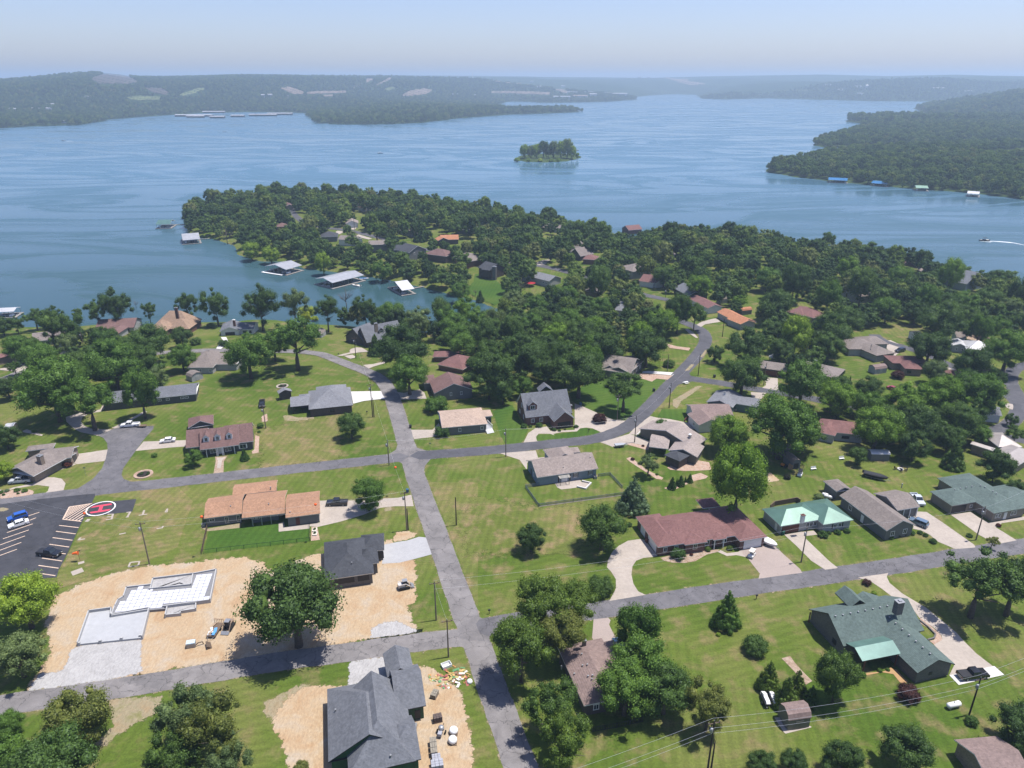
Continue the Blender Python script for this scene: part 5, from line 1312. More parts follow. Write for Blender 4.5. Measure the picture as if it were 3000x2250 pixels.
def crown(kind,seed,n_leaf,leaf,asp,zc,core=.80,cone_round=0):
 r=np.random.RandomState(seed)
 C,Rr=crown_clumps(kind,r)
 w=Rr**2;w/=w.sum()
 k=r.choice(len(C),n_leaf,p=w)
 cd=C[k]/(np.linalg.norm(C[k],axis=1)[:,None]+.15)
 d=unit(n_leaf,r)+cd*.75+np.array([0,0,.22])
 d/=np.linalg.norm(d,axis=1)[:,None]
 P=C[k]+d*(Rr[k]*(.72+.62*r.rand(n_leaf)**2.2))[:,None]
 nn=d+unit(n_leaf,r)*.75
 nn/=np.linalg.norm(nn,axis=1)[:,None]
 t=np.cross(nn,unit(n_leaf,r));t/=np.linalg.norm(t,axis=1)[:,None]+1e-9
 b=np.cross(nn,t)
 s=leaf*r.uniform(.55,1.25,n_leaf)
 s1=(s*.5)[:,None];s2=(s*.5*r.uniform(.6,1.0,n_leaf))[:,None]
 fold=nn*(s*.12)[:,None]
 V=np.stack([P-t*s1,P-b*s2+fold,P+t*s1,P+b*s2+fold],1).reshape(-1,3)
 n=n_leaf*4
 F1=np.arange(n).reshape(-1,4)
 T=np.concatenate([F1[:,[0,1,2]],F1[:,[0,2,3]]])
 cv,cf=[],[]
 for c,q in zip(C,Rr):
  v=ICO_V*(q*core*r.uniform(.8,1.1,(len(ICO_V),1)))+c
  cf.append(ICO_F+len(V)+sum(len(x)for x in cv));cv.append(v)
 V=np.concatenate([V]+cv);T=np.concatenate([T]+cf)
 V=V*np.array([1,1,asp])+np.array([0,0,zc])
 me=arr_mesh('crown',V,T,LEAF)
 return me
def trunk(seed,zc,asp,r0=.085,limbs=6,bare=False):
 r=random.Random(seed)
 mb=MB()
 top=zc+(asp*.35 if not bare else asp*.9)
 pts=[(0,0,-.12),(r.uniform(-.02,.02),r.uniform(-.02,.02),zc*.35),(r.uniform(-.05,.05),r.uniform(-.05,.05),zc*.7),(r.uniform(-.06,.06),r.uniform(-.06,.06),top)]
 mb.tube(pts,[r0*1.25,r0*.9,r0*.65,r0*.2],7)
 for i in range(limbs):
  a=6.283*i/limbs+r.uniform(-.4,.4)
  z0=zc*r.uniform(.45,.8)
  L=r.uniform(.5,.8)
  z1=z0+asp*r.uniform(.25,.7)
  mid=(math.cos(a)*L*.5,math.sin(a)*L*.5,z0+(z1-z0)*.45)
  end=(math.cos(a)*L,math.sin(a)*L,z1)
  mb.tube([(0,0,z0),mid,end],[r0*.5,r0*.34,r0*.1],5)
  if bare:
   for _ in range(5):
    b=a+r.uniform(-1,1)
    mb.tube([mid,(mid[0]+math.cos(b)*.35,mid[1]+math.sin(b)*.35,mid[2]+r.uniform(.1,.5)*asp)],[r0*.2,r0*.05],4)
    mb.tube([end,(end[0]+math.cos(b)*.25,end[1]+math.sin(b)*.25,end[2]+r.uniform(.0,.4)*asp)],[r0*.12,r0*.04],4)
 return mb.mesh('trunk',BARK,smooth=True)
KIND=dict(oak=('oak',.86,.30,13000,.055,.085,4),round=('round',.92,.22,11000,.055,.07,2),tall=('tall',1.35,.35,12000,.058,.075,2),spread=('loose',.72,.75,9000,.06,.08,2),
 loose=('loose',1.05,.45,9000,.055,.06,2),pine=('pine',1.0,.55,13000,.05,.06,2),cone=('cone',1.4,.04,11000,.05,.06,2),spruce=('cone',1.12,.05,10000,.055,.05,1),bush=('bush',.82,-.25,5000,.075,.05,2),hedge=('bush',.75,-.3,4000,.075,.05,1),shore=('loose',1.0,1.0,8000,.06,.06,2),stem=('loose',1.1,2.2,5000,.08,.07,1),col=('cone',2.6,.03,2400,.10,.05,1))
TV={}
for kname,(st,asp,cl,nl,lf,tr,nv)in KIND.items():
 zc=asp+cl
 if st=='bush':zc=asp*.55
 TV[kname]=[(crown(st,100+hash_*17+len(kname)*7,nl,lf,asp,zc),trunk(200+hash_,zc,asp,tr))for hash_ in range(nv)]
TV['bare']=[(None,trunk(31,1.3,1.1,.05,9,True)),(None,trunk(37,1.3,1.1,.05,9,True))]
ZC={k:(v[1]+v[2]if v[0]!='bush' else v[1]*.55)for k,v in KIND.items()};ZC['bare']=1.3
CC0=dict(dk=(.040,.068,.026),oak=(.052,.086,.030),mid=(.062,.108,.028),br=(.088,.142,.026),yl=(.21,.235,.03),yg=(.13,.18,.03),gg=(.085,.112,.066),bl=(.095,.13,.108),
 ol=(.088,.098,.036),pu=(.052,.020,.028),bk=(.022,.022,.024),cd=(.050,.082,.026),pn=(.062,.094,.024),hd=(.038,.072,.022),tn=(.12,.115,.075),rd=(.07,.02,.02))
CC={k:(v[0]*1.25,v[1]*1.36,v[2]*.85)for k,v in CC0.items()}
NAMES=dict(oak='oak_tree',round='maple_tree',tall='tall_tree',spread='spreading_tree',loose='loose_tree',shore='shore_tree',stem='slender_tree',pine='pine_tree',cone='conical_tree',spruce='spruce_tree',bush='shrub',hedge='hedge',col='columnar_tree',bare='bare_tree')
CATS=dict(bush='shrub',hedge='shrub')
TREES=[]
rt=random.Random(11)
def place(u,v,rp,kind,zc=None):
 """stand a tree so that its crown centre and half width come out at u, v, rp"""
 z=8.0
 k=ZC[kind]
 for _ in range(30):
  x,y=hit(u,v,z)
  g=tz(x,y)
  rw=rp*depth(y,z)/F_PX
  z=z*.4+(g+k*rw)*.6
 return x,y,max(tz(x,y),WATER_Z+.1),rw
def T(reg,x,y,rp,kind,col,label,group=None):
 u,v=S(reg,x,y)
 X,Y,Z,rw=place(u,v,rp/REG[reg][2],kind)
 TREES.append([X,Y,Z,rw,kind,CC[col],label,group,1])
 return TREES[-1]
for row in[('d1',300,480,390,'oak','yg','big yellow green tree at the left edge beside the car park'),('d1',220,1180,330,'oak','gg','dark blue green tree at the left edge below the yellow green one'),
 ('d3',1010,640,430,'round','ol','round olive brown tree overhanging the lower left road'),('d3',90,760,190,'oak','mid','leafy tree at the left edge below the lower road'),
 ('d3',640,1300,520,'oak','oak','wide green tree in the bottom left corner'),('d3',80,1260,360,'oak','mid','green tree filling the very corner at bottom left'),('d4',620,900,400,'loose','gg','grey green cedar left half of the pair below the lower road'),
 ('d4',1020,1050,430,'loose','ol','olive cedar right half of the pair below the lower road'),('d4',520,1380,350,'loose','cd','dark cedar at the bottom edge left of the worn grass'),
 ('d4',1180,1450,300,'loose','gg','pale grey green cedar at the bottom edge in front of the pair'),('d4',2130,1550,120,'bush','ol','small olive shrub at the bottom edge beside the unfinished house'),
 ('d2',1580,740,610,'oak','dk','big dark oak standing in the bare earth between the building plots'),('c8',850,760,430,'pine','pn','broad pine at the road crossing, back left of the clump'),
 ('c8',1210,720,360,'pine','pn','broad pine beside the round clipped tree, back right of the clump'),('c8',560,1260,420,'pine','pn','broad pine nearest the road, front left of the clump'),
 ('c8',1090,1100,350,'pine','ol','yellowish pine directly behind the brown roofed house'),('c8',1590,520,200,'bush','cd','ball shaped clipped tree at the mouth of the curved drive'),
 ('c8',2080,1080,300,'tall','mid','bright leafy tree beside the brown house drive'),('d6',1760,330,330,'oak','mid','large green tree overhanging the brown house from the right'),
 ('d6',1600,620,320,'oak','mid','large dark green tree over the right corner of the brown house'),('d6',2030,620,300,'oak','oak','tall tree with pale forked trunk beside the fenced back lawn'),
 ('d7',290,1330,260,'loose','ol','olive leafed tree left of the two jet skis'),('d6',790,800,310,'loose','cd','feathery cedar at the front left corner of the brown house'),
 ('d6',960,1180,300,'loose','pn','yellow green cedar at the bottom edge beside the road'),('d7',490,290,175,'cone','mid','conical tree on the lawn just below the right hand road'),
 ('d7',790,715,160,'bush','oak','round leafed small tree on the open lawn at lower right'),('d7',940,1010,142,'cone','pn','conical arborvitae nearest the jet skis'),
 ('d7',1135,1180,158,'cone','pn','conical arborvitae behind the tan gambrel shed'),('d7',1250,1065,110,'cone','pn','slender arborvitae hidden behind the other two'),
 ('d7',1395,1230,100,'cone','hd','dark conical evergreen right of the tan gambrel shed'),('d7',1680,1020,225,'tall','cd','tall airy birch in front of the green metal porch'),
 ('d7',385,585,30,'bush','yg','tiny yellow green shrub below the conical lawn tree'),('d8',1760,150,370,'spread','oak','big spreading oak at the right edge beside the long drive'),
 ('d8',2140,180,330,'spread','dk','second spreading oak crown cut by the right edge'),('d8',960,1410,140,'bush','pu','purple leaved round shrub by the stone gable'),
 ('d8',515,210,55,'bush','pu','small purple shrub at the mouth of the long tan drive'),('d8',1365,110,45,'bare','ol','thin bare sapling on the lawn beside the long tan drive'),
 ('d8',590,325,35,'bush','yg','low yellow green shrub in the rock bed behind the green grey roof'),('d8',655,1155,32,'bush','mid','small green shrub under the metal porch, left one'),
 ('d8',742,1150,26,'bush','mid','small green shrub under the metal porch, right one'),('d8',470,1205,45,'bush','mid','low shrub at the corner of the timber walk'),
 ('e4',190,760,230,'oak','dk','dark oak at the bottom edge right of centre lawn'),('e4',1235,560,225,'oak','dk','dark oak cut by the right edge near the propane tank'),
 ('e4',785,515,68,'bush','hd','clipped shrub at the foot of the lower right utility pole'),('e3',900,930,150,'oak','dk','dark crown rising at the bottom edge below the jet skis'),
 ('e3',1200,900,130,'oak','dk','dark crown at the bottom edge below the tan shed'),('s',2470,2225,60,'oak','dk','dark crown at the bottom edge right of the tan shed'),
 ('c3',785,200,235,'round','mid','round maple over the concrete drive of the orange roofed house'),('c4',690,1430,195,'oak','dk','lone dark tree on the open yellow lawn beside the main road'),
 ('c4',1620,1290,310,'oak','cd','large pyramidal tree left of the red ranch house'),('c5',395,340,190,'spruce','bl','blue spruce at the corner of the blue picket fence'),
 ('c4',1960,1270,45,'bush','dk','small dark shrub behind the curved concrete drive'),('c5',875,1010,95,'bush','hd','round clipped shrub in front of the red ranch house'),
 ('c5',1195,955,40,'bush','pn','yellow green shrub left of the red ranch porch'),('c5',1430,945,38,'bush','pn','yellow green shrub right of the red ranch porch'),
 ('c5',1015,1015,22,'bush','rd','tiny reddish shrub in the ranch house gravel bed'),('e2',540,675,47,'cone','hd','leftmost of the conical arborvitae in the gravel strip'),
 ('e2',620,652,43,'cone','hd','middle one of the conical arborvitae in the gravel strip'),('e2',703,632,34,'cone','hd','rightmost of the conical arborvitae in the gravel strip'),
 ('e2',582,662,14,'col','hd','thin column evergreen between the left arborvitae'),('e2',662,645,14,'col','hd','thin column evergreen between the right arborvitae'),
 ('e2',320,490,100,'spread','gg','airy grey green tree in the long gravel bed'),('e2',440,148,66,'round','hd','small round maple on the lawn by the pale drive'),
 ('e2',170,460,22,'bush','pu','purple shrub at the top of the long gravel bed'),('e2',265,336,16,'bush','pu','purple shrub beside the pale drive gravel'),('e2',395,602,16,'bush','hd','small shrub at the lower end of the long gravel bed'),
 ('e2',1060,210,180,'round','br','bright green maple beside the brown roofed white house'),('c5',1540,190,300,'tall','br','big bright green tree casting a dark pool of shade behind the ranch house'),
 ('b7',1300,1290,440,'oak','mid','giant dome of a tree above the right hand lawn'),('b7',1590,1420,230,'oak','oak','right shoulder tree of the giant dome'),('b7',590,1420,250,'round','br','bright rounded tree left of the giant dome'),
 ('b7',1560,730,320,'oak','mid','wide green tree over the branch road'),('b7',790,640,280,'oak','oak','oak beside the branch road with a pole in front'),('b7',840,280,260,'oak','dk','dark broad oak below the terracotta house'),
 ('b7',425,370,115,'round','dk','small dark round tree beside the dark road bend'),('a5',1480,1230,195,'tall','yg','bright yellow green tree standing out of the dark wood'),
 ('a5',1200,1190,140,'oak','dk','dark oak just left of the bright yellow green tree'),('a5',1910,1190,260,'oak','dk','dark oak just right of the bright yellow green tree'),
 ('a5',1230,830,210,'oak','dk','dark oak behind the terracotta roofed house'),('a5',750,800,100,'spread','br','small bright tree beside the terracotta roofed shed'),
 ('b7',2020,960,260,'oak','br','bright green tree left of the maroon roofed patio house'),('b7',2170,720,26,'col','hd','dark column evergreen at the end of the brown ranch house'),
 ('b7',2065,612,46,'bush','hd','round shrub at the end of the brown ranch house'),('b8',1000,300,250,'oak','dk','dark oak beside the driftwood hip roofed house'),
 ('e1',520,130,200,'oak','dk','dark oak left of the pale grey house and gravel yard'),('b8',1580,530,260,'oak','dk','dark oak in front of the white metal roof'),
 ('b8',2010,330,290,'oak','mid','green tree at the right edge beside the white metal roof'),('b8',760,1000,310,'spread','br','bright wide tree in the right hand grove, left crown'),
 ('b8',1180,930,300,'oak','br','bright wide tree in the right hand grove, middle crown'),('b8',1620,880,320,'oak','mid','bright wide tree in the right hand grove, right crown'),
 ('b8',320,1330,300,'oak','br','bright tree in front of the right hand grove'),('b8',90,1030,150,'oak','mid','tree left of the red car in the right hand grove'),
 ('b8',1350,1250,270,'oak','oak','shady tree at the heart of the right hand grove'),('b8',800,1560,210,'round','dk','dark weeping tree at the front of the right hand grove'),
 ('b8',205,830,180,'oak','dk','dark tree left of the cream shed'),('b8',575,660,92,'bush','pu','dark purple shrub in front of the patio house'),('b8',1065,610,165,'round','gg','magnolia with pale flowers beside the maroon roofed patio house'),
 ('b8',670,830,90,'bush','dk','dark shrub behind the red parked car'),('b8',1900,700,100,'round','dk','round dark tree beside the far right road junction'),('b8',2060,1230,85,'round','dk','round dark tree beside the small white roofed house'),
 ('b8',2110,1400,130,'spread','oak','spreading tree cut by the right edge above the cream roof'),('c7',1190,350,170,'cone','oak','pointed dark tree left of the cream metal roof'),
 ('c7',1760,530,240,'oak','dk','dark oak in front of the cream metal roof'),('c7',2030,840,130,'oak','dk','small oak right of the dark green roof'),('c7',1700,1590,90,'spread','ol','feathery small tree beside the right hand road'),
 ('b8',70,1700,120,'round','oak','tree beside the white metal shed'),('b6',1020,800,250,'spread','oak','spreading tree with forked trunk on the rich lawn by the dark road'),
 ('b6',690,1225,105,'bush','pu','purple leaved tree by the brick house drive'),('b6',1595,515,85,'bush','cd','round shrub beside the road fork drive'),('b6',430,620,320,'oak','dk','dark oak left of the olive balcony house'),
 ('b6',1310,290,250,'oak','dk','dark oak behind the olive balcony house'),('b6',760,330,250,'oak','dk','dark oak at the upper left of the olive balcony house'),('a4',1980,1180,125,'pine','cd','tall bare stemmed pine beside the bend of the dark road'),
 ('a4',1800,1150,150,'tall','oak','tall leafy tree left of the bare stemmed pine'),('b6',105,1365,36,'hedge','hd','clipped ball shrub left of the brick house carport'),
 ('b6',172,1378,24,'hedge','hd','small clipped ball shrub in front of the brick house carport'),('b6',390,1325,38,'hedge','hd','clipped ball shrub right of the brick house carport'),
 ('b6',245,1362,20,'hedge','ol','tiny shrub under the white pickup of the brick house'),('b5',1705,1320,52,'hedge','hd','low hedge at the left corner of the brick house'),
 ('b5',1785,1322,28,'hedge','hd','little hedge ball between the brick house windows'),('b5',1900,1308,55,'hedge','hd','wide hedge under the brick house window'),
 ('b5',570,1050,180,'bush','mid','broad loose shrub beside the grey gabled house'),('b5',645,1395,120,'bush','hd','round shrub tree in front of the tan roofed house'),
 ('b5',1250,640,320,'oak','dk','great dark oak right of the grey gabled house'),('b5',1670,800,145,'round','mid','rounded green tree behind the brick house'),('b5',1430,890,140,'oak','oak','lower oak between the grey gabled house and the brick house'),
 ('b5',1650,380,300,'oak','dk','dark oak high in the middle wood above the brick house'),('b4',1760,1080,260,'oak','mid','big tree shading the main road at the white drive'),
 ('b4',1660,740,330,'oak','dk','dark oak above the bend of the main road'),('b4',1320,690,115,'cone','cd','conical evergreen in front of the steep brown house'),
 ('b4',1005,1735,180,'oak','oak','tree on the corner lawn left of the main road'),('b4',1880,400,180,'loose','gg','thin grey green tree above the steep brown house'),
 ('b3',285,1060,118,'round','mid','round bright tree at the left of the red porch house'),('b3',950,1010,66,'cone','hd','small dark tree at the right of the red porch house'),
 ('b3',1165,650,52,'bush','mid','small round shrub tree beside the lawn utility pole'),('b3',1145,728,26,'bush','mid','tiny shrub right of the red roof corner'),
 ('b1',2000,1035,44,'bush','mid','small round shrub alone on the lawn near the wide junction'),('b1',870,1150,72,'bush','rd','dark red japanese maple by the stone chimney house'),
 ('b1',605,1240,38,'hedge','hd','clipped ball shrub at the foot of the stone chimney'),('b1',720,1172,48,'bush','mid','green shrub right of the stone chimney'),('b1',640,1185,34,'bush','oak','small shrub against the stone chimney'),
 ('b1',220,1485,44,'hedge','mid','bright clipped hedge block in the left gravel bed, middle'),('b1',318,1492,42,'hedge','mid','bright clipped hedge block in the left gravel bed, right'),
 ('b1',92,1492,36,'hedge','bl','blue grey clipped shrub in the left gravel bed'),('b1',20,1510,36,'hedge','mid','bright clipped hedge at the left edge of the gravel bed'),
 ('b1',235,1528,22,'hedge','hd','tiny clipped ball in front of the bright hedge block'),('b1',46,1545,24,'hedge','hd','tiny clipped ball at the left edge of the gravel bed'),
 ('b1',30,1230,140,'oak','yg','yellow green tree at the left edge by the carport'),('b1',60,780,170,'oak','dk','dark tree at the left edge by the small wooden shed'),
 ('b1',440,725,36,'bush','mid','green shrub in the triangular flower bed'),('a1',560,1230,360,'oak','mid','huge green oak left of the dark ranch house'),('a1',940,1330,280,'spread','mid','huge oak with visible trunk over the curved drive'),
 ('a1',1220,970,280,'oak','mid','large tree behind the huge oaks near the lake lawn'),('a1',1600,740,220,'oak','oak','large tree below the golden brown roof'),('a1',1580,960,200,'oak','oak','tree behind the dark ranch house roof'),
 ('a1',1510,1280,190,'tall','mid','narrow tree in front of the dark ranch house'),('a1',1960,680,115,'oak','dk','dark tree right of the golden brown roof'),('a1',1960,900,150,'oak','mid','leafy tree left of the pale roofed white house'),
 ('a1',2110,740,70,'bush','oak','small round tree on the lake lawn'),('a1',1700,1130,115,'loose','gg','thin grey tree behind the dark ranch house'),('a1',1120,700,145,'round','hd','dark dense tree in front of the brown lakeside cottage'),
 ('a1',450,880,115,'cone','gg','grey green evergreen beside the white lakeside house drive'),('a1',730,780,125,'loose','gg','sparse tree in front of the white lakeside house'),
 ('a1',150,1010,75,'spread','oak','small spreading tree at the left road'),('a1',70,1230,125,'oak','dk','dark tree at the left edge above the dry lawn'),('a1',840,690,48,'bush','gg','grey green shrub beside the lakeside pole'),
 ('a1',805,632,32,'bush','rd','dark red shrub beside the white lakeside house'),('a1',370,465,115,'spread','oak','shore tree at the left with open crown, second group'),
 ('a1',580,450,100,'shore','dk','shore tree right beside the open crowned one'),('a1',830,430,50,'stem','oak','slender shore tree on a bare leaning stem'),('a1',1035,400,115,'shore','oak','left crown of the big pair of shore trees'),
 ('a1',1240,340,175,'loose','dk','right crown of the big pair of shore trees'),('a1',1600,400,85,'shore','dk','pointed shore tree beside the dead stem'),('a1',1485,440,40,'bare','ol','dead bare tree on the left shore'),
 ('a1',2010,340,122,'shore','dk','leaning shore tree behind the golden brown roof'),('a1',20,560,110,'oak','dk','dark shore tree at the left edge'),('a1',175,545,80,'loose','oak','shore tree near the left edge with thin trunk'),
 ('a2',480,1440,165,'loose','oak','broad shore oak above the white lakeside house'),('a2',960,1440,205,'loose','dk','large dark shore oak between the cove docks and the lawn'),
 ('a2',1330,1430,150,'shore','gg','grey green shore tree beside the yellow tree'),('a2',1460,1550,105,'round','yl','bright yellow green tree on the cove shore'),
 ('a2',1560,1640,45,'bush','yl','yellow shrub at the foot of the yellow green tree'),('a2',1680,1480,140,'shore','dk','dark shore tree right of the yellow green tree'),
 ('a2',1900,1470,110,'bare','tn','leafless grey tree on the cove shore'),('a2',2100,1480,140,'shore','dk','dark open tree on the cove shore'),('b4',1540,320,190,'round','mid','rounded tree behind the steep brown house'),
 ('b2',1000,600,300,'oak','mid','big tree right of the pale roofed white house'),('b2',1600,370,330,'spread','mid','widest tree on the lake lawn beside the road bend'),
 ('b2',1330,480,200,'oak','mid','tree between the two big lake lawn trees'),('b2',680,470,75,'bush','dk','small tree at the white lakeside house drive'),('b2',510,240,50,'bush','gg','grey shrub on the lake lawn'),
 ('c6',1240,1498,78,'hedge','hd','large clipped ball shrub by the green roofed house porch'),('c6',1322,1476,38,'hedge','hd','small clipped ball shrub beside the large one at the green roofed house'),
 ('c6',1442,1466,54,'hedge','hd','clipped ball shrub under the green roofed house window'),('c6',1576,1448,54,'hedge','hd','clipped ball shrub at the right corner of the green roofed house'),
 ('c6',740,700,55,'bush','bk','nearly black round shrub beside the golf cart'),('c6',1175,985,80,'bush','gg','loose shrub behind the green metal roof'),('c7',280,1535,48,'hedge','hd','leftmost clipped ball at the grey gable'),
 ('c7',385,1513,40,'hedge','hd','second clipped ball from the left at the grey gable'),('c7',480,1490,42,'hedge','hd','third clipped ball from the left at the grey gable'),
 ('c7',576,1475,52,'hedge','hd','fourth clipped ball at the grey gable by the blue car'),('c7',690,1470,44,'hedge','hd','first mound of the curved hedge by the tan drive'),
 ('c7',765,1505,42,'hedge','hd','second mound of the curved hedge by the tan drive'),('c7',870,1588,58,'hedge','hd','clipped ball at the end of the curved hedge'),
 ('c7',1375,1510,48,'hedge','hd','clipped ball beside the right hand utility pole'),('c7',1780,1370,40,'bush','rd','reddish shrub at the corner of the tan house drive'),
 ('a3',850,640,85,'cone','dk','dark conical tree on the peninsula lawn, left of two'),('a3',930,690,58,'round','dk','dark round tree on the peninsula lawn, right of two'),
 ('a3',380,640,110,'spread','oak','open tree beside the peninsula road'),('a3',1500,1345,52,'cone','dk','small dark conifer on the lakeside lawn at the end of the cove'),
 ('a3',1450,1300,40,'bare','ol','dead stump tree on the lakeside lawn at the end of the cove'),('a3',1940,1250,105,'bare','tn','pale leafless tree above the lakeside lawn'),
 ('a2',870,880,100,'round','yg','bright lime green tree at the peninsula water edge, left of two'),('a2',1085,940,95,'round','yg','bright lime green tree at the peninsula water edge, right of two'),
 ('a2',1650,1050,85,'tall','yg','lime green tree between the two large docks'),('a2',600,690,85,'bare','tn','grey leafless tree at the peninsula tip'),('a3',440,1110,115,'round','mid','bright tree at the water beside the small white dock'),
 ('a3',1290,1370,110,'oak','mid','low tree standing in the end of the cove'),]:
 T(*row)
ISLT=[(45,925,32,'yg','low pale tree at the left end of the islet'),(110,900,45,'yg','pale tree second from the left end of the islet'),(165,895,42,'gg','grey green tree third from the left on the islet'),(215,885,46,'yg','pale tree left of the dark islet tree'),
 (275,895,55,'dk','dark tree in the middle of the islet'),(320,905,40,'dk','dark tree just right of the middle islet tree'),(370,875,55,'gg','grey green tree right of the dark islet trees'),(430,880,55,'yg','pale tree beside the tallest islet tree'),
 (485,860,62,'gg','tallest tree near the right end of the islet'),(525,885,42,'yg','pale tree behind the right tip of the islet'),(575,908,20,'yg','low bush at the right tip of the islet'),(140,935,26,'yg','low bush at the front left of the islet'),(245,940,26,'yl','yellow bush at the front of the islet'),(400,925,28,'yg','low bush at the front right of the islet'),(340,935,26,'yg','low bush at the front middle of the islet')]
for x,y,q,c,lab in ISLT:
 u,v=S('t3',x,955 if y>918 else 948)
 X,Y=hit(u,v,WATER_Z+.5)
 rw=q/2.949*depth(Y,WATER_Z)/F_PX
 TREES.append([X,Y+(0 if y>918 else 22),WATER_Z+.6,rw*.95,'tall' if y<=918 else 'bush',CC[c],lab,None,1])
CLEAR=[(2640,985,40),(1425,850,34),(985,671,16),(1075,688,14),(870,632,14),(1215,705,20),(1310,690,14),(1270,672,16),(1040,655,10),(1615,783,14),(2215,865,22),(2120,1010,40),(2060,1000,25),
 (1985,1000,30),(1660,1120,20),(2040,960,12),(1930,870,22),(2330,880,10),(1220,930,0),(900,950,40),(1000,990,50),(2010,920,14),(2230,770,8),(1600,775,10),(1250,1010,26),(2700,1035,24)]
taken=[(t[0],t[1],t[3])for t in TREES]
RP=[]
for P,w in ROADS:
 for p in P[::2]:RP.append(p)
RPn=np.array(RP)
dk=[(*hit(u,v,WATER_Z),14)for u,v in()]
def inpoly(u,v,poly):
 c=False
 for i in range(len(poly)):
  (x0,y0),(x1,y1)=poly[i],poly[i-1]
  if(y0>v)!=(y1>v)and u<x0+(v-y0)*(x1-x0)/(y1-y0):c=not c
 return c
def wood(poly,spacing,n_try,label,group,cols,seed,rmin=3.4,rmax=6.8,shore=1.5,kinds=('oak','oak','oak','round','tall','loose')):
 r=random.Random(seed)
 us=[p[0]for p in poly];vs=[p[1]for p in poly]
 W=[ground(u,v)[:2]for u,v in poly]
 x0,x1,y0,y1=min(p[0]for p in W),max(p[0]for p in W),min(p[1]for p in W),max(p[1]for p in W)
 for _ in range(n_try):
  x,y=r.uniform(x0,x1),r.uniform(y0,y1)
  if not inpoly(x,y,W):continue
  if float(bil(SDM,x,y))<shore:continue
  rw=r.uniform(rmin,rmax)
  if any((x-a)**2+(y-b)**2<(spacing*.5*(rw/4.5)+c*.55)**2 for a,b,c in taken):continue
  if any((x-a)**2+(y-b)**2<(d+rw*.35)**2 for a,b,c,d in FOOT):continue
  if((RPn-(x,y))**2).sum(1).min()<(rw*.5+3.2)**2:continue
  k=r.choice(kinds)
  z=tz(x,y);zc=z+ZC[k]*rw
  u,v=proj(x,y,zc);rp=rw*F_PX/depth(y,zc)
  ok=True
  for a,b,q in SEEN:
   if v>b-rp*.3 and math.hypot((u-a),(v-b)*1.2)<rp*.98+q*.98:ok=False;break
  if ok:
   for a,b,q in CLEAR:
    if math.hypot(u-a,(v-b)*1.1)<rp+q:ok=False;break
  if not ok:continue
  taken.append((x,y,rw))
  TREES.append([x,y,z,rw,k,CC[r.choice(cols)],label,group,0])
DKC=('dk','dk','oak','oak','mid','mid','cd','gg','br')
wood([(535,655),(545,690),(640,712),(690,735),(770,772),(850,776),(900,795),(1060,815),(1250,855),(1400,885),(1500,900),(1560,850),(1700,780),(1800,720),(1700,672),(1500,640),(1290,600),(1150,584),(850,570),(640,590),(560,625)],
 9.2,22000,'dark green oak in the wood covering the lake peninsula','oaks of the peninsula wood',DKC,1)
wood([(1000,950),(1120,960),(1330,970),(1450,950),(1500,900),(1620,860),(1900,900),(2010,950),(1990,1020),(1930,1060),(1800,1100),(1700,1130),(1560,1160),(1480,1150),(1420,1120),(1380,1080),(1330,1030),(1200,1010),(1040,985)],
 9.2,12000,'dark green oak in the dense wood behind the steep brick house','oaks of the middle wood',DKC,2)
wood([(1620,860),(1700,780),(1800,705),(1950,700),(2100,700),(2400,728),(2700,786),(2900,842),(3050,872),(3100,960),(2990,1010),(2880,1040),(2800,1000),(2700,960),(2560,950),(2480,1000),(2440,1110),(2330,1110),(2230,1060),(2220,960),(2100,900),(1900,890)],
 10.2,22000,'dark green oak in the wood between the right hand houses and the lake','oaks of the right hand shore wood',DKC,3)
wood([(2440,1110),(2480,1180),(2560,1200),(2700,1200),(2850,1230),(2900,1290),(2820,1330),(2700,1320),(2620,1300),(2520,1270),(2460,1250),(2400,1190)],7.5,3000,'shady green tree in the grove at the right hand side','trees of the right hand grove',('oak','mid','dk'),4)
wood([(30,1040),(250,1010),(460,1020),(420,1120),(300,1160),(180,1180),(60,1150)],8,1500,'green tree in the grove left of the dark ranch house','trees of the left hand grove',('mid','oak','oak'),5)
wood([(1010,945),(1130,960),(1230,968),(1330,970),(1230,985),(1100,975),(1000,960)],6,800,'shore tree along the near side of the cove','trees along the cove shore',('oak','dk','gg'),6)
for t in TREES:
 zc=t[2]+ZC[t[4]]*t[3]
 t.append(t[3]*F_PX/depth(t[1],zc)+(1000 if t[8]else 0))
TREES.sort(key=lambda t:-t[-1])
LM=[('olive balcony house',1790,1060),('steep slate roofed brick house',1640,1190),('maroon roofed grey gable',1330,1140),('steep brown house with dormers',1120,990),('white pillared house',1990,850),('terracotta roofed house',2160,945),
 ('brown cottage in the wood',1735,850),('two storey house uphill',1860,785),('driftwood hip roofed house',2530,1020),('maroon roofed patio house',2690,1075),('white metal roofed house',2860,1020),('long dark ranch house',430,1150),('golden brown hip roofs',500,940),
 ('maroon roof behind the giant tree',2450,1240),('cream metal roof',2920,1310),('big blue sided house',2840,820),('beige roofs in the right wood',2540,860),('stone chimney house',110,1330),('pale roofed white house',610,1060),('red roof near the cove',1320,1040),('lakeside lawn at the cove end',1425,850)]
CW={CC[k]:w for k,w in dict(dk='dark green',oak='green',mid='fresh green',cd='deep green',gg='grey green',br='bright green').items()}
KW=dict(oak='broad oak',round='round oak',tall='tall tree',loose='open crowned tree')
ORD='nearest,second nearest,third nearest,fourth nearest,fifth nearest,sixth nearest,seventh nearest,eighth nearest,ninth nearest,tenth nearest,eleventh nearest,twelfth nearest'.split(',')
_rank={}
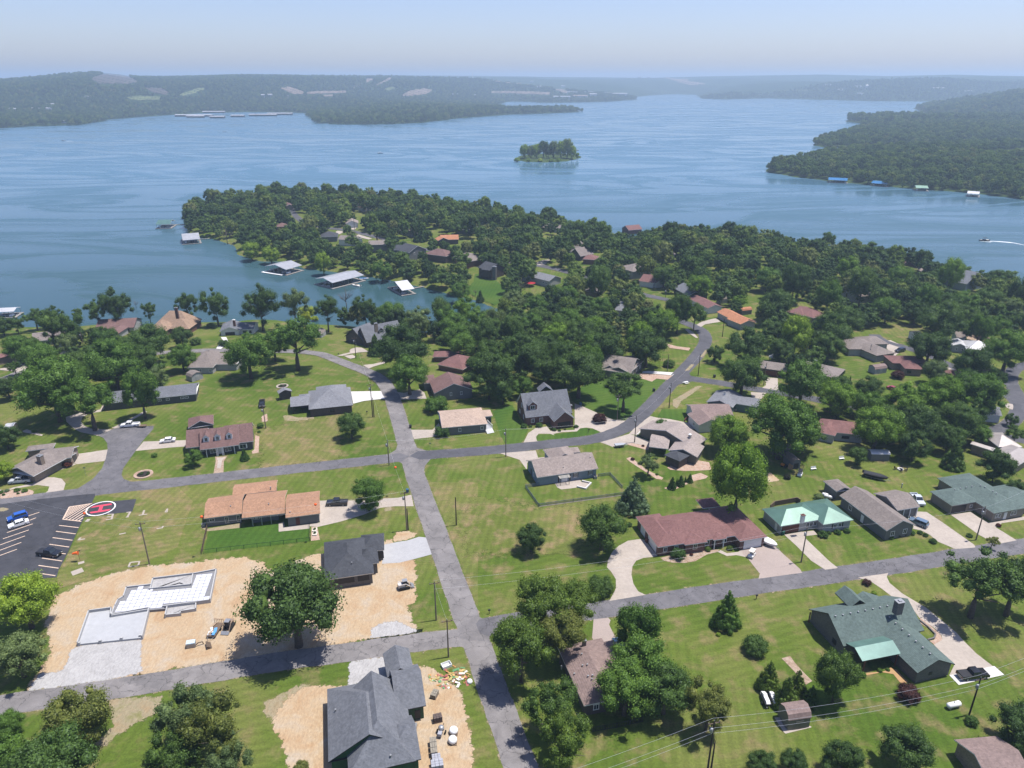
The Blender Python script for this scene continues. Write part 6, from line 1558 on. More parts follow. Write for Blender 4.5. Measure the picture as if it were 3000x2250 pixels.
def wood_label(x,y,z,rw,kind,col):
 u,v=proj(x,y,z+ZC[kind]*rw)
 nm,a,b=min(LM,key=lambda q:math.hypot(u-q[1],(v-q[2])*1.4))
 d=('left of' if u<a else 'right of')if abs(u-a)>abs(v-b)*1.4 else('behind' if v<b else 'in front of')
 key=(nm,d,CW[col],KW[kind])
 return key,math.hypot(u-a,v-b)
n_ind=0
REST=[]
WL=[]
rr=random.Random(3)
for t in TREES:
 x,y,z,rw,kind,col,label,group,exp,_=t
 u,v=proj(x,y,z+ZC[kind]*rw)
 if n_ind>=330 and not exp or(not exp and(u<-60 or u>3060)):
  REST.append(t);continue
 n_ind+=1
 cm,tm=rr.choice(TV[kind])
 root=thing(NAMES[kind],label,CATS.get(kind,'tree'),(x,y,z),rr.uniform(0,6.28),group)
 if not exp:WL.append((*wood_label(x,y,z,rw,kind,col),root))
 s=rw*(1.0 if exp else 1.05)
 tk=link('trunk',tm,root,scale=s)
 if cm is not None:
  c=link('crown',cm,root,scale=s)
  c.color=(*col,1)
WL.sort(key=lambda t:t[1])
for key,_,root in WL:
 _rank[key]=n=_rank.get(key,0)
 root['label']='%s %s %s the %s'%(key[2],key[3],('' if n==0 else ORD[min(n,11)]+' ')+key[1],key[0])
 _rank[key]=n+1
def far_tree(seed,n,leaf,asp,zc,kind='oak'):
 me=crown(kind,seed,n,leaf,asp,zc,.86)
 me.materials.clear();me.materials.append(LEAFW)
 o=bpy.data.objects.new('woodland_tree',me)
 return o
FT=[far_tree(61,2200,.11,.95,1.15),far_tree(62,2200,.11,1.2,1.45,'tall'),far_tree(63,2000,.11,.8,1.0,'loose')]
def scatter(name,X,Y,Z,SCL,seed=0):
 n=len(X)
 me=bpy.data.meshes.new(name)
 me.vertices.add(n)
 me.vertices.foreach_set('co',np.stack([X,Y,Z],-1).astype(np.float32).ravel())
 a=me.attributes.new('scl','FLOAT','POINT');a.data.foreach_set('value',np.asarray(SCL,dtype=np.float32))
 r=np.random.RandomState(seed)
 a=me.attributes.new('turn','FLOAT','POINT');a.data.foreach_set('value',r.uniform(0,6.283,n).astype(np.float32))
 a=me.attributes.new('pick','INT','POINT');a.data.foreach_set('value',r.randint(0,3,n).astype(np.int32))
 o=link(name,me)
 ng=bpy.data.node_groups.get('tree_scatter')
 if ng is None:
  ng=bpy.data.node_groups.new('tree_scatter','GeometryNodeTree')
  ng.interface.new_socket('Geometry',in_out='INPUT',socket_type='NodeSocketGeometry')
  ng.interface.new_socket('Geometry',in_out='OUTPUT',socket_type='NodeSocketGeometry')
  gi,go=ng.nodes.new('NodeGroupInput'),ng.nodes.new('NodeGroupOutput')
  ip=ng.nodes.new('GeometryNodeInstanceOnPoints')
  jn=ng.nodes.new('GeometryNodeJoinGeometry')
  for f in FT:
   oi=ng.nodes.new('GeometryNodeObjectInfo');oi.inputs['Object'].default_value=f;oi.inputs['As Instance'].default_value=True
   ng.links.new(oi.outputs['Geometry'],jn.inputs[0])
  def att(nm,ty):
   q=ng.nodes.new('GeometryNodeInputNamedAttribute');q.data_type=ty;q.inputs['Name'].default_value=nm
   return q.outputs[0]
  cx=ng.nodes.new('ShaderNodeCombineXYZ');ng.links.new(att('turn','FLOAT'),cx.inputs[2])
  ng.links.new(gi.outputs[0],ip.inputs['Points']);ng.links.new(jn.outputs[0],ip.inputs['Instance'])
  ip.inputs['Pick Instance'].default_value=True
  ng.links.new(att('pick','INT'),ip.inputs['Instance Index'])
  ng.links.new(cx.outputs[0],ip.inputs['Rotation']);ng.links.new(att('scl','FLOAT'),ip.inputs['Scale'])
  ng.links.new(ip.outputs[0],go.inputs[0])
 m=o.modifiers.new('trees','NODES');m.node_group=ng
 return o
if REST:
 A=np.array([[t[0],t[1],t[2],t[3]]for t in REST])
 tag(scatter('lakeside_wood',A[:,0],A[:,1],A[:,2],A[:,3],1),'smaller and farther trees filling the lakeside woods','woodland',kind='stuff')
def jitter_grid(x0,x1,y0,y1,s,seed):
 r=np.random.RandomState(seed)
 X,Y=np.meshgrid(np.arange(x0,x1,s),np.arange(y0,y1,s))
 X=X+r.uniform(-.45,.45,X.shape)*s;Y=Y+r.uniform(-.45,.45,Y.shape)*s
 return X.ravel(),Y.ravel(),r
def inview(X,Y,Z,m=120):
 d=Y*CP-(Z-CAM_H)*SP
 U=1500+F_PX*X/d
 return(U>-m)&(U<3000+m)
def hb(A,x,y):
 i=np.clip((x-hx[0])/14.0,0,A.shape[1]-1.001);j=np.clip((y-hy[0])/14.0,0,A.shape[0]-1.001)
 i0,j0=np.floor(i).astype(int),np.floor(j).astype(int);fi,fj=i-i0,j-j0
 return(A[j0,i0]*(1-fi)+A[j0,i0+1]*fi)*(1-fj)+(A[j0+1,i0]*(1-fi)+A[j0+1,i0+1]*fi)*fj
X,Y,r=jitter_grid(150,1700,650,2000,8.0,4)
sd,Z=hb(SH,X,Y),hb(HZ,X,Y)
ZH=np.array([ground_ for ground_ in Z])
field=[hit(u,v,6)for u,v in((2880,442),(2935,430),(3010,422),(3060,424),(3060,448),(2960,455),(2890,452))]
inF=np.array([inpoly(a,b,field)for a,b in zip(X,Y)])
k=(sd>2)&inview(X,Y,Z)&~inF&(r.rand(len(X))<.93)
tag(scatter('headland_wood',X[k],Y[k],Z[k],r.uniform(3.6,6.0,k.sum()),2),'dense oak wood covering the right hand headlands','woodland',kind='stuff')
X,Y,r=jitter_grid(600,2900,2000,3250,14.0,5)
sd,Z=hb(SH,X,Y),hb(HZ,X,Y)
k=(sd>3)&inview(X,Y,Z)
tag(scatter('hillside_wood',X[k],Y[k],Z[k],r.uniform(5.5,9,k.sum()),3),'wood on the rounded hill at the far right','woodland',kind='stuff')
X,Y,r=jitter_grid(-10,130,1060,1390,6.0,6)
i=np.clip(((X-ix[0])/4).astype(int),0,len(ix)-1);j=np.clip(((Y-iy[0])/4).astype(int),0,len(iy)-1)
k=SI[j,i]>.5
pass
CLEARINGS=[]
for reg,pts in(('t1',[(780,240),(900,200),(1060,200),(1210,270),(1100,285),(860,285)]),('t1',[(1245,320),(1400,325),(1460,360),(1440,385),(1330,365)]),('t1',[(1460,380),(1640,322),(1560,345),(1480,385)]),
 ('t1',[(1500,400),(1700,325),(1800,322),(1700,365),(1580,395)]),('t1',[(1060,410),(1200,392),(1400,400),(1380,425),(1200,432)]),('t2',[(200,325),(280,310),(400,350),(430,365),(330,375)]),
 ('t2',[(320,375),(520,350),(790,345),(780,362),(500,372)]),('t2',[(575,382),(670,378),(660,395),(580,395)]),('t2',[(945,240),(1025,240),(1000,258),(860,310),(800,335),(900,300),(960,262)]),
 ('t2',[(1010,312),(1150,232),(1190,232),(1080,285)]),('t2',[(1250,390),(1330,345),(1460,325),(1530,340),(1480,372),(1340,390)]),('t2',[(1100,335),(1180,310),(1210,322),(1150,345)]),
 ('t2',[(2035,350),(2212,347),(2540,358),(2540,380),(2212,368),(2040,365)]),('t3',[(1320,232),(1420,238),(1540,265),(1665,280),(1660,292),(1540,296),(1440,270)]),
 ('t3',[(1430,242),(1520,240),(1520,258)]),('t4',[(125,338),(360,335),(350,344),(130,344)]),('t3',[(350,330),(430,330),(520,360),(460,365)])):
 CLEARINGS.append([S(reg,*p)for p in pts])
X,Y,r=jitter_grid(-3800,4600,1900,5200,15.0,7)
sd=fbil(SF,X,Y);Z=fbil(FZ,X,Y)
dd=Y*CP-(Z-CAM_H)*SP
U=1500+F_PX*X/dd;Vv=1125-F_PX*(Y*SP+(Z-CAM_H)*CP)/dd
k=(sd>4)&(U>-60)&(U<3060)&(r.rand(len(X))<np.clip(1.15-(Y-2400)/4200,.3,1))
for c in CLEARINGS:
 us=[p[0]for p in c];vs=[p[1]for p in c]
 bb=k&(U>min(us)-4)&(U<max(us)+4)&(Vv>min(vs))&(Vv<max(vs)+14)
 for q in np.nonzero(bb)[0]:
  if inpoly(U[q],Vv[q],c)or inpoly(U[q],Vv[q]-14*2150/dd[q],c)or inpoly(U[q],Vv[q]-7*2150/dd[q],c):k[q]=False
tag(scatter('far_shore_wood',X[k],Y[k],Z[k],r.uniform(4.5,7.5,k.sum()),5),'continuous wood on the far lake shore and hills','woodland',kind='stuff')
print('TREES',len(TREES),'individual',n_ind,'rest',len(REST),'far',int(k.sum()))
# vehicles
def paint(name,c,rough=.25):
 if name in MATS:return MATS[name]
 m,nt,b=newmat(name)
 b.inputs['Base Color'].default_value=(*c,1)
 b.inputs['Roughness'].default_value=rough
 b.inputs['Coat Weight'].default_value=.6
 b.inputs['Coat Roughness'].default_value=.08
 co=wpos(nt)
 nt.links.new(ramp(nt,noise(nt,co,2.0,3),[(.3,tuple(x*.92 for x in c)),(.7,tuple(min(1,x*1.05)for x in c))]),b.inputs['Base Color'])
 MATS[name]=m
 return m
CAR=dict(white=paint('white_car_paint',(.72,.72,.72)),black=paint('black_car_paint',(.012,.012,.014)),blue=paint('blue_car_paint',(.02,.09,.38)),grey=paint('grey_car_paint',(.16,.19,.23)),
 silver=paint('silver_car_paint',(.45,.48,.52)),navy=paint('navy_car_paint',(.02,.045,.09)),red=paint('red_car_paint',(.28,.02,.02)),bg=paint('blue_grey_car_paint',(.10,.15,.22)))
LAMP=plain('lamp_glass',(.7,.7,.68),.2,.05);TAIL=plain('tail_lamp',(.35,.02,.02),.3,.05)
_cm={}
def wheel_mesh(r=.34,w=.24):
 k=('wheel',r)
 if k not in _cm:
  mb=MB()
  mb.lathe([(r*.55,-w/2),(r,-w/2+.03),(r,w/2-.03),(r*.55,w/2)],12)
  mb.v=[(x,z,y)for x,y,z in mb.v]
  rim=MB();rim.lathe([(r*.56,-w/2-.01),(r*.5,w/2+.012)],10);rim.v=[(x,z,y)for x,y,z in rim.v]
  _cm[k]=(mb.mesh('wheel',RUBBER),rim.mesh('rim',GREYM))
 return _cm[k]
def inset(prof,y,s):return prof
def car_meshes(kind,col):
 k=(kind,col)
 if k in _cm:return _cm[k]
 P=dict(sedan=(4.7,1.80,[(2.35,.35),(2.33,.62),(2.1,.78),(1.1,.92),(-1.65,.98),(-2.28,.94),(-2.35,.6),(-2.3,.32)],(1.05,-1.6,.55,-1.05,.92,1.43)),suv=(4.7,1.88,[(2.35,.4),(2.33,.8),(2.15,.95),(1.25,1.08),(-2.2,1.12),(-2.35,.9),(-2.33,.4)],(1.2,-2.2,.55,-1.95,1.06,1.72)),
  pickup=(5.8,1.98,[(2.9,.45),(2.88,.95),(2.7,1.08),(1.45,1.15),(-.85,1.15),(-.85,.72),(-2.75,.72),(-2.75,1.12),(-2.9,1.12),(-2.9,.45)],(1.4,-.8,.75,-.6,1.12,1.85)))[kind]
 L,w,prof,(c0,c1,r0,r1,zb,zt)=P
 b=MB()
 b.xprism(prof,-w/2,w/2)
 if kind=='pickup':
  for s in(-1,1):b.box((-1.8,s*(w/2-.07),.95),(1.95,.12,.38))
 hw,tw=w/2-.06,w/2-.22
 b.box(((r0+r1)/2,0,zt),(r0-r1+.1,tw*2+.06,.06))
 for s in(-1,1):
  for xa,xb in((c0,r0),(c1,r1),((c0+c1)/2,(r0+r1)/2)):
   b.tube([(xa,s*(hw-.02),zb-.05),(xb,s*tw,zt)],.05,4)
 body=b.mesh('body',CAR[col]if col in CAR else col)
 g=MB()
 lo=[(c0,-hw,zb-.04),(c0,hw,zb-.04),(c1,hw,zb-.04),(c1,-hw,zb-.04)]
 hi=[(r0,-tw,zt-.02),(r0,tw,zt-.02),(r1,tw,zt-.02),(r1,-tw,zt-.02)]
 g.add(lo+hi,[(0,1,5,4),(1,2,6,5),(2,3,7,6),(3,0,4,7),(4,5,6,7)])
 glass=g.mesh('windows',GLASS)
 lm=MB();lm.box((0,0,0),(.08,.38,.16));tm=MB();tm.box((0,0,0),(.08,.3,.2))
 _cm[k]=(L,w,body,glass,lm.mesh('headlight',LAMP),tm.mesh('tail_light',TAIL),prof)
 return _cm[k]
def car(label,reg,front,rear,kind,col,cover=False,cat=None):
 f,r=ground(*S(reg,*front)),ground(*S(reg,*rear))
 cx,cy=(f[0]+r[0])/2,(f[1]+r[1])/2
 h=math.atan2(f[1]-r[1],f[0]-r[0])
 L,w,body,glass,lm,tm,prof=car_meshes(kind,col)
 z=tz(cx,cy)+.05
 root=thing('pickup_truck' if kind=='pickup' else 'car',label,cat or('truck' if kind=='pickup' else 'car'),(cx,cy,z),h)
 link('body',body,root);link('windows',glass,root)
 R_=.40 if kind!='sedan' else .34
 wm,rm=wheel_mesh(R_)
 for sx in(.31,-.30):
  for s in(-1,1):
   wo=link('wheel',wm,root,(L*sx,s*(w/2-.1),R_));link('rim',rm,wo)
 zl=.68 if kind=='sedan' else .85
 for s in(-1,1):
  link('headlight',lm,root,(L/2-.03,s*(w/2-.28),zl));link('tail_light',tm,root,(-L/2+.02,s*(w/2-.22),zl))
 if cover and kind=='pickup':
  mb=MB();mb.box((-1.82,0,1.16),(1.98,w-.06,.07));mb.obj('bed_cover',DARK,root)
 SEEN.append((*proj(cx,cy,z),20))
 return root
car('blue hatchback parked beside the white sedan in the car park','c1',(120,570),(350,500),'suv','blue')
car('white sedan parked beside the blue car in the car park','c1',(115,660),(380,580),'sedan','white')
car('black pickup parked in the striped bay of the car park','c1',(800,1020),(495,985),'pickup','black',True)
car('white pickup with ladder rack at the end of the wide junction','b1',(1580,672),(1800,655),'pickup','white')
car('white sedan on the concrete drive of the red porch house','b1',(2065,876),(2290,850),'sedan','white')
car('silver pickup in the shade of the left hand carport','b1',(145,1400),(395,1375),'pickup','silver')
car('black pickup on the drive of the orange roofed house','c3',(255,352),(525,345),'pickup','black',True)
car('white pickup parked under the brick house carport gable','b6',(100,1325),(320,1310),'pickup','white')
car('black covered truck alone on the middle lawn','b3',(1185,455),(1190,320),'pickup','black',True)
car('blue grey sedan on the brown house drive','c8',(1600,1345),(1710,1455),'sedan','bg')
car('dark blue pickup in tree shade beside the blue grey sedan','c8',(1825,1310),(1870,1410),'pickup','navy')
car('shiny black pickup on the white slab at lower right','d8',(1790,1215),(1510,1245),'pickup','black',True)
car('dark blue estate car beside the grey gable hedge','c7',(585,1330),(735,1390),'suv','bg')
car('silver pickup behind the grey house porch','c7',(690,1095),(600,985),'pickup','silver')
car('red car half hidden in the right hand grove','b8',(560,870),(470,840),'sedan','red')
car('black car at the driftwood hip roofed house drive','b8',(545,370),(660,345),'suv','black')
car('white van on the peninsula garage drive','a2',(1920,635),(1928,605),'suv','white')
car('white car on the middle wood drive','a4',(1260,1335),(1340,1320),'sedan','white')
def golf_cart(label,reg,px,ang,body,top):
 x,y,z=ground(*S(reg,*px))
 root=thing('golf_cart',label,'golf cart',(x,y,z+.04),ang)
 mb=MB();mb.xprism([(1.2,.3),(1.15,.75),(.6,.85),(.5,.45),(-.2,.45),(-.25,.7),(-1.15,.7),(-1.2,.3)],-.6,.6);mb.obj('body',body,root)
 mb=MB();mb.box((-.25,0,.78),(.5,1.05,.14));mb.box((-.52,0,1.02),(.12,1.05,.42));mb.obj('seat',OFFW,root)
 mb=MB();mb.box((0,0,1.85),(1.9,1.2,.07));mb.obj('canopy',top,root)
 for sx,sy in((.75,-.55),(.75,.55),(-.85,-.55),(-.85,.55)):
  mb=MB();mb.tube([(sx,sy,.6),(sx*.95,sy,1.85)],.025,5);mb.obj('canopy_post',DARK,root)
 wm,rm=wheel_mesh(.24,.2)
 for sx in(.8,-.8):
  for s in(-.52,.52):link('wheel',wm,root,(sx,s,.24))
golf_cart('cream golf cart on the ranch house drive','c5',(1665,1035),-2.2,WHITE,OFFW)
golf_cart('black roofed golf cart beside the open grey shed','c6',(915,680),-2.1,WHITE,DARK)
def hull(mb,L,w,h,z=0,mi=0):
 n=9
 P=[]
 for i in range(n):
  t=i/(n-1)
  P.append((-L/2+L*t,w/2*(1-max(0,(t-.55)/.45)**2.2)))
 out=[(x,y)for x,y in P]+[(x,-y)for x,y in P[::-1][1:]]
 top=[(x,y,z+h)for x,y in out];bot=[(x*.93-.03*L,y*.72,z)for x,y in out]
 k=len(out)
 mb.add(bot+top,[tuple(range(k)),tuple(range(k,2*k))[::-1]]+[(k+i,k+(i+1)%k,(i+1)%k,i)for i in range(k)],mi)
def boat(label,x,y,z,ang,L=6.0,w=2.3,hullm=WHITE,top=None,name='motor_boat',cat='boat',cover=None,group=None):
 root=thing(name,label,cat,(x,y,z),ang,group)
 mb=MB();hull(mb,L,w,.75,-.15);mb.obj('hull',hullm,root)
 mb=MB();hull(mb,L*.8,w*.78,.06,.60);mb.v=[(a-L*.05,b,c)for a,b,c in mb.v];mb.obj('cockpit' if not cover else 'cover',cover or OFFW,root)
 if not cover:
  mb=MB();mb.add([(L*.12,-w*.36,.62),(L*.12,w*.36,.62),(L*.02,w*.32,1.1),(L*.02,-w*.32,1.1)],[(0,1,2,3),(3,2,1,0)]);mb.obj('windscreen',GLASS,root)
  for s in(-.25,.25):
   mb=MB();mb.box((-L*.1,s*w,.85),(.5,.5,.4));mb.obj('seat',plain('boat_seat',(.4,.3,.25)),root)
 mb=MB();mb.box((-L/2-.2,0,.65),(.45,.4,.8));mb.obj('outboard_motor',DARK,root)
 if top:
  mb=MB();mb.box((-L*.08,0,2.1),(L*.38,w*.85,.06));mb.obj('canopy',top,root)
  for sx in(.08,-.25):
   for s in(-.4,.4):
    mb=MB();mb.tube([(sx*L,s*w,.6),(sx*L*.9,s*w,2.1)],.03,4);mb.obj('canopy_post',GREYM,root)
 return root
def trailer_parts(root,L,w):
 mb=MB()
 for s in(-1,1):mb.box((0,s*w*.32,.45),(L,.1,.1))
 mb.tube([(L/2,-w*.32,.45),(L/2+1.1,0,.45),(L/2,w*.32,.45)],.05,5)
 mb.obj('trailer_frame',GREYM,root)
 wm,rm=wheel_mesh(.3,.2)
 for s in(-1,1):link('wheel',wm,root,(-L*.12,s*w*.48,.3))
x,y,z=ground(*S('c6',1965,720))
b=boat('boat under a black cover on a trailer behind the grey house',x,y,z+.75,math.radians(-32),6.6,2.3,DARK,cover=plain('boat_cover',(.035,.037,.045),.8),cat='boat')
tr=thing('boat_trailer','low trailer under the covered black boat','trailer',(x,y,z),math.radians(-32));trailer_parts(tr,5.5,2.2)
x,y,z=ground(*S('c5',1830,900))
b=boat('white covered boat on a trailer beside the ranch house garage',x,y,z+.7,math.radians(-50),5.6,2.2,WHITE,cover=plain('white_cover',(.6,.6,.63),.7))
tr=thing('boat_trailer','trailer under the white covered boat','trailer',(x,y,z),math.radians(-50));trailer_parts(tr,4.8,2.0)
h0,h1=ground(*S('e3',890,240)),ground(*S('e3',960,395))
ang=math.atan2(h0[1]-h1[1],h0[0]-h1[0])
for i,(px,lab)in enumerate((((922,335),'white covered jet ski, left of the pair beside the conical evergreens'),((990,330),'white covered jet ski, right of the pair beside the conical evergreens'))):
 x,y,z=ground(*S('e3',*px))
 root=thing('jet_ski',lab,'jet ski',(x,y,z+.55),ang,'jet skis on the trailer')
 mb=MB();hull(mb,3.4,1.15,.5,0);mb.obj('hull',DARK,root)
 mb=MB();mb.xprism([(1.5,.5),(1.2,.68),(.5,.95),(.25,1.05),(.1,.85),(-.2,.8),(-1.2,.82),(-1.6,.5)],-.36,.36);mb.obj('cover',WHITE,root)
x,y,z=ground(*S('e3',955,340))
tr=thing('jet_ski_trailer','low black trailer carrying the two jet skis','trailer',(x,y,z),ang);trailer_parts(tr,3.6,2.9)
x,y,z=ground(*S('b1',1850,668))
tr=thing('utility_trailer','small utility trailer behind the white ladder rack pickup','trailer',(x,y,z+.05),math.pi+.05);trailer_parts(tr,2.6,1.7)
mb=MB();mb.box((0,0,.55),(2.6,1.5,.08));mb.obj('deck',WOOD,tr);mb=MB();mb.box((1.0,0,1.0),(.5,1.2,.8));mb.obj('tool_box',OFFW,tr)
x,y,z=ground(*S('b6',960,1590))
tr=thing('utility_trailer','small boat trailer at the end of the pale drive by the road','trailer',(x,y,z+.05),.2);trailer_parts(tr,3.0,1.7)
mb=MB();hull(mb,3.6,1.5,.5,.5);mb.obj('dinghy',plain('dinghy_grey',(.4,.43,.47)),tr)
def loader(label,reg,px,ang,col):
 x,y,z=ground(*S(reg,*px))
 root=thing('skid_steer_loader',label,'loader',(x,y,z+.02),ang)
 for s in(-1,1):
  mb=MB();mb.xprism([(1.15,.12),(1.3,.4),(1.0,.72),(-1.0,.72),(-1.35,.4),(-1.15,.12)],s*.72-.2,s*.72+.2);mb.obj('track',RUBBER,root)
  mb=MB();mb.tube([(-1.2,s*.72,1.5),(.3,s*.72,1.55),(1.35,s*.72,.75),(1.6,s*.72,.4)],.09,5);mb.obj('lift_arm',col,root)
 mb=MB();mb.box((-.55,0,.95),(1.5,1.1,.9));mb.obj('engine_body',col,root)
 mb=MB();mb.box((.25,0,1.45),(1.1,1.0,1.3),0,0,.85);mb.obj('cab',DARK,root)
 mb=MB();mb.box((.25,0,2.14),(1.15,1.05,.08));mb.obj('cab_roof',GREYM,root)
 mb=MB();mb.xprism([(1.6,.1),(2.25,.08),(2.3,.16),(1.75,.6),(1.6,.55)],-.85,.85);mb.obj('bucket',GREYM,root)
loader('white and maroon skid steer loader on the bare earth by the black roofed house','c3',(1255,1430),.35,plain('loader_white',(.55,.52,.5),.5))
loader('small black loader with raised frame beside the tool trailer','d2',(758,1060),-1.65,plain('loader_tan',(.3,.22,.16),.6))
x,y,z=ground(*S('d2',578,1110))
tr=thing('utility_trailer','flat trailer loaded with blue and white boards on the bare earth','trailer',(x,y,z+.02),-1.62)
trailer_parts(tr,4.2,2.1)
mb=MB();mb.box((0,0,.58),(4.2,1.9,.1));mb.obj('deck',WOOD,tr)
rb=random.Random(5)
for i in range(9):
 mb=MB();mb.box((rb.uniform(-1.5,1.5),rb.uniform(-.6,.6),.7+i*.03),(rb.uniform(.8,1.8),rb.uniform(.25,.6),.12),0,rb.uniform(-.5,.5))
 mb.obj('load_board',plain('board_%d'%(i%3),((.1,.3,.6),(.6,.62,.64),(.42,.3,.2))[i%3]),tr)
mb=MB()
for k in range(6):mb.box((-2.2,-.95+k*.38,1.0),(.06,.06,.9))
mb.box((-2.2,0,1.45),(.07,2.0,.07));mb.obj('tail_gate',REDWOOD,tr)
x,y,z=ground(*S('d2',270,1300))
o=thing('pallet_stack','stack of grey blocks on a pallet left of the loader bucket','pallet',(x,y,z+.02),.25)
for k in range(4):
 mb=MB();mb.box((0,0,.25+k*.28),(1.7,1.2,.26));mb.obj('block_layer',GREYM if k<3 else plain('pale_blue_wrap',(.45,.55,.62)),o)
x,y,z=ground(*S('d2',465,1310))
o=thing('loader_bucket','rusty loose loader bucket lying on the bare earth','bucket',(x,y,z+.02),.5)
mb=MB();mb.xprism([(0,0),(.9,0),(.95,.1),(.25,.75),(0,.75)],-.9,.9);mb.obj('scoop',plain('rusty_steel',(.14,.10,.07),.8,.3),o)
x,y,z=ground(*S('d2',365,1290))
o=thing('steel_frame','rusty angled steel arm beside the loader bucket','machine part',(x,y,z+.02),.5)
mb=MB();mb.tube([(-.9,0,.1),(0,0,.75),(.8,0,.65),(.9,0,.1)],.12,5);mb.obj('arm',MATS['rusty_steel'],o)
def pallet(label,reg,px,ang,dims,mat,name='brick_pallet',cat='pallet',layers=4):
 x,y,z=ground(*S(reg,*px))
 o=thing(name,label,cat,(x,y,z+.02),ang)
 mb=MB();mb.box((0,0,.07),(dims[0],dims[1],.12));mb.obj('pallet',WOOD,o)
 h=dims[2]/layers
 for k in range(layers):
  mb=MB()
  for i in range(3):
   for j in range(3):
    mb.box(((i-1)*dims[0]/3.05,(j-1)*dims[1]/3.05,.15+h*(k+.5)),(dims[0]/3.3,dims[1]/3.3,h-.03))
  mb.obj('brick_layer',mat,o)
BRK=plain('pallet_brick',(.30,.27,.22),.85,.3,5);BRK2=plain('pallet_dark_brick',(.13,.10,.09),.85,.3,5)
pallet('pallet of tan bricks near the coloured offcut heap','e5',(660,150),1.25,(1.7,1.1,.8),BRK)
pallet('dark brick pallet stack above the cement mixer','e5',(695,425),.3,(1.6,1.2,1.1),BRK2)
pallet('long double pallet of pale boards below the cement mixer','e5',(650,750),1.75,(3.4,1.2,1.1),BRK)
pallet('grey wrapped pallet near the bottom of the plot','e5',(680,870),.2,(1.5,1.2,.9),plain('grey_wrap',(.4,.41,.46),.5),layers=2)
pallet('large grey wrapped pallet at the very bottom edge','e5',(690,945),.2,(2.1,1.5,1.0),MATS['grey_wrap'],layers=2)
for px,lab in(((872,560),'upper of two round white bulk bags on the clay plot'),((862,665),'lower of two round white bulk bags on the clay plot')):
 x,y,z=ground(*S('e5',*px))
 o=thing('bulk_bag',lab,'bag',(x,y,z+.02),0,'bulk bags')
 mb=MB();mb.box((0,0,.06),(1.5,1.5,.1));mb.obj('pallet',WOOD,o)
 mb=MB();mb.lathe([(.6,.1),(.78,.35),(.8,.7),(.66,1.0),(.3,1.08)],12);mb.obj('bag',WHITE,o,smooth=True)
x,y,z=ground(*S('e5',735,560))
o=thing('cement_mixer','grey towable cement mixer beside the brick pallets','mixer',(x,y,z+.02),1.4)
mb=MB();mb.lathe([(.35,.7),(.55,.85),(.55,1.3),(.35,1.6)],10);mb.obj('drum',GREYM,o,smooth=True)
mb=MB();mb.box((-.9,0,.75),(.8,.7,.6));mb.obj('engine_box',MATS['grey_wrap'],o);mb=MB();mb.tube([(-1.3,0,.4),(1.8,0,.4)],.06,5);mb.obj('tow_bar',DARK,o)
for s in(-1,1):link('wheel',wheel_mesh(.34)[0],o,(0,s*.75,.34))
x,y,z=ground(*S('e5',437,515))
o=thing('site_generator','small grey generator against the unfinished house wall','generator',(x,y,z+.02),1.5)
mb=MB();mb.box((0,0,.5),(1.2,.8,.7));mb.obj('housing',GREYM,o);mb=MB();mb.box((-.7,0,.4),(.3,.6,.6));mb.obj('motor',DARK,o)
x,y,z=ground(*S('d5',1640,410))
o=thing('crate','white open crate near the offcut heap by the corner','crate',(x,y,z+.02),.5)
for s in(-1,1):
 mb=MB();mb.box((0,s*.6,.3),(1.9,.08,.6));mb.obj('side_panel',WHITE,o);mb=MB();mb.box((s*.92,0,.3),(.08,1.1,.6));mb.obj('end_panel',WHITE,o)
mb=MB();mb.box((0,0,.05),(1.8,1.1,.08));mb.obj('base',WHITE,o)
x,y,z=ground(*S('d5',1915,600))
o=thing('bulk_bag','slumped white sack at the road side of the offcut heap','bag',(x,y,z),0)
mb=MB();mb.lathe([(.5,.0),(.6,.25),(.45,.55),(.1,.65)],9);mb.obj('bag',WHITE,o,smooth=True)
hx0,hy0,hz0=ground(*S('d5',1690,540))
o=thing('offcut_heap','scattered heap of orange, green and white board offcuts at the road corner','debris',(hx0,hy0,0))
cols=[plain('offcut_%d'%i,c,.7,.2)for i,c in enumerate(((.5,.25,.08),(.55,.36,.14),(.13,.32,.14),(.62,.6,.55),(.42,.14,.12),(.48,.42,.16)))]
rb=random.Random(9)
for i in range(90):
 a,q=rb.uniform(0,6.28),math.sqrt(rb.random())
 mb=MB();mb.box((0,0,0),(rb.uniform(.3,1.3),rb.uniform(.12,.55),.04))
 ob=mb.obj('board_offcut',cols[i%6],o,loc=(math.cos(a)*q*4.2,math.sin(a)*q*2.9,.08+rb.uniform(0,.35)*(1-q)),rz=rb.uniform(0,3.14))
 ob.rotation_euler=(rb.uniform(-.25,.25),rb.uniform(-.25,.25),rb.uniform(0,3.14))
FW=plain('foundation_block',(.50,.50,.50),.85,.08,2);FP=plain('foam_panel',(.56,.57,.63),.7,.04,2)
def fpt(reg,p,z):return hit(*S(reg,*p),z)
A0,A1,A2=fpt('d1',(1010,1050),.45),fpt('d1',(1845,965),.45),fpt('d1',(1155,640),.45)
o=thing('house_foundation','white concrete house foundation with foam panel floor on the bare earth','foundation',(A0[0],A0[1],0))
off=(A0[0],A0[1],0)
gar=SS('d1',[(1010,1050),(1845,965),(1935,600),(1440,690),(1445,600),(1155,640)])
main=SS('d1',[(1440,690),(1920,610),(2150,590)])+SS('d2',[(-100,790),(510,705),(590,310),(290,365),(265,505),(-280,560)])+SS('d1',[(1950,285),(1640,320),(1600,440),(1530,480),(1490,560)])
court=SS('d1',[(1945,362),(1985,210)])+SS('d2',[(290,368),(268,505),(-270,565)])
wing=SS('d1',[(2140,700),(2170,575)])+SS('d2',[(330,750),(325,830),(125,860),(130,890),(-70,910)])
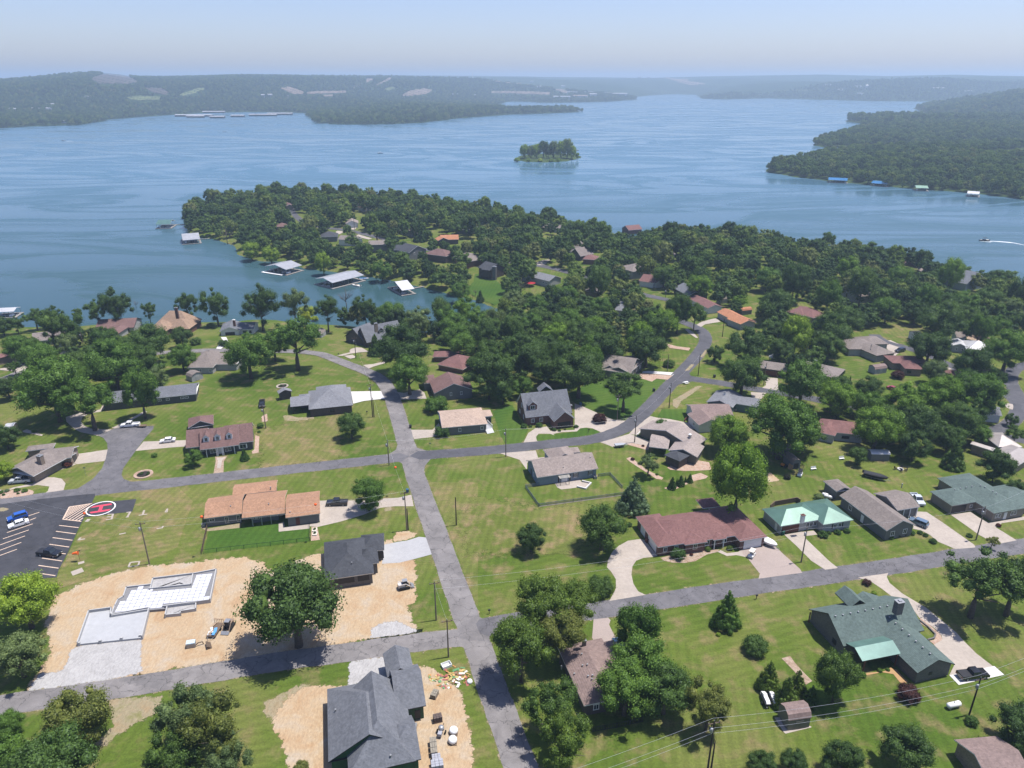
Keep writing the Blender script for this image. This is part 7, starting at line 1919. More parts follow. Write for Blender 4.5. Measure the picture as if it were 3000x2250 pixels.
def slab(nm,px,z0,z1,mat):
 P=[hit(u,v,z1)for u,v in px]
 mb=MB();mb.prism(P,z0,z1);return mb.obj(nm,mat,o,off),P
_,PG=slab('garage_slab',gar,-.2,.45,plain('slab_concrete',(.47,.48,.50),.85,.06,1.2,big=.06))
_,PM=slab('floor_slab',main,-.2,.62,plain('slab_joint',(.24,.24,.25),.9))
_,PC=slab('gravel_fill',court,-.2,.3,GRAVEL)
_,PW=slab('porch_fill',wing,-.2,.28,GRAVEL)
def stem(P,z0,z1,t=.22,closed=True,skip=()):
 for i in range(len(P)if closed else len(P)-1):
  if i in skip:continue
  (xa,ya),(xb,yb)=P[i],P[(i+1)%len(P)]
  L=math.hypot(xb-xa,yb-ya)
  mb=MB();mb.box((0,0,(z0+z1)/2),(L+t,t,z1-z0))
  mb.obj('stem_wall',FW,o,loc=((xa+xb)/2-off[0],(ya+yb)/2-off[1],0),rz=math.atan2(yb-ya,xb-xa))
stem(PG,0,1.15,skip=(0,1));stem([PG[1],PG[2]],0,1.1,closed=False);stem(PM,0,1.0,skip=(1,2,8));stem(PW,-.1,.8);stem(PC,0,.8,skip=(2,3))
ux=Vector((A1[0]-A0[0],A1[1]-A0[1])).normalized();uy=Vector((-ux.y,ux.x))
pm=MB();pm.box((0,0,.03),(1.09,1.09,.06));pme=pm.mesh('foam_panel',FP)
k=0
for i in range(-5,30):
 for j in range(-2,22):
  q=Vector(A0)+ux*(i*1.2)+uy*(j*1.2)
  ok=all(inpoly(q.x+dx,q.y+dy,PM)for dx,dy in((.7,.5),(-.7,.5),(.5,-.7),(-.5,-.7)))
  if ok and not inpoly(q.x,q.y,PC)and k<290:
   link('foam_panel',pme,o,(q.x-off[0],q.y-off[1],.622),math.atan2(ux.y,ux.x));k+=1
for px in((1300,1010),(1575,975),(1820,940),(1020,1040)):
 q=fpt('d1',px,.6)
 mb=MB();mb.box((0,0,.45),(.55,.4,.9));mb.obj('block_pier',FW,o,loc=(q[0]-off[0],q[1]-off[1],.0),rz=math.atan2(ux.y,ux.x))
q0,q1=fpt('d2',(20,505),.4),fpt('d2',(180,500),.4)
mb=MB();mb.tube([(q0[0]-1,q0[1]-.5,.4),(q0[0],q0[1],.45),((q0[0]+q1[0])/2,q0[1]+.8,.45),(q1[0],q1[1],.4)],.08,5);mb.obj('drain_pipe',DARK,o,off)
def letter(name,label,reg,strokes,mat=CONC,z=.05):
 c=ground(*S(reg,*strokes[0][0]))
 root=thing(name,label,'ground marker',(c[0],c[1],c[2]))
 for k,(a,b,w)in enumerate(strokes):
  p,q=ground(*S(reg,*a)),ground(*S(reg,*b))
  L=math.hypot(q[0]-p[0],q[1]-p[1])
  mb=MB();mb.box((0,0,z/2),(L,w,z+.002*k));mb.obj('slab',mat,root,loc=((p[0]+q[0])/2-c[0],(p[1]+q[1])/2-c[1],.01),rz=math.atan2(q[1]-p[1],q[0]-p[0]))
letter('concrete_letter','concrete letter E set in the grass below the helipad','c1',[((1465,470),(1445,540),.5),((1395,475),(1470,470),.35),((1385,508),(1450,504),.35),((1370,545),(1450,536),.35)])
letter('concrete_letter','concrete letter T touching the helipad corner','c1',[((1690,440),(1650,510),.5),((1630,512),(1672,507),.35),((1640,450),(1692,443),.35)])
letter('concrete_letter','concrete letter T alone on the grass right of the helipad','c1',[((1870,420),(1850,478),.5),((1798,487),(1908,472),.35)])
letter('concrete_letter','small concrete figure eight slab at the grass right of the pole','c1',[((2140,445),(2170,400),.3),((2165,448),(2172,402),.3),((2140,445),(2165,446),.25),((2152,425),(2172,424),.25)])
letter('concrete_letter','small concrete slab at the lower left of the helipad','c1',[((1120,570),(1155,535),.9)])
letter('concrete_letter','concrete letter L on the grass near the car park orange marker','c1',[((1045,775),(1015,810),.5),((1020,806),(1103,792),.4)])
letter('concrete_letter','concrete letter L right of the tall car park pole','c1',[((2115,625),(2100,655),.4),((2030,660),(2112,648),.4)])
letter('concrete_letter','single concrete bar on the grass left of the tall pole','c1',[((1545,732),(1630,716),.45)])
letter('concrete_letter','ladder shaped concrete frame at the foot of the tall pole','c1',[((1690,1098),(1810,1085),.4),((1665,1155),(1790,1138),.4),((1690,1098),(1665,1155),.4),((1810,1085),(1790,1138),.4)])
letter('concrete_slab','flat concrete slab on the grass below the wind sock','c1',[((930,1245),(1075,1190),2.0)])
letter('concrete_slab','concrete footing slab of the wind sock','c1',[((1012,1112),(1093,1090),1.0)])
x,y,z=ground(*S('c1',1042,1080))
o=thing('wind_sock','orange wind sock on a thin red pole beside the car park','wind sock',(x,y,z+.05))
mb=MB();mb.tube([(0,0,0),(-.05,0,2.9)],.045,6);mb.obj('pole',REDWOOD,o)
mb=MB();mb.tube([(-.05,0,2.35),(-.7,-.05,2.3),(-1.35,-.1,2.15)],[.42,.34,.24],9);mb.obj('sock',plain('orange_fabric',(.75,.13,.02),.7),o)
# poles and wires
POLES={}
def pole_height(x,y,z,vt):
 lo,hi_=z+1,z+25
 for _ in range(40):
  m=(lo+hi_)/2
  if proj(x,y,m)[1]>vt:lo=m
  else:hi_=m
 return min(max(lo-z,4.5),14)
def pole(key,label,base,top,arm=1,trafo=False,dark=False,angle=0.0):
 x,y,z=ground(*base)
 h=pole_height(x,y,z,top[1])
 o=thing('utility_pole',label,'utility pole',(x,y,z),angle)
 mb=MB();mb.tube([(0,0,-.3),(0,0,h)],[.17,.11],8);mb.obj('pole',plain('creosote_pole',(.045,.032,.025),.85,.2,4)if dark else plain('weathered_pole',(.20,.165,.135),.9,.2,4),o)
 if arm:
  mb=MB();mb.box((0,0,h-.45),(2.2,.12,.12));mb.obj('cross_arm',WOOD,o)
  for s in(-.95,0,.95):
   mb=MB();mb.lathe([(.05,0),(.07,.1),(.04,.25)],6);mb.obj('insulator',GREYM,o,loc=(s,0,h-.38 if s else h))
 if trafo:
  mb=MB();mb.lathe([(.24,0),(.27,.08),(.27,.8),(.2,.92)],9);mb.obj('transformer',GREYM,o,loc=(-.38,-.1,h-2.2),smooth=True)
 POLES[key]=(x,y,z+h)
 return o
for k,lab,b,t,arm,tr,dk_ in[('p1','tall weathered utility pole with transformer beside the foundation',(438,1653),(410,1530),1,1,0),('p2','utility pole behind the red porch house',(779,1255),(772,1188),1,1,0),
 ('p3','utility pole with cross arm right of the dark brick house',(1092,1222),(1085,1125),1,1,1),('p4','thin pole at the left of the upper crossing',(1140,1363),(1137,1288),0,1,0),
 ('p5','brown utility pole at the orange house drive mouth',(1192,1554),(1184,1441),1,1,0),('p5b','short dark stub pole beside the brown one',(1196,1553),(1193,1490),0,0,1),
 ('p6','bare dark pole alone on the yellow lawn',(1337,1539),(1333,1457),0,0,1),('p7','utility pole with wide cross arm beside the clay plot',(1278,1817),(1275,1704),1,0,0),
 ('p8','tall utility pole at the lower crossing corner',(1314,1925),(1312,1815),1,0,0),('p9','pale utility pole on the lawn beside the blue grey house',(1482,1338),(1481,1255),0,1,0),
 ('p10','dark utility pole on the pale drive by the road curve',(1859,1296),(1866,1218),0,1,1),('p11','utility pole with stub at the brick house drive',(1808,1231),(1810,1157),1,1,0),
 ('p12','dark utility pole on the slope beside the dark road',(1960,1195),(1968,1122),0,1,1),('p13','dark utility pole inside the road fork',(2045,1101),(2054,1037),0,0,1),
 ('p14','pale utility pole across the road from the fork',(1955,1088),(1958,1038),0,0,0),('p15','dark pole on the lawn of the terracotta house',(2116,987),(2120,935),0,0,1),
 ('p16','utility pole on the branch road beside the oak',(2237,1129),(2247,1063),0,1,0),('p17','thin pole on the green lawn below the white pillared house',(1950,871),(1949,844),0,1,0),
 ('p18','dark utility pole at the steep brown house drive',(1043,1050),(1041,988),1,1,1),('p19','utility pole on the lake lawn at the left',(248,1028),(237,971),0,1,0),
 ('p20','grey pole by the green roofed house drive',(2347,1647),(2364,1545),0,1,0),('p21','grey pole between the two tan drives at right',(2859,1582),(2885,1483),0,1,0),
 ('p22','dark pole with transformer at lower right by the black pickup',(2839,2095),(2872,1986),1,1,1),('p23','dark pole at the bottom edge left of the jet skis',(2072,2262),(2086,2113),1,1,1),
 ('p23b','shorter stub pole beside the bottom edge pole',(2082,2262),(2093,2176),0,0,1),('p24','thin dark pole on the white garage drive of the peninsula',(1039,675),(1037,641),0,0,1),
 ('p25','thin dark pole on the peninsula lawn',(1205,709),(1203,676),0,0,1),('p3b','short dark stub pole beside the cross arm pole',(1096,1222),(1092,1165),0,0,1)]:
 pole(k,lab,b,t,arm,tr,dk_,.25)
WIREM=plain('aluminium_wire',(.55,.55,.55),.4,.05,metal=.6)
def wire(label,a,b,off=(0,0,0),sag=.9,r=.016,parent=None):
 pa=POLES[a]if isinstance(a,str)else a;pb=POLES[b]if isinstance(b,str)else b
 pts=[]
 for i in range(15):
  t=i/14
  pts.append((pa[0]+(pb[0]-pa[0])*t+off[0],pa[1]+(pb[1]-pa[1])*t+off[1],pa[2]+(pb[2]-pa[2])*t-sag*4*t*(1-t)+off[2]))
 mb=MB();mb.tube(pts,r,4)
 o=mb.obj('power_line',WIREM,parent,loc=(0,0,0))
 if label:tag(o,label,'wire')
 return pts
def wpt(u,v,y):
 a=(u-1500)/F_PX;b=(1125-v)/F_PX
 t=y/(CP+b*SP)
 return(a*t,y,CAM_H+t*(-SP+b*CP))
left_end=(-125,158,11.0)
L1=wire('upper overhead wire from the left edge to the tall foundation pole',left_end,'p1',(0,.6,-.2))
L2=wire('overhead wire with orange balls from the foundation pole to the brown pole','p1','p5',(0,.6,-.2))
wire('lower overhead wire from the foundation pole to the brown pole','p1','p5',(0,-.7,-1.2))
wire('lower overhead wire from the left edge to the foundation pole',left_end,'p1',(0,-.7,-1.2))
L3=wire('overhead wire from the brown pole up to the upper crossing pole','p5','p4',(0,0,-.3))
BALL=plain('orange_ball',(.8,.10,.01),.5,.05)
def near_pt(pts,u):
 return min(pts,key=lambda p:abs(proj(*p)[0]-u))
for pts,u,lab in((L1,236,'orange marker ball on the wire above the car park'),(L2,563,'orange marker ball on the wire left of the orange roofed house'),(L2,914,'orange marker ball on the wire over the orange roof'),(L3,1157,'orange marker ball on the wire near the upper crossing')):
 p=near_pt(pts,u)
 o=thing('marker_ball',lab,'marker ball',p)
 mb=MB();mb.lathe([(.05,-.34),(.24,-.26),(.34,-.08),(.34,.08),(.24,.26),(.05,.34)],12);mb.obj('sphere',BALL,o,smooth=True)
 mb=MB();mb.lathe([(.345,-.03),(.345,.03)],12);mb.obj('clamp_band',DARK,o)
wire('upper wire from the clay plot pole to the pole by the green roofed house','p7','p20',(0,.8,-.3),1.6)
wire('lower wire from the clay plot pole to the pole by the green roofed house','p7','p20',(0,-.6,-1.4),1.6)
wire('wire from the green roofed house pole to the tan drive pole','p20','p21',(0,0,-.4))
wire('wire from the tan drive pole to the right edge','p21',(150,175,10),(0,0,-.4))
wire('wire from the clay plot pole to the lower crossing pole','p7','p8',(0,0,-.3),.3)
wire('wire from the upper crossing pole to the blue grey house pole','p4','p9',(0,0,-.3))
wire('wire from the blue grey house pole to the road curve pole','p9','p10',(0,0,-.3))
wire('wire from the road curve pole to the slope pole','p10','p12',(0,0,-.3))
wire('wire from the slope pole to the fork pole','p12','p13',(0,0,-.3))
wire('wire from the upper crossing pole to the dark brick house pole','p4','p3',(0,0,-.3))
wire('wire from the dark brick house pole to the steep brown house pole','p3','p18',(0,0,-.3))
e=(-12,74,8.0)
for dz,dy,nm in((-.2,.8,'upper'),(-.5,-.8,'middle'),(-2.6,0,'lower')):
 wire(nm+' wire of the foreground line left of the bottom pole',e,'p23',(0,dy,dz),.8,.02)
 wire(nm+' wire of the foreground line between the two lower right poles','p23','p22',(0,dy,dz),1.2,.02)
 wire(nm+' wire of the foreground line off to the right edge','p22',(118,114,10.5),(0,dy,dz),.8,.02)
 # fences
def fence(label,pts,h,step,post_mat,rails,rail_mat,mesh=None,pick=0,base=None):
 W=[ground(u,v)for u,v in pts]
 o=thing('fence',label,'fence',W[0])
 c=W[0]
 for i in range(len(W)-1):
  a,b=Vector(W[i]),Vector(W[i+1])
  L=(b-a).length;n=max(1,round(L/step));ang=math.atan2(b.y-a.y,b.x-a.x)
  for k in range(n+(1 if i==len(W)-2 else 0)):
   p=a+(b-a)*(k/n)
   mb=MB();mb.box((0,0,h/2),(.09,.09,h+.06));mb.obj('post',post_mat,o,loc=(p.x-c[0],p.y-c[1],0),rz=ang)
  m=(a+b)/2
  for rz_ in rails:
   mb=MB();mb.box((0,0,rz_),(L,.05,.07));mb.obj('rail',rail_mat,o,loc=(m.x-c[0],m.y-c[1],0),rz=ang)
  if base:
   mb=MB();mb.box((0,0,.06),(L,.25,.12));mb.obj('base_strip',base,o,loc=(m.x-c[0],m.y-c[1],0),rz=ang)
  if pick:
   q=MB();q.box((0,.03,h*.48),(.08,.02,h*.9));me=q.mesh('picket',rail_mat)
   nk=int(L/pick)
   for k in range(nk):
    p=a+(b-a)*((k+.5)/nk)
    link('picket',me,o,(p.x-c[0],p.y-c[1],0),ang)
  if mesh:
   mb=MB()
   for k in range(int(L/.35)):
    x=-L/2+k*.35
    mb.tube([(x,0,.05),(x+.5,0,h)],.008,3,cap=False);mb.tube([(x+.5,0,.05),(x,0,h)],.008,3,cap=False)
   tag(mb.obj('wire_mesh',mesh,o,loc=(m.x-c[0],m.y-c[1],0),rz=ang),kind='stuff')
 return o
GRN=plain('green_fence_paint',(.015,.07,.035),.5);BLF=plain('blue_grey_fence_paint',(.17,.215,.255),.6,.08)
fence('green chain link fence across the orange house back lawn',SS('c2',[(425,1205),(1805,1045)]),1.25,3.0,GRN,(1.2,),GRN,GRN)
fence('dark chain link fence beside the raised beds of the orange house',SS('c2',[(1812,1035),(1800,830)]),1.25,3.0,DARK,(1.2,),DARK,DARK)
fence('grey timber fence at the left of the orange house back lawn',SS('c2',[(405,1210),(478,880)]),1.5,2.2,WOOD,(.4,1.2),WOOD,None,.16)
fence('blue grey picket fence along the front of the blue house lawn',SS('c4',[(795,1038),(1880,890)]),1.1,2.4,BLF,(.3,.95),BLF,None,.17,CONC)
fence('blue grey picket fence on the left of the blue house lawn',SS('c4',[(790,1036),(618,795),(795,765)]),1.1,2.4,BLF,(.3,.95),BLF,None,.17)
fence('blue grey picket fence on the right of the blue house lawn',SS('c4',[(1560,650),(1712,632),(1870,800)]),1.1,2.4,BLF,(.3,.95),BLF,None,.17)
fence('low black metal fence behind the brown roofed house',SS('d6',[(1240,1085),(1500,1040),(1780,975)]),1.2,2.6,DARK,(.15,1.1),DARK,None,.3)
# docks
def dock(label,reg,A,B,C,e=3.0,p=.22,ridge='x',roof=M_SILV,ends='gg',walk=None,deck=.8,group=None):
 w=Wing(reg,A,B,C=C,e=e,p=p,ridge=ridge,ends=ends,gz=WATER_Z,walls=False)
 c=w.a+w.ux*w.L/2+w.uy*w.d/2
 loc=(c.x,c.y,WATER_Z)
 o=thing('boat_dock',label,'dock',loc,0,group)
 rb=MB();w.build(MB(),rb,0);rb.obj('roof',[roof,WHITE],o,loc)
 nx,ny=max(2,round(w.L/4)),2
 post=MB();post.box((0,0,e/2+.2),(.16,.16,e-.3));pm=post.mesh('post',GREYM)
 for i in range(nx+1):
  for j in range(3):
   q=w.a+w.ux*(.3+(w.L-.6)*i/nx)+w.uy*(.3+(w.d-.6)*j/2)
   link('post',pm,o,(q.x-loc[0],q.y-loc[1],0))
 rz=math.atan2(w.ux.y,w.ux.x)
 for t,s in((0,1.3),(.5,1.1),(1,1.3)):
  q=w.a+w.ux*(w.L/2)+w.uy*(w.d*t)
  mb=MB();mb.box((0,0,.25),(w.L+deck*2,s,.3));mb.obj('deck',plain('dock_deck',(.33,.31,.29),.8),o,loc=(q.x-loc[0],q.y-loc[1],0),rz=rz)
 for t in(0,1):
  q=w.a+w.ux*(w.L*t)+w.uy*(w.d/2)
  mb=MB();mb.box((0,0,.246),(1.2,w.d,.29));mb.obj('cross_deck',MATS['dock_deck'],o,loc=(q.x-loc[0],q.y-loc[1],0),rz=rz)
 k=0
 for i in range(nx):
  if(i*7+int(A[0]))%3==0:continue
  q=w.a+w.ux*(w.L*(i+.5)/nx)+w.uy*(w.d*.26)
  mb=MB();mb.box((0,0,.9),(1.8,3.0,.8),0,0,.75);mb.obj('boat_lift',(WHITE,DARK,MATS['dinghy_grey'])[k%3],o,loc=(q.x-loc[0],q.y-loc[1],.15),rz=rz);k+=1
 if walk:
  a,b=hit(*S(reg,*walk[0]),WATER_Z),hit(*S(reg,*walk[1]),WATER_Z)
  mb=MB();L=math.hypot(b[0]-a[0],b[1]-a[1]);mb.box((0,0,.35),(L,1.2,.14));mb.obj('gangway',MATS['dock_deck'],o,loc=((a[0]+b[0])/2-loc[0],(a[1]+b[1])/2-loc[1],0),rz=math.atan2(b[1]-a[1],b[0]-a[0]))
 SEEN.append((*proj(c.x,c.y,WATER_Z),w.L*.6*F_PX/depth(c.y,WATER_Z)))
 return o
if True:
 dock('silver roofed dock near the peninsula tip with gangway','a2',(130,755),(318,740),(280,690),3.2,.3,'x',M_SILV,walk=((310,745),(460,735)))
 dock('large silver hip roofed dock with white swim deck in the cove','a2',(1015,1035),(1245,1072),(1415,1022),3.6,.22,'y',M_SILV)
 dock('largest grey roofed dock in the cove with white boats beside it','a2',(1560,1168),(1745,1215),(2080,1128),3.6,.2,'y',M_SILV)
 dock('small white roofed dock at the inner end of the cove','a3',(510,1215),(655,1298),(785,1275),3.0,.3,'y',M_WHITE,walk=((780,1275),(900,1255)))
 dock('green roofed dock standing off the peninsula tip','t1',(1345,1500),(1468,1497),(1465,1468),3.4,.3,'x',M_SEA,walk=((1475,1502),(1640,1498)))
 dock('white roofed dock at the left edge of the picture','a1',(-60,428),(148,418),(110,375),3.2,.25,'x',M_WHITE)
 BL=metalroof('blue_metal_roof',(.04,.22,.5),.4)
 dock('blue roofed dock on the right hand headland, left of two','t4',(520,1112),(685,1120),(660,1104),3.2,.22,'x',BL)
 dock('blue roofed dock on the right hand headland, right of two','t4',(890,1140),(1030,1150),(1005,1132),3.2,.22,'x',BL)
 dock('pale green roofed dock on the right hand headland','t4',(1280,1182),(1388,1186),(1375,1170),3.2,.22,'x',metalroof('pale_green_metal_roof',(.32,.5,.36),.4))
 dock('white roofed dock with red trim on the right hand headland','t4',(1720,1230),(1825,1237),(1810,1220),3.2,.22,'x',M_WHITE)
a=hit(*S('a2',990,1098),WATER_Z);b=hit(*S('a2',1210,1132),WATER_Z)
o=thing('swim_deck','long white swim platform in front of the hip roofed dock','platform',((a[0]+b[0])/2,(a[1]+b[1])/2,WATER_Z),math.atan2(b[1]-a[1],b[0]-a[0]))
mb=MB();mb.box((0,0,.32),(math.hypot(b[0]-a[0],b[1]-a[1]),2.2,.18));mb.obj('deck',WHITE,o);mb=MB();mb.box((0,0,.1),(12,1.6,.26));mb.obj('float',DARK,o)
def wboat(label,reg,x,y,ang,**k):
 p=hit(*S(reg,x,y),WATER_Z)
 return boat(label,p[0],p[1],WATER_Z+.05,ang,**k)
wboat('white motor boat moored below the largest cove dock','a2',2005,1245,2.6,L=6.2)
wboat('white canopy boat at the left end of the largest cove dock','a2',1680,1250,-.5,L=6,top=WHITE)
wboat('blue covered boat at the right end of the largest cove dock','a2',2090,1172,.2,L=6,cover=plain('blue_cover',(.03,.16,.45)))
wboat('dark pontoon boat with canopy speeding along the right shore','a6',1690,22,math.pi-.05,L=8,w=2.8,hullm=DARK,top=DARK,name='pontoon_boat')
wboat('dark pontoon boat alone in the middle of the lake','t2',1075,882,.1,L=9,w=3,hullm=DARK,top=OFFW,name='pontoon_boat')
wboat('small boat with white wake near the left edge of the lake','t1',545,775,math.pi,L=8,w=2.8,hullm=DARK,name='motor_boat')
for i,(reg,x,y,lab)in enumerate((('t3',722,490,'tiny dark boat beyond the long wooded spit'),('t3',403,614,'tiny dark boat in front of the long wooded spit'),('t1',1940,698,'tiny white boat in front of the marina'),('t3',1446,420,'tiny boat near the far end of the lake'),
 ('t4',325,522,'tiny boat below the flat far island'),('t3',1660,550,'tiny white boat in the wide middle of the lake'),('t3',562,857,'dark boat anchored at the right end of the islet'),('t1',1287,595,'tiny white boat left of the marina'))):
 wboat(lab,reg,x,y,.3*i,L=9,w=3,hullm=(DARK,WHITE)[i%2],top=None)
FOAM=plain('white_wake_foam',(.75,.78,.8),.8,.1)
def wake(name,reg,pts,w):
 P=[hit(*S(reg,*p),WATER_Z)for p in pts]
 mb=MB();V=[]
 for i,(x,y)in enumerate(P):
  k=w[i]
  V+=[(x,y-k,WATER_Z+.06),(x,y+k,WATER_Z+.06)]
 mb.add(V,[(2*i,2*i+2,2*i+3,2*i+1)for i in range(len(P)-1)])
 tag(mb.obj(name,FOAM),kind='structure')
wake('wake','a6',[(1760,28),(1900,36),(2050,48),(2150,66),(2260,90)],(.6,1.3,1.6,1.6,1.2))
wake('wake','a6',[(1640,30),(1760,40),(1800,38)],(.2,.8,.2))
wake('wake','t1',[(565,776),(600,777),(640,778)],(1.2,2.0,.5))
# small things in gardens
def tank(label,reg,px,ang,L=3.0,r=.5):
 x,y,z=ground(*S(reg,*px))
 o=thing('propane_tank',label,'propane tank',(x,y,z),ang)
 mb=MB();n=12
 prof=[(-L/2,.05),(-L/2+.1,r*.6),(-L/2+.3,r),(L/2-.3,r),(L/2-.1,r*.6),(L/2,.05)]
 mb.lathe([(q,p)for p,q in prof],n);mb.v=[(c,b,a+r+.25)for a,b,c in mb.v];mb.obj('vessel',WHITE,o,smooth=True)
 mb=MB();mb.lathe([(.14,0),(.14,.22),(.05,.25)],8);mb.obj('valve_dome',GREYM,o,loc=(0,0,2*r+.2))
 for s in(-.3,.3):
  mb=MB();mb.box((s*L,0,.15),(.2,.8,.35));mb.obj('support',CONC,o)
tank('white propane tank on the lawn at lower right','d8',(1445,1560),.25,3.0,.52)
tank('white propane tank behind the green metal roof, left of two','c6',(1265,968),-.5,1.9,.4)
tank('white propane tank behind the green metal roof, right of two','c6',(1305,1000),-.55,2.4,.45)
tank('white propane tank at the bottom right corner house','e4',(1130,830),-.9,3.0,.5)
def bin_(label,reg,px,mat,name='wheelie_bin'):
 x,y,z=ground(*S(reg,*px))
 o=thing(name,label,'bin',(x,y,z+.02),.4)
 mb=MB();mb.box((0,0,.5),(.62,.7,1.0),0,0,1.12);mb.obj('body',mat,o);mb=MB();mb.box((0,0,1.05),(.74,.84,.1));mb.obj('lid',mat,o)
 for s in(-1,1):link('wheel',wheel_mesh(.12,.06)[0],o,(-.28*1,s*.33,.12))
BNB=plain('blue_bin',(.04,.12,.22));BNG=plain('green_bin',(.02,.12,.09))
bin_('blue bin at the back of the brick house drive','b6',(445,1050),BNB);bin_('green bin by the green roofed house garage','c6',(675,1500),BNG)
bin_('dark bin at the roadside of the orange house drive','c3',(1300,190),BNB);bin_('black bin beside the main road at the tan roofed house','b5',(232,1345),DARK)
bin_('black bin on the rich lawn beside the dark road','b6',(1395,870),DARK);bin_('dark bin beside the ranch house garage doors','c5',(535,880),REDWOOD)
bin_('dark bin on the lawn inside the road fork','b7',(410,690),DARK)
def mailbox(label,reg,px):
 x,y,z=ground(*S(reg,*px))
 o=thing('mailbox',label,'mailbox',(x,y,z),.3)
 mb=MB();mb.box((0,0,.5),(.12,.12,1.0));mb.obj('post',WOOD,o);mb=MB();mb.box((0,0,1.1),(.5,.25,.28));mb.obj('box',DARK,o)
mailbox('mailbox on the roadside below the conical lawn tree','d7',(795,205));mailbox('mailbox at the brick house drive mouth','b6',(1015,1245));mailbox('mailbox at the steep brown house drive mouth','b4',(848,850))
mailbox('mailbox by the dark stub pole of the dark brick house','b4',(1218,1610));mailbox('mailbox on the rich island lawn of the brick house','b6',(552,1400));mailbox('mailbox at the corner lawn beside the lower crossing','c8',(148,880))
def street_sign(label,reg,px,h=2.6):
 x,y,z=ground(*S(reg,*px))
 o=thing('street_sign',label,'sign',(x,y,z),.2)
 mb=MB();mb.tube([(0,0,0),(0,0,h)],.035,6);mb.obj('post',GREYM,o);mb=MB();mb.box((0,0,h),(.7,.03,.2));mb.obj('sign_plate',BNG,o);mb=MB();mb.box((0,0,h+.23),(.03,.7,.2));mb.obj('cross_plate',BNG,o)
street_sign('green street sign on the left lawn by the wide junction','b1',(1115,1300));street_sign('street sign post at the upper crossing','b5',(490,1640),2.6)
def ring_bed(label,reg,c,rx,mat):
 x,y,z=ground(*S(reg,*c))
 r=rx/REG[reg][2]*depth(y,0)/F_PX
 o=thing('flower_bed',label,'flower bed',(x,y,z))
 mb=MB();mb.lathe([(r,0),(r,.2),(r*.8,.2),(r*.8,.1)],20);mb.obj('stone_edging',mat,o)
 mb=MB();mb.lathe([(r*.79,.05),(r*.5,.2),(.1,.25)],16);mb.obj('soil',plain('dark_soil',(.035,.028,.024),.95,.3),o)
 q=random.Random(2)
 for i in range(7):
  a=q.uniform(0,6.28);rr_=q.uniform(0,r*.6)
  c_=link('plant',TV['bush'][0][0],o,(math.cos(a)*rr_,math.sin(a)*rr_,.15),q.uniform(0,6),r*.17);c_.color=(.05,.09,.03,1)
ring_bed('oval stone edged flower bed on the corner lawn','b1',(1860,1282),118,PINKROCK);ring_bed('round flower bed above the small dark shed','b4',(120,1245),78,CONC)
x,y,z=ground(*S('c7',413,598))
o=thing('fire_pit','round stone fire pit on the right hand lawn','fire pit',(x,y,z));mb=MB();mb.lathe([(.85,0),(.85,.4),(.5,.4),(.5,.1)],16);mb.obj('stone_ring',CONCW,o);mb=MB();mb.lathe([(.49,.05),(.3,.14)],12);mb.obj('ash',DARK,o)
for i,(px,lab)in enumerate((((345,592),'left'),((425,572),'back'),((490,615),'right'),((425,628),'front'))):
 x,y,z=ground(*S('c7',*px))
 o=thing('garden_chair','dark garden chair at the %s of the fire pit'%lab,'chair',(x,y,z),i*1.4,'chairs round the fire pit')
 mb=MB();mb.box((0,0,.42),(.6,.6,.08));mb.obj('seat',DARK,o);mb=MB();mb.box((-.3,0,.75),(.08,.6,.6));mb.obj('backrest',DARK,o)
 for sx in(-.25,.25):
  for sy in(-.25,.25):mb=MB();mb.box((sx,sy,.2),(.06,.06,.4));mb.obj('leg',DARK,o)
a,b=ground(*S('c4',1068,765)),ground(*S('c4',1182,750))
ang=math.atan2(b[1]-a[1],b[0]-a[0])
o=thing('pergola','small white slatted pergola on the blue house patio','pergola',a,ang)
L=math.hypot(b[0]-a[0],b[1]-a[1])
for sx in(0,L):
 for sy in(0,2.6):mb=MB();mb.box((sx,sy,1.2),(.12,.12,2.4));mb.obj('post',WOOD,o)
for sx in(0,L):mb=MB();mb.box((sx,1.3,2.4),(.1,3.2,.14));mb.obj('beam',OFFW,o)
for k in range(6):mb=MB();mb.box((L/2,-.1+k*.56,2.52),(L+.7,.16,.08));mb.obj('slat',OFFW,o)
a,b,c_=ground(*S('c4',1290,785)),ground(*S('c4',1395,812)),ground(*S('c4',1465,740))
o=thing('patio_wall','low white angled wall round the blue house patio corner','wall',a)
for p,q in((a,b),(b,c_),(c_,ground(*S('c4',1355,712)))):
 L=math.hypot(q[0]-p[0],q[1]-p[1]);mb=MB();mb.box((0,0,.22),(L+.3,.34,.44));mb.obj('wall_side',CONCW,o,loc=((p[0]+q[0])/2-a[0],(p[1]+q[1])/2-a[1],.02+.003*(p is b)),rz=math.atan2(q[1]-p[1],q[0]-p[0]))
def ac(label,reg,px):
 x,y,z=ground(*S(reg,*px));o=thing('air_conditioner',label,'air conditioner',(x,y,z+.03),.1)
 mb=MB();mb.box((0,0,.42),(.85,.85,.8));mb.obj('case',GREYM,o);mb=MB();mb.lathe([(.36,0),(.36,.05)],12);mb.obj('fan_grille',DARK,o,loc=(0,0,.82))
ac('air conditioner at the right of the blue grey house','c4',(1522,672));ac('green box unit at the left end of the orange roofed house','c2',(430,850));ac('air conditioner beside the teal house','b7',(680,1120))
a=ground(*S('b5',1225,1425));b=ground(*S('b5',1325,1405));c_=ground(*S('b5',1305,1230))
o=thing('side_deck','white railed deck and steps on the tan roofed house','deck',a,math.atan2(b[1]-a[1],b[0]-a[0]))
L=math.hypot(b[0]-a[0],b[1]-a[1]);D=7.5
mb=MB();mb.box((L/2,D*.55,.9),(L,D*.6,.12));mb.obj('deck',plain('grey_deck',(.42,.43,.46)),o)
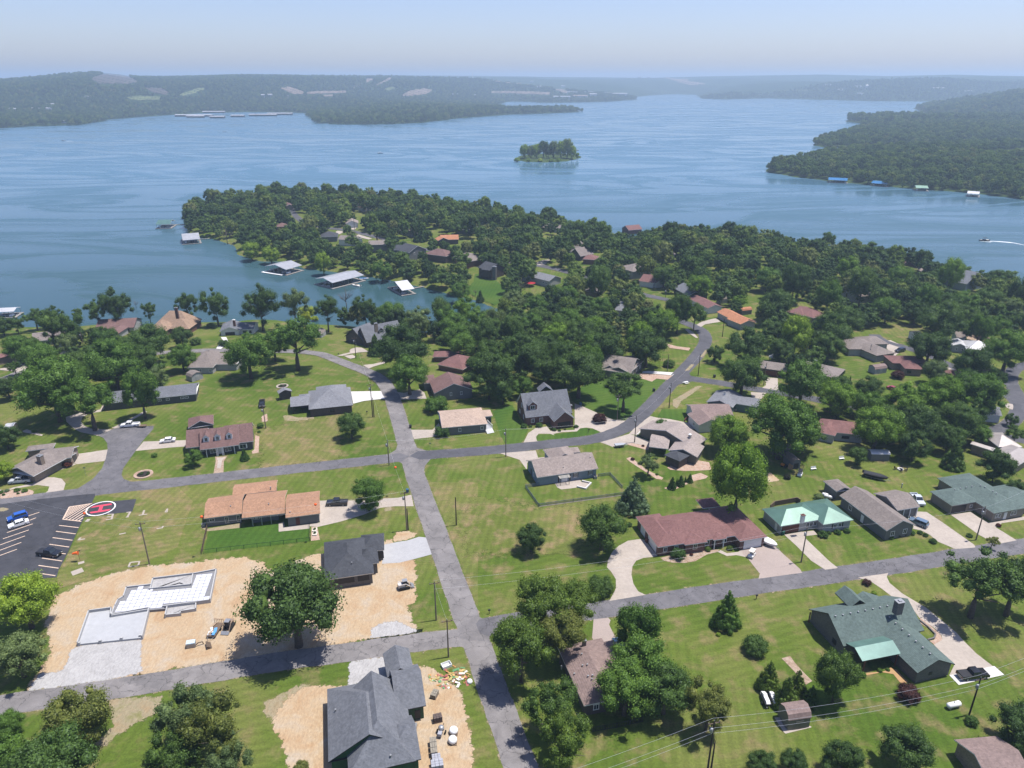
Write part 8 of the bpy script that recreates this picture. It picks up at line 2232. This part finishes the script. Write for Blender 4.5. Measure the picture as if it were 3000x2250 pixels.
for k in range(6):mb=MB();mb.box((L/2,.2+k*.34,.15+k*.15),(L*.9,.34,.08));mb.obj('step',WHITE,o)
for k in range(9):
 mb=MB();mb.box((L,D*.26+k*D*.6/8,1.4),(.08,.08,1.0));mb.obj('baluster',WHITE,o)
mb=MB();mb.box((L,D*.55,1.93),(.1,D*.62,.08));mb.obj('handrail',WHITE,o)
for k in range(4):mb=MB();mb.box((L*(.05 if k%2 else .95),D*(.28 if k<2 else .82),.43),(.14,.14,.85));mb.obj('support_post',WHITE,o)
def umbrella(label,reg,px,mat,r=1.6,h=2.5,name='parasol',cat='parasol'):
 x,y,z=ground(*S(reg,*px));o=thing(name,label,cat,(x,y,z))
 mb=MB();mb.tube([(0,0,0),(0,0,h)],.04,6);mb.obj('pole',GREYM,o);mb=MB();mb.lathe([(r,h-.55),(r*.5,h-.15),(.08,h+.1)],8);mb.obj('canopy',mat,o)
umbrella('red parasol on the deck of the dark two storey house','a3',(722,965),plain('red_cloth',(.4,.02,.03)));umbrella('red parasol behind the silver grey roofed house','a4',(200,880),MATS['red_cloth'],3.0,2.6)
x,y,z=ground(*S('b7',1180,490));o=thing('gazebo','round cream gazebo with tiered roof behind the brown ranch house','gazebo',(x,y,z))
mb=MB();mb.lathe([(2.4,2.3),(1.2,3.0),(1.2,3.2),(.9,3.3),(.1,3.9)],8);mb.obj('roof',OFFW,o)
for k in range(8):mb=MB();mb.box((2.0*math.cos(k*.785),2.0*math.sin(k*.785),1.15),(.12,.12,2.3));mb.obj('post',WOOD,o)
for px,lab in(((1495,458),'white garden bench on the right hand lawn near the metal shed'),((1105,600),'white picnic bench beside the black golf cart')):
 x,y,z=ground(*S('c6',*px));o=thing('garden_bench',lab,'bench',(x,y,z),.2)
 mb=MB();mb.box((0,0,.45),(1.7,.5,.08));mb.obj('seat',WHITE,o);mb=MB();mb.box((0,.28,.8),(1.7,.08,.5));mb.obj('backrest',WHITE,o)
 for s in(-.7,.7):mb=MB();mb.box((s,0,.22),(.1,.5,.42));mb.obj('leg',WHITE,o)
x,y,z=ground(*S('b6',1810,770));o=thing('picnic_table','white picnic table beside the road fork','table',(x,y,z),.5)
mb=MB();mb.box((0,0,.75),(1.9,.8,.08));mb.obj('table_top',WHITE,o)
for s in(-.75,.75):mb=MB();mb.box((0,s,.45),(1.9,.3,.07));mb.obj('bench',WHITE,o);mb=MB();mb.box((s,0,.4),(.1,1.5,.1));mb.obj('leg',WHITE,o)
sheet('shed_slab',SS('d7',[(990,1485),(1040,1480),(1110,1600),(1380,1575),(1395,1590),(1110,1659),(1090,1640)]),CONC,'drive')
def lowwall(label,reg,pts,h,mat,t=.2,name='timber_wall'):
 P=[ground(*S(reg,*p))for p in pts];o=thing(name,label,'wall',P[0])
 for i in range(len(P)-1):
  p,q=P[i],P[i+1];L=math.hypot(q[0]-p[0],q[1]-p[1])
  mb=MB();mb.box((0,0,h/2),(L,t,h+.003*i));mb.obj('wall_side',mat,o,loc=((p[0]+q[0])/2-P[0][0],(p[1]+q[1])/2-P[0][1],0),rz=math.atan2(q[1]-p[1],q[0]-p[0]))
lowwall('brown timber deck screen behind the green metal roof','c6',[(500,1150),(560,1100),(870,1045),(915,1075)],1.5,WOOD)
lowwall('low stone retaining wall beside the white house entry steps','b6',[(1790,1265),(1850,1200),(1920,1140)],.9,REDWOOD)
lowwall('pale kerb wall along the strip drive at the road curve','b6',[(1180,1440),(1330,1290)],.4,CONCW,.3,'kerb_wall')
lowwall('curved low stone edging round the corner lawn of the green grey house','d8',[(1080,620),(1170,690),(1255,775),(1240,815),(1170,835)],.35,W_STONE,.3,'stone_edging')
x,y,z=ground(*S('c6',770,590));o=thing('board_stack','orange plywood boards leaning on the open grey shed','boards',(x,y,z),.6)
for k in range(3):mb=MB();mb.box((k*.35,0,.75),(.06,1.3,1.5));q=mb.obj('board',PINEW,o);q.rotation_euler=(0,.3-.08*k,0)
x,y,z=ground(*S('c6',690,560));o=thing('garden_tractor','orange garden tractor beside the open grey shed','tractor',(x,y,z),2.4)
mb=MB();mb.box((.3,0,.7),(1.1,.6,.5));mb.obj('bonnet',plain('tractor_orange',(.6,.2,.02)),o);mb=MB();mb.box((-.5,0,.85),(.5,.5,.3));mb.obj('seat',DARK,o)
for sx,r_ in((.6,.28),(-.55,.42)):
 for s in(-.45,.45):link('wheel',wheel_mesh(r_,.2)[0],o,(sx,s,r_))
for i,px in enumerate(((1868,905),(1870,955))):
 x,y,z=ground(*S('c2',*px));o=thing('raised_bed',('upper','lower')[i]+' white framed raised bed beside the orange house fence','planter',(x,y,z),.1)
 mb=MB();mb.box((0,0,.2),(1.1,1.5,.4));mb.obj('frame',OFFW,o);c_=link('plant',TV['bush'][0][0],o,(0,0,.3),0,.45);c_.color=(.06,.1,.03,1)
 # far shore buildings and clearings
EARTHF=earth('distant_bare_earth',(.24,.185,.15),(.30,.24,.2),(.34,.28,.24),.02);PASTURE=plain('distant_pasture',(.16,.20,.08),1,.15,.05)
ROCK=earth('quarry_rock',(.08,.075,.07),(.14,.125,.115),(.2,.175,.16),.03)
for i,c in enumerate(CLEARINGS):
 cu=sum(p[0]for p in c)/len(c);cv=sum(p[1]for p in c)/len(c)
 n,m=14,5
 us=[p[0]for p in c];vs=[p[1]for p in c]
 V,Fq,idx=[],[],{}
 gu=np.linspace(min(us),max(us),40);gv=np.linspace(min(vs),max(vs),14)
 for a in range(39):
  for b in range(13):
   if inpoly((gu[a]+gu[a+1])/2,(gv[b]+gv[b+1])/2,c)and math.sin(a*1.3+b*2.1+i)+math.sin(a*.53-b*1.7+2*i)>-.75:
    q=[]
    for(s_,t_)in((a,b),(a,b+1),(a+1,b+1),(a+1,b)):
     if(s_,t_)not in idx:
      p=fground(gu[s_],gv[t_]);idx[(s_,t_)]=len(V);V.append((p[0],p[1],p[2]+2.5))
     q.append(idx[(s_,t_)])
    Fq.append(q)
 if Fq:
  mt=ROCK if i in(0,1)else PASTURE if i in(2,3,4,11,15)else EARTHF
  tag(link('clearing',arr_mesh('clearing',V,Fq,mt,True)),kind='structure')
def far_building(label,reg,x,y,L,D,H,roofm,wallm,water=False,name='far_building',cat='building',group=None,ang=0.0,flat=False):
 u,v=S(reg,x,y)
 p=(*hit(u,v,WATER_Z),WATER_Z)if water else fground(u,v)
 o=thing(name,label,cat,(p[0],p[1],p[2]+(0 if water else 3)),ang,group)
 mb=MB();mb.box((0,0,H/2-1.5),(L,D,H+3));mb.obj('wall',wallm,o)
 mb=MB();t=H*.12+1.2
 mb.add([(-L/2-1,-D/2-1,H),(L/2+1,-D/2-1,H),(L/2+1,D/2+1,H),(-L/2-1,D/2+1,H),(-L/2-1,0,H+t),(L/2+1,0,H+t)],[(0,1,5,4),(2,3,4,5),(3,0,4),(1,2,5),(3,2,1,0)])
 mb.obj('roof',roofm,o)
 if H>7:
  wq=MB();wq.box((0,0,0),(1.6,.2,1.6));wm_=wq.mesh('window',GLASS)
  for i in range(int(L/7)):
   for j in range(int(H/3.5)):link('window',wm_,o,(-L/2+4+i*7,-D/2-.05,2+j*3.3))
for reg,x,y,L,D,lab in(('t1',1680,552,120,22,'longest white marina dock roof on the far shore'),('t1',1690,562,55,12,'low white marina roof in front of the longest one'),('t1',1850,522,80,12,'white marina roof tucked behind the longest one'),('t1',1880,566,45,14,'white marina roof right of centre with dark slips'),
 ('t1',2055,556,42,14,'white marina roof at the right end of the first row'),('t2',90,548,70,12,'white marina roof in the second row, left one'),('t2',210,538,85,12,'white marina roof in the second row, right one'),('t1',2190,548,26,12,'short white marina roof between the two rows')):
 far_building(lab,reg,x,y+12,L,D,5,M_WHITE,DARK,True,'marina_roof','marina')
rb=random.Random(21)
for reg,x,y,L,H,lab in(('t1',350,515,70,5,'long white roof on the left far shore'),('t1',115,517,30,4,'small white roof at the far left shore'),('t1',745,415,22,6,'white house on the ridge foot at far left'),('t1',590,625,30,4,'pale clearing house by the far left water'),('t1',490,615,22,4,'low building near the far left water'),
 ('t1',440,478,22,5,'pale house above the long white roof'),('t2',75,405,24,9,'tall white building left of the ridge road'),('t2',118,402,24,9,'tall white building second of the pair by the ridge road'),('t2',260,408,22,6,'small pale house by the ridge road'),('t2',590,517,30,4,'white roof on the wooded spit shore'),
 ('t2',1400,515,22,4,'tan roof on the wooded spit'),('t2',1560,510,24,4,'brown roof on the wooded spit'),('t2',1000,600,18,4,'small white cabin by the spit water, left'),('t2',1190,575,18,4,'small white cabin by the spit water, right'),('t2',2080,275,40,7,'tan lodge on the far ridge'),('t2',2180,290,26,9,'tall tan house on the far ridge'),
 ('t2',1720,385,28,6,'pale house on the far slope, left'),('t2',1890,392,28,6,'pale house on the far slope, right'),('t3',60,290,30,6,'tan house high on the far slope'),('t3',230,318,34,7,'white villa on the far slope'),('t3',440,310,30,6,'white house at the end of the far slope'),('t3',430,415,95,11,'long white resort block on the far shore'),
 ('t3',590,412,80,14,'brown roofed resort block on the far shore'),('t3',700,400,40,16,'tall white resort tower on the far shore'),('t3',930,392,90,15,'white resort hotel at the end of the far shore'),('t3',520,370,60,8,'pale resort building above the long block'),('t3',660,368,55,8,'grey roofed resort building above the tower'),('t3',820,375,50,8,'pale resort building left of the hotel'),
 ('t3',1100,225,40,7,'tan building on the skyline ridge'),('t3',1180,225,30,6,'pale building on the skyline ridge right of the tan one'),('t4',520,300,40,6,'white roof on the far right hillside'),('t4',620,345,30,7,'white house on the far right knoll, left'),('t4',780,318,34,7,'white house on the far right knoll, top'),('t4',850,325,14,16,'white water tower on the far right knoll'),
 ('t4',800,380,40,7,'grey house row on the far right knoll'),('t4',1435,332,30,6,'white shed roof in the far right woods, left'),('t4',1468,332,30,6,'white shed roof in the far right woods, middle'),('t4',1502,332,26,6,'white shed roof in the far right woods, right'),('t4',1720,358,50,6,'white roof at the foot of the rounded hill'),
 ('t3',130,300,24,6,'small brown house high on the far slope'),('t3',170,270,24,6,'small pale house near the top of the far slope'),('t2',2050,262,26,6,'roof just under the far ridge line')):
 far_building(lab,reg,x,y,L,L*.35 if L<60 else 18,H,M_WHITE if 'white' in lab else(R_TAN if 'tan' in lab or 'brown' in lab else M_SILV),W_WHITE if 'tan' not in lab else W_TAN,False,'far_house' if H<9 else 'far_building','building',None,rb.uniform(-.2,.2))
def mast(label,u,v,h,r=.8,mat=GREYM):
 p=fground(u,v);o=thing('radio_mast',label,'mast',p)
 mb=MB();mb.tube([(0,0,0),(0,0,h)],[r,r*.3],4);mb.obj('mast',mat,o)
 mb=MB();mb.box((0,0,h*.9),(3,3,2));mb.obj('antenna',mat,o)
mast('radio mast on the quarry hill top',S('t1',983,180)[0],214,16);mast('tall radio mast on the far ridge',S('t2',1621,215)[0],224,62,1.0);mast('shorter radio mast on the far ridge',S('t2',1751,215)[0],224,34,1.0)
mast('white cross like tower on the far ridge',S('t2',1871,240)[0],232,46,2.5,WHITE)
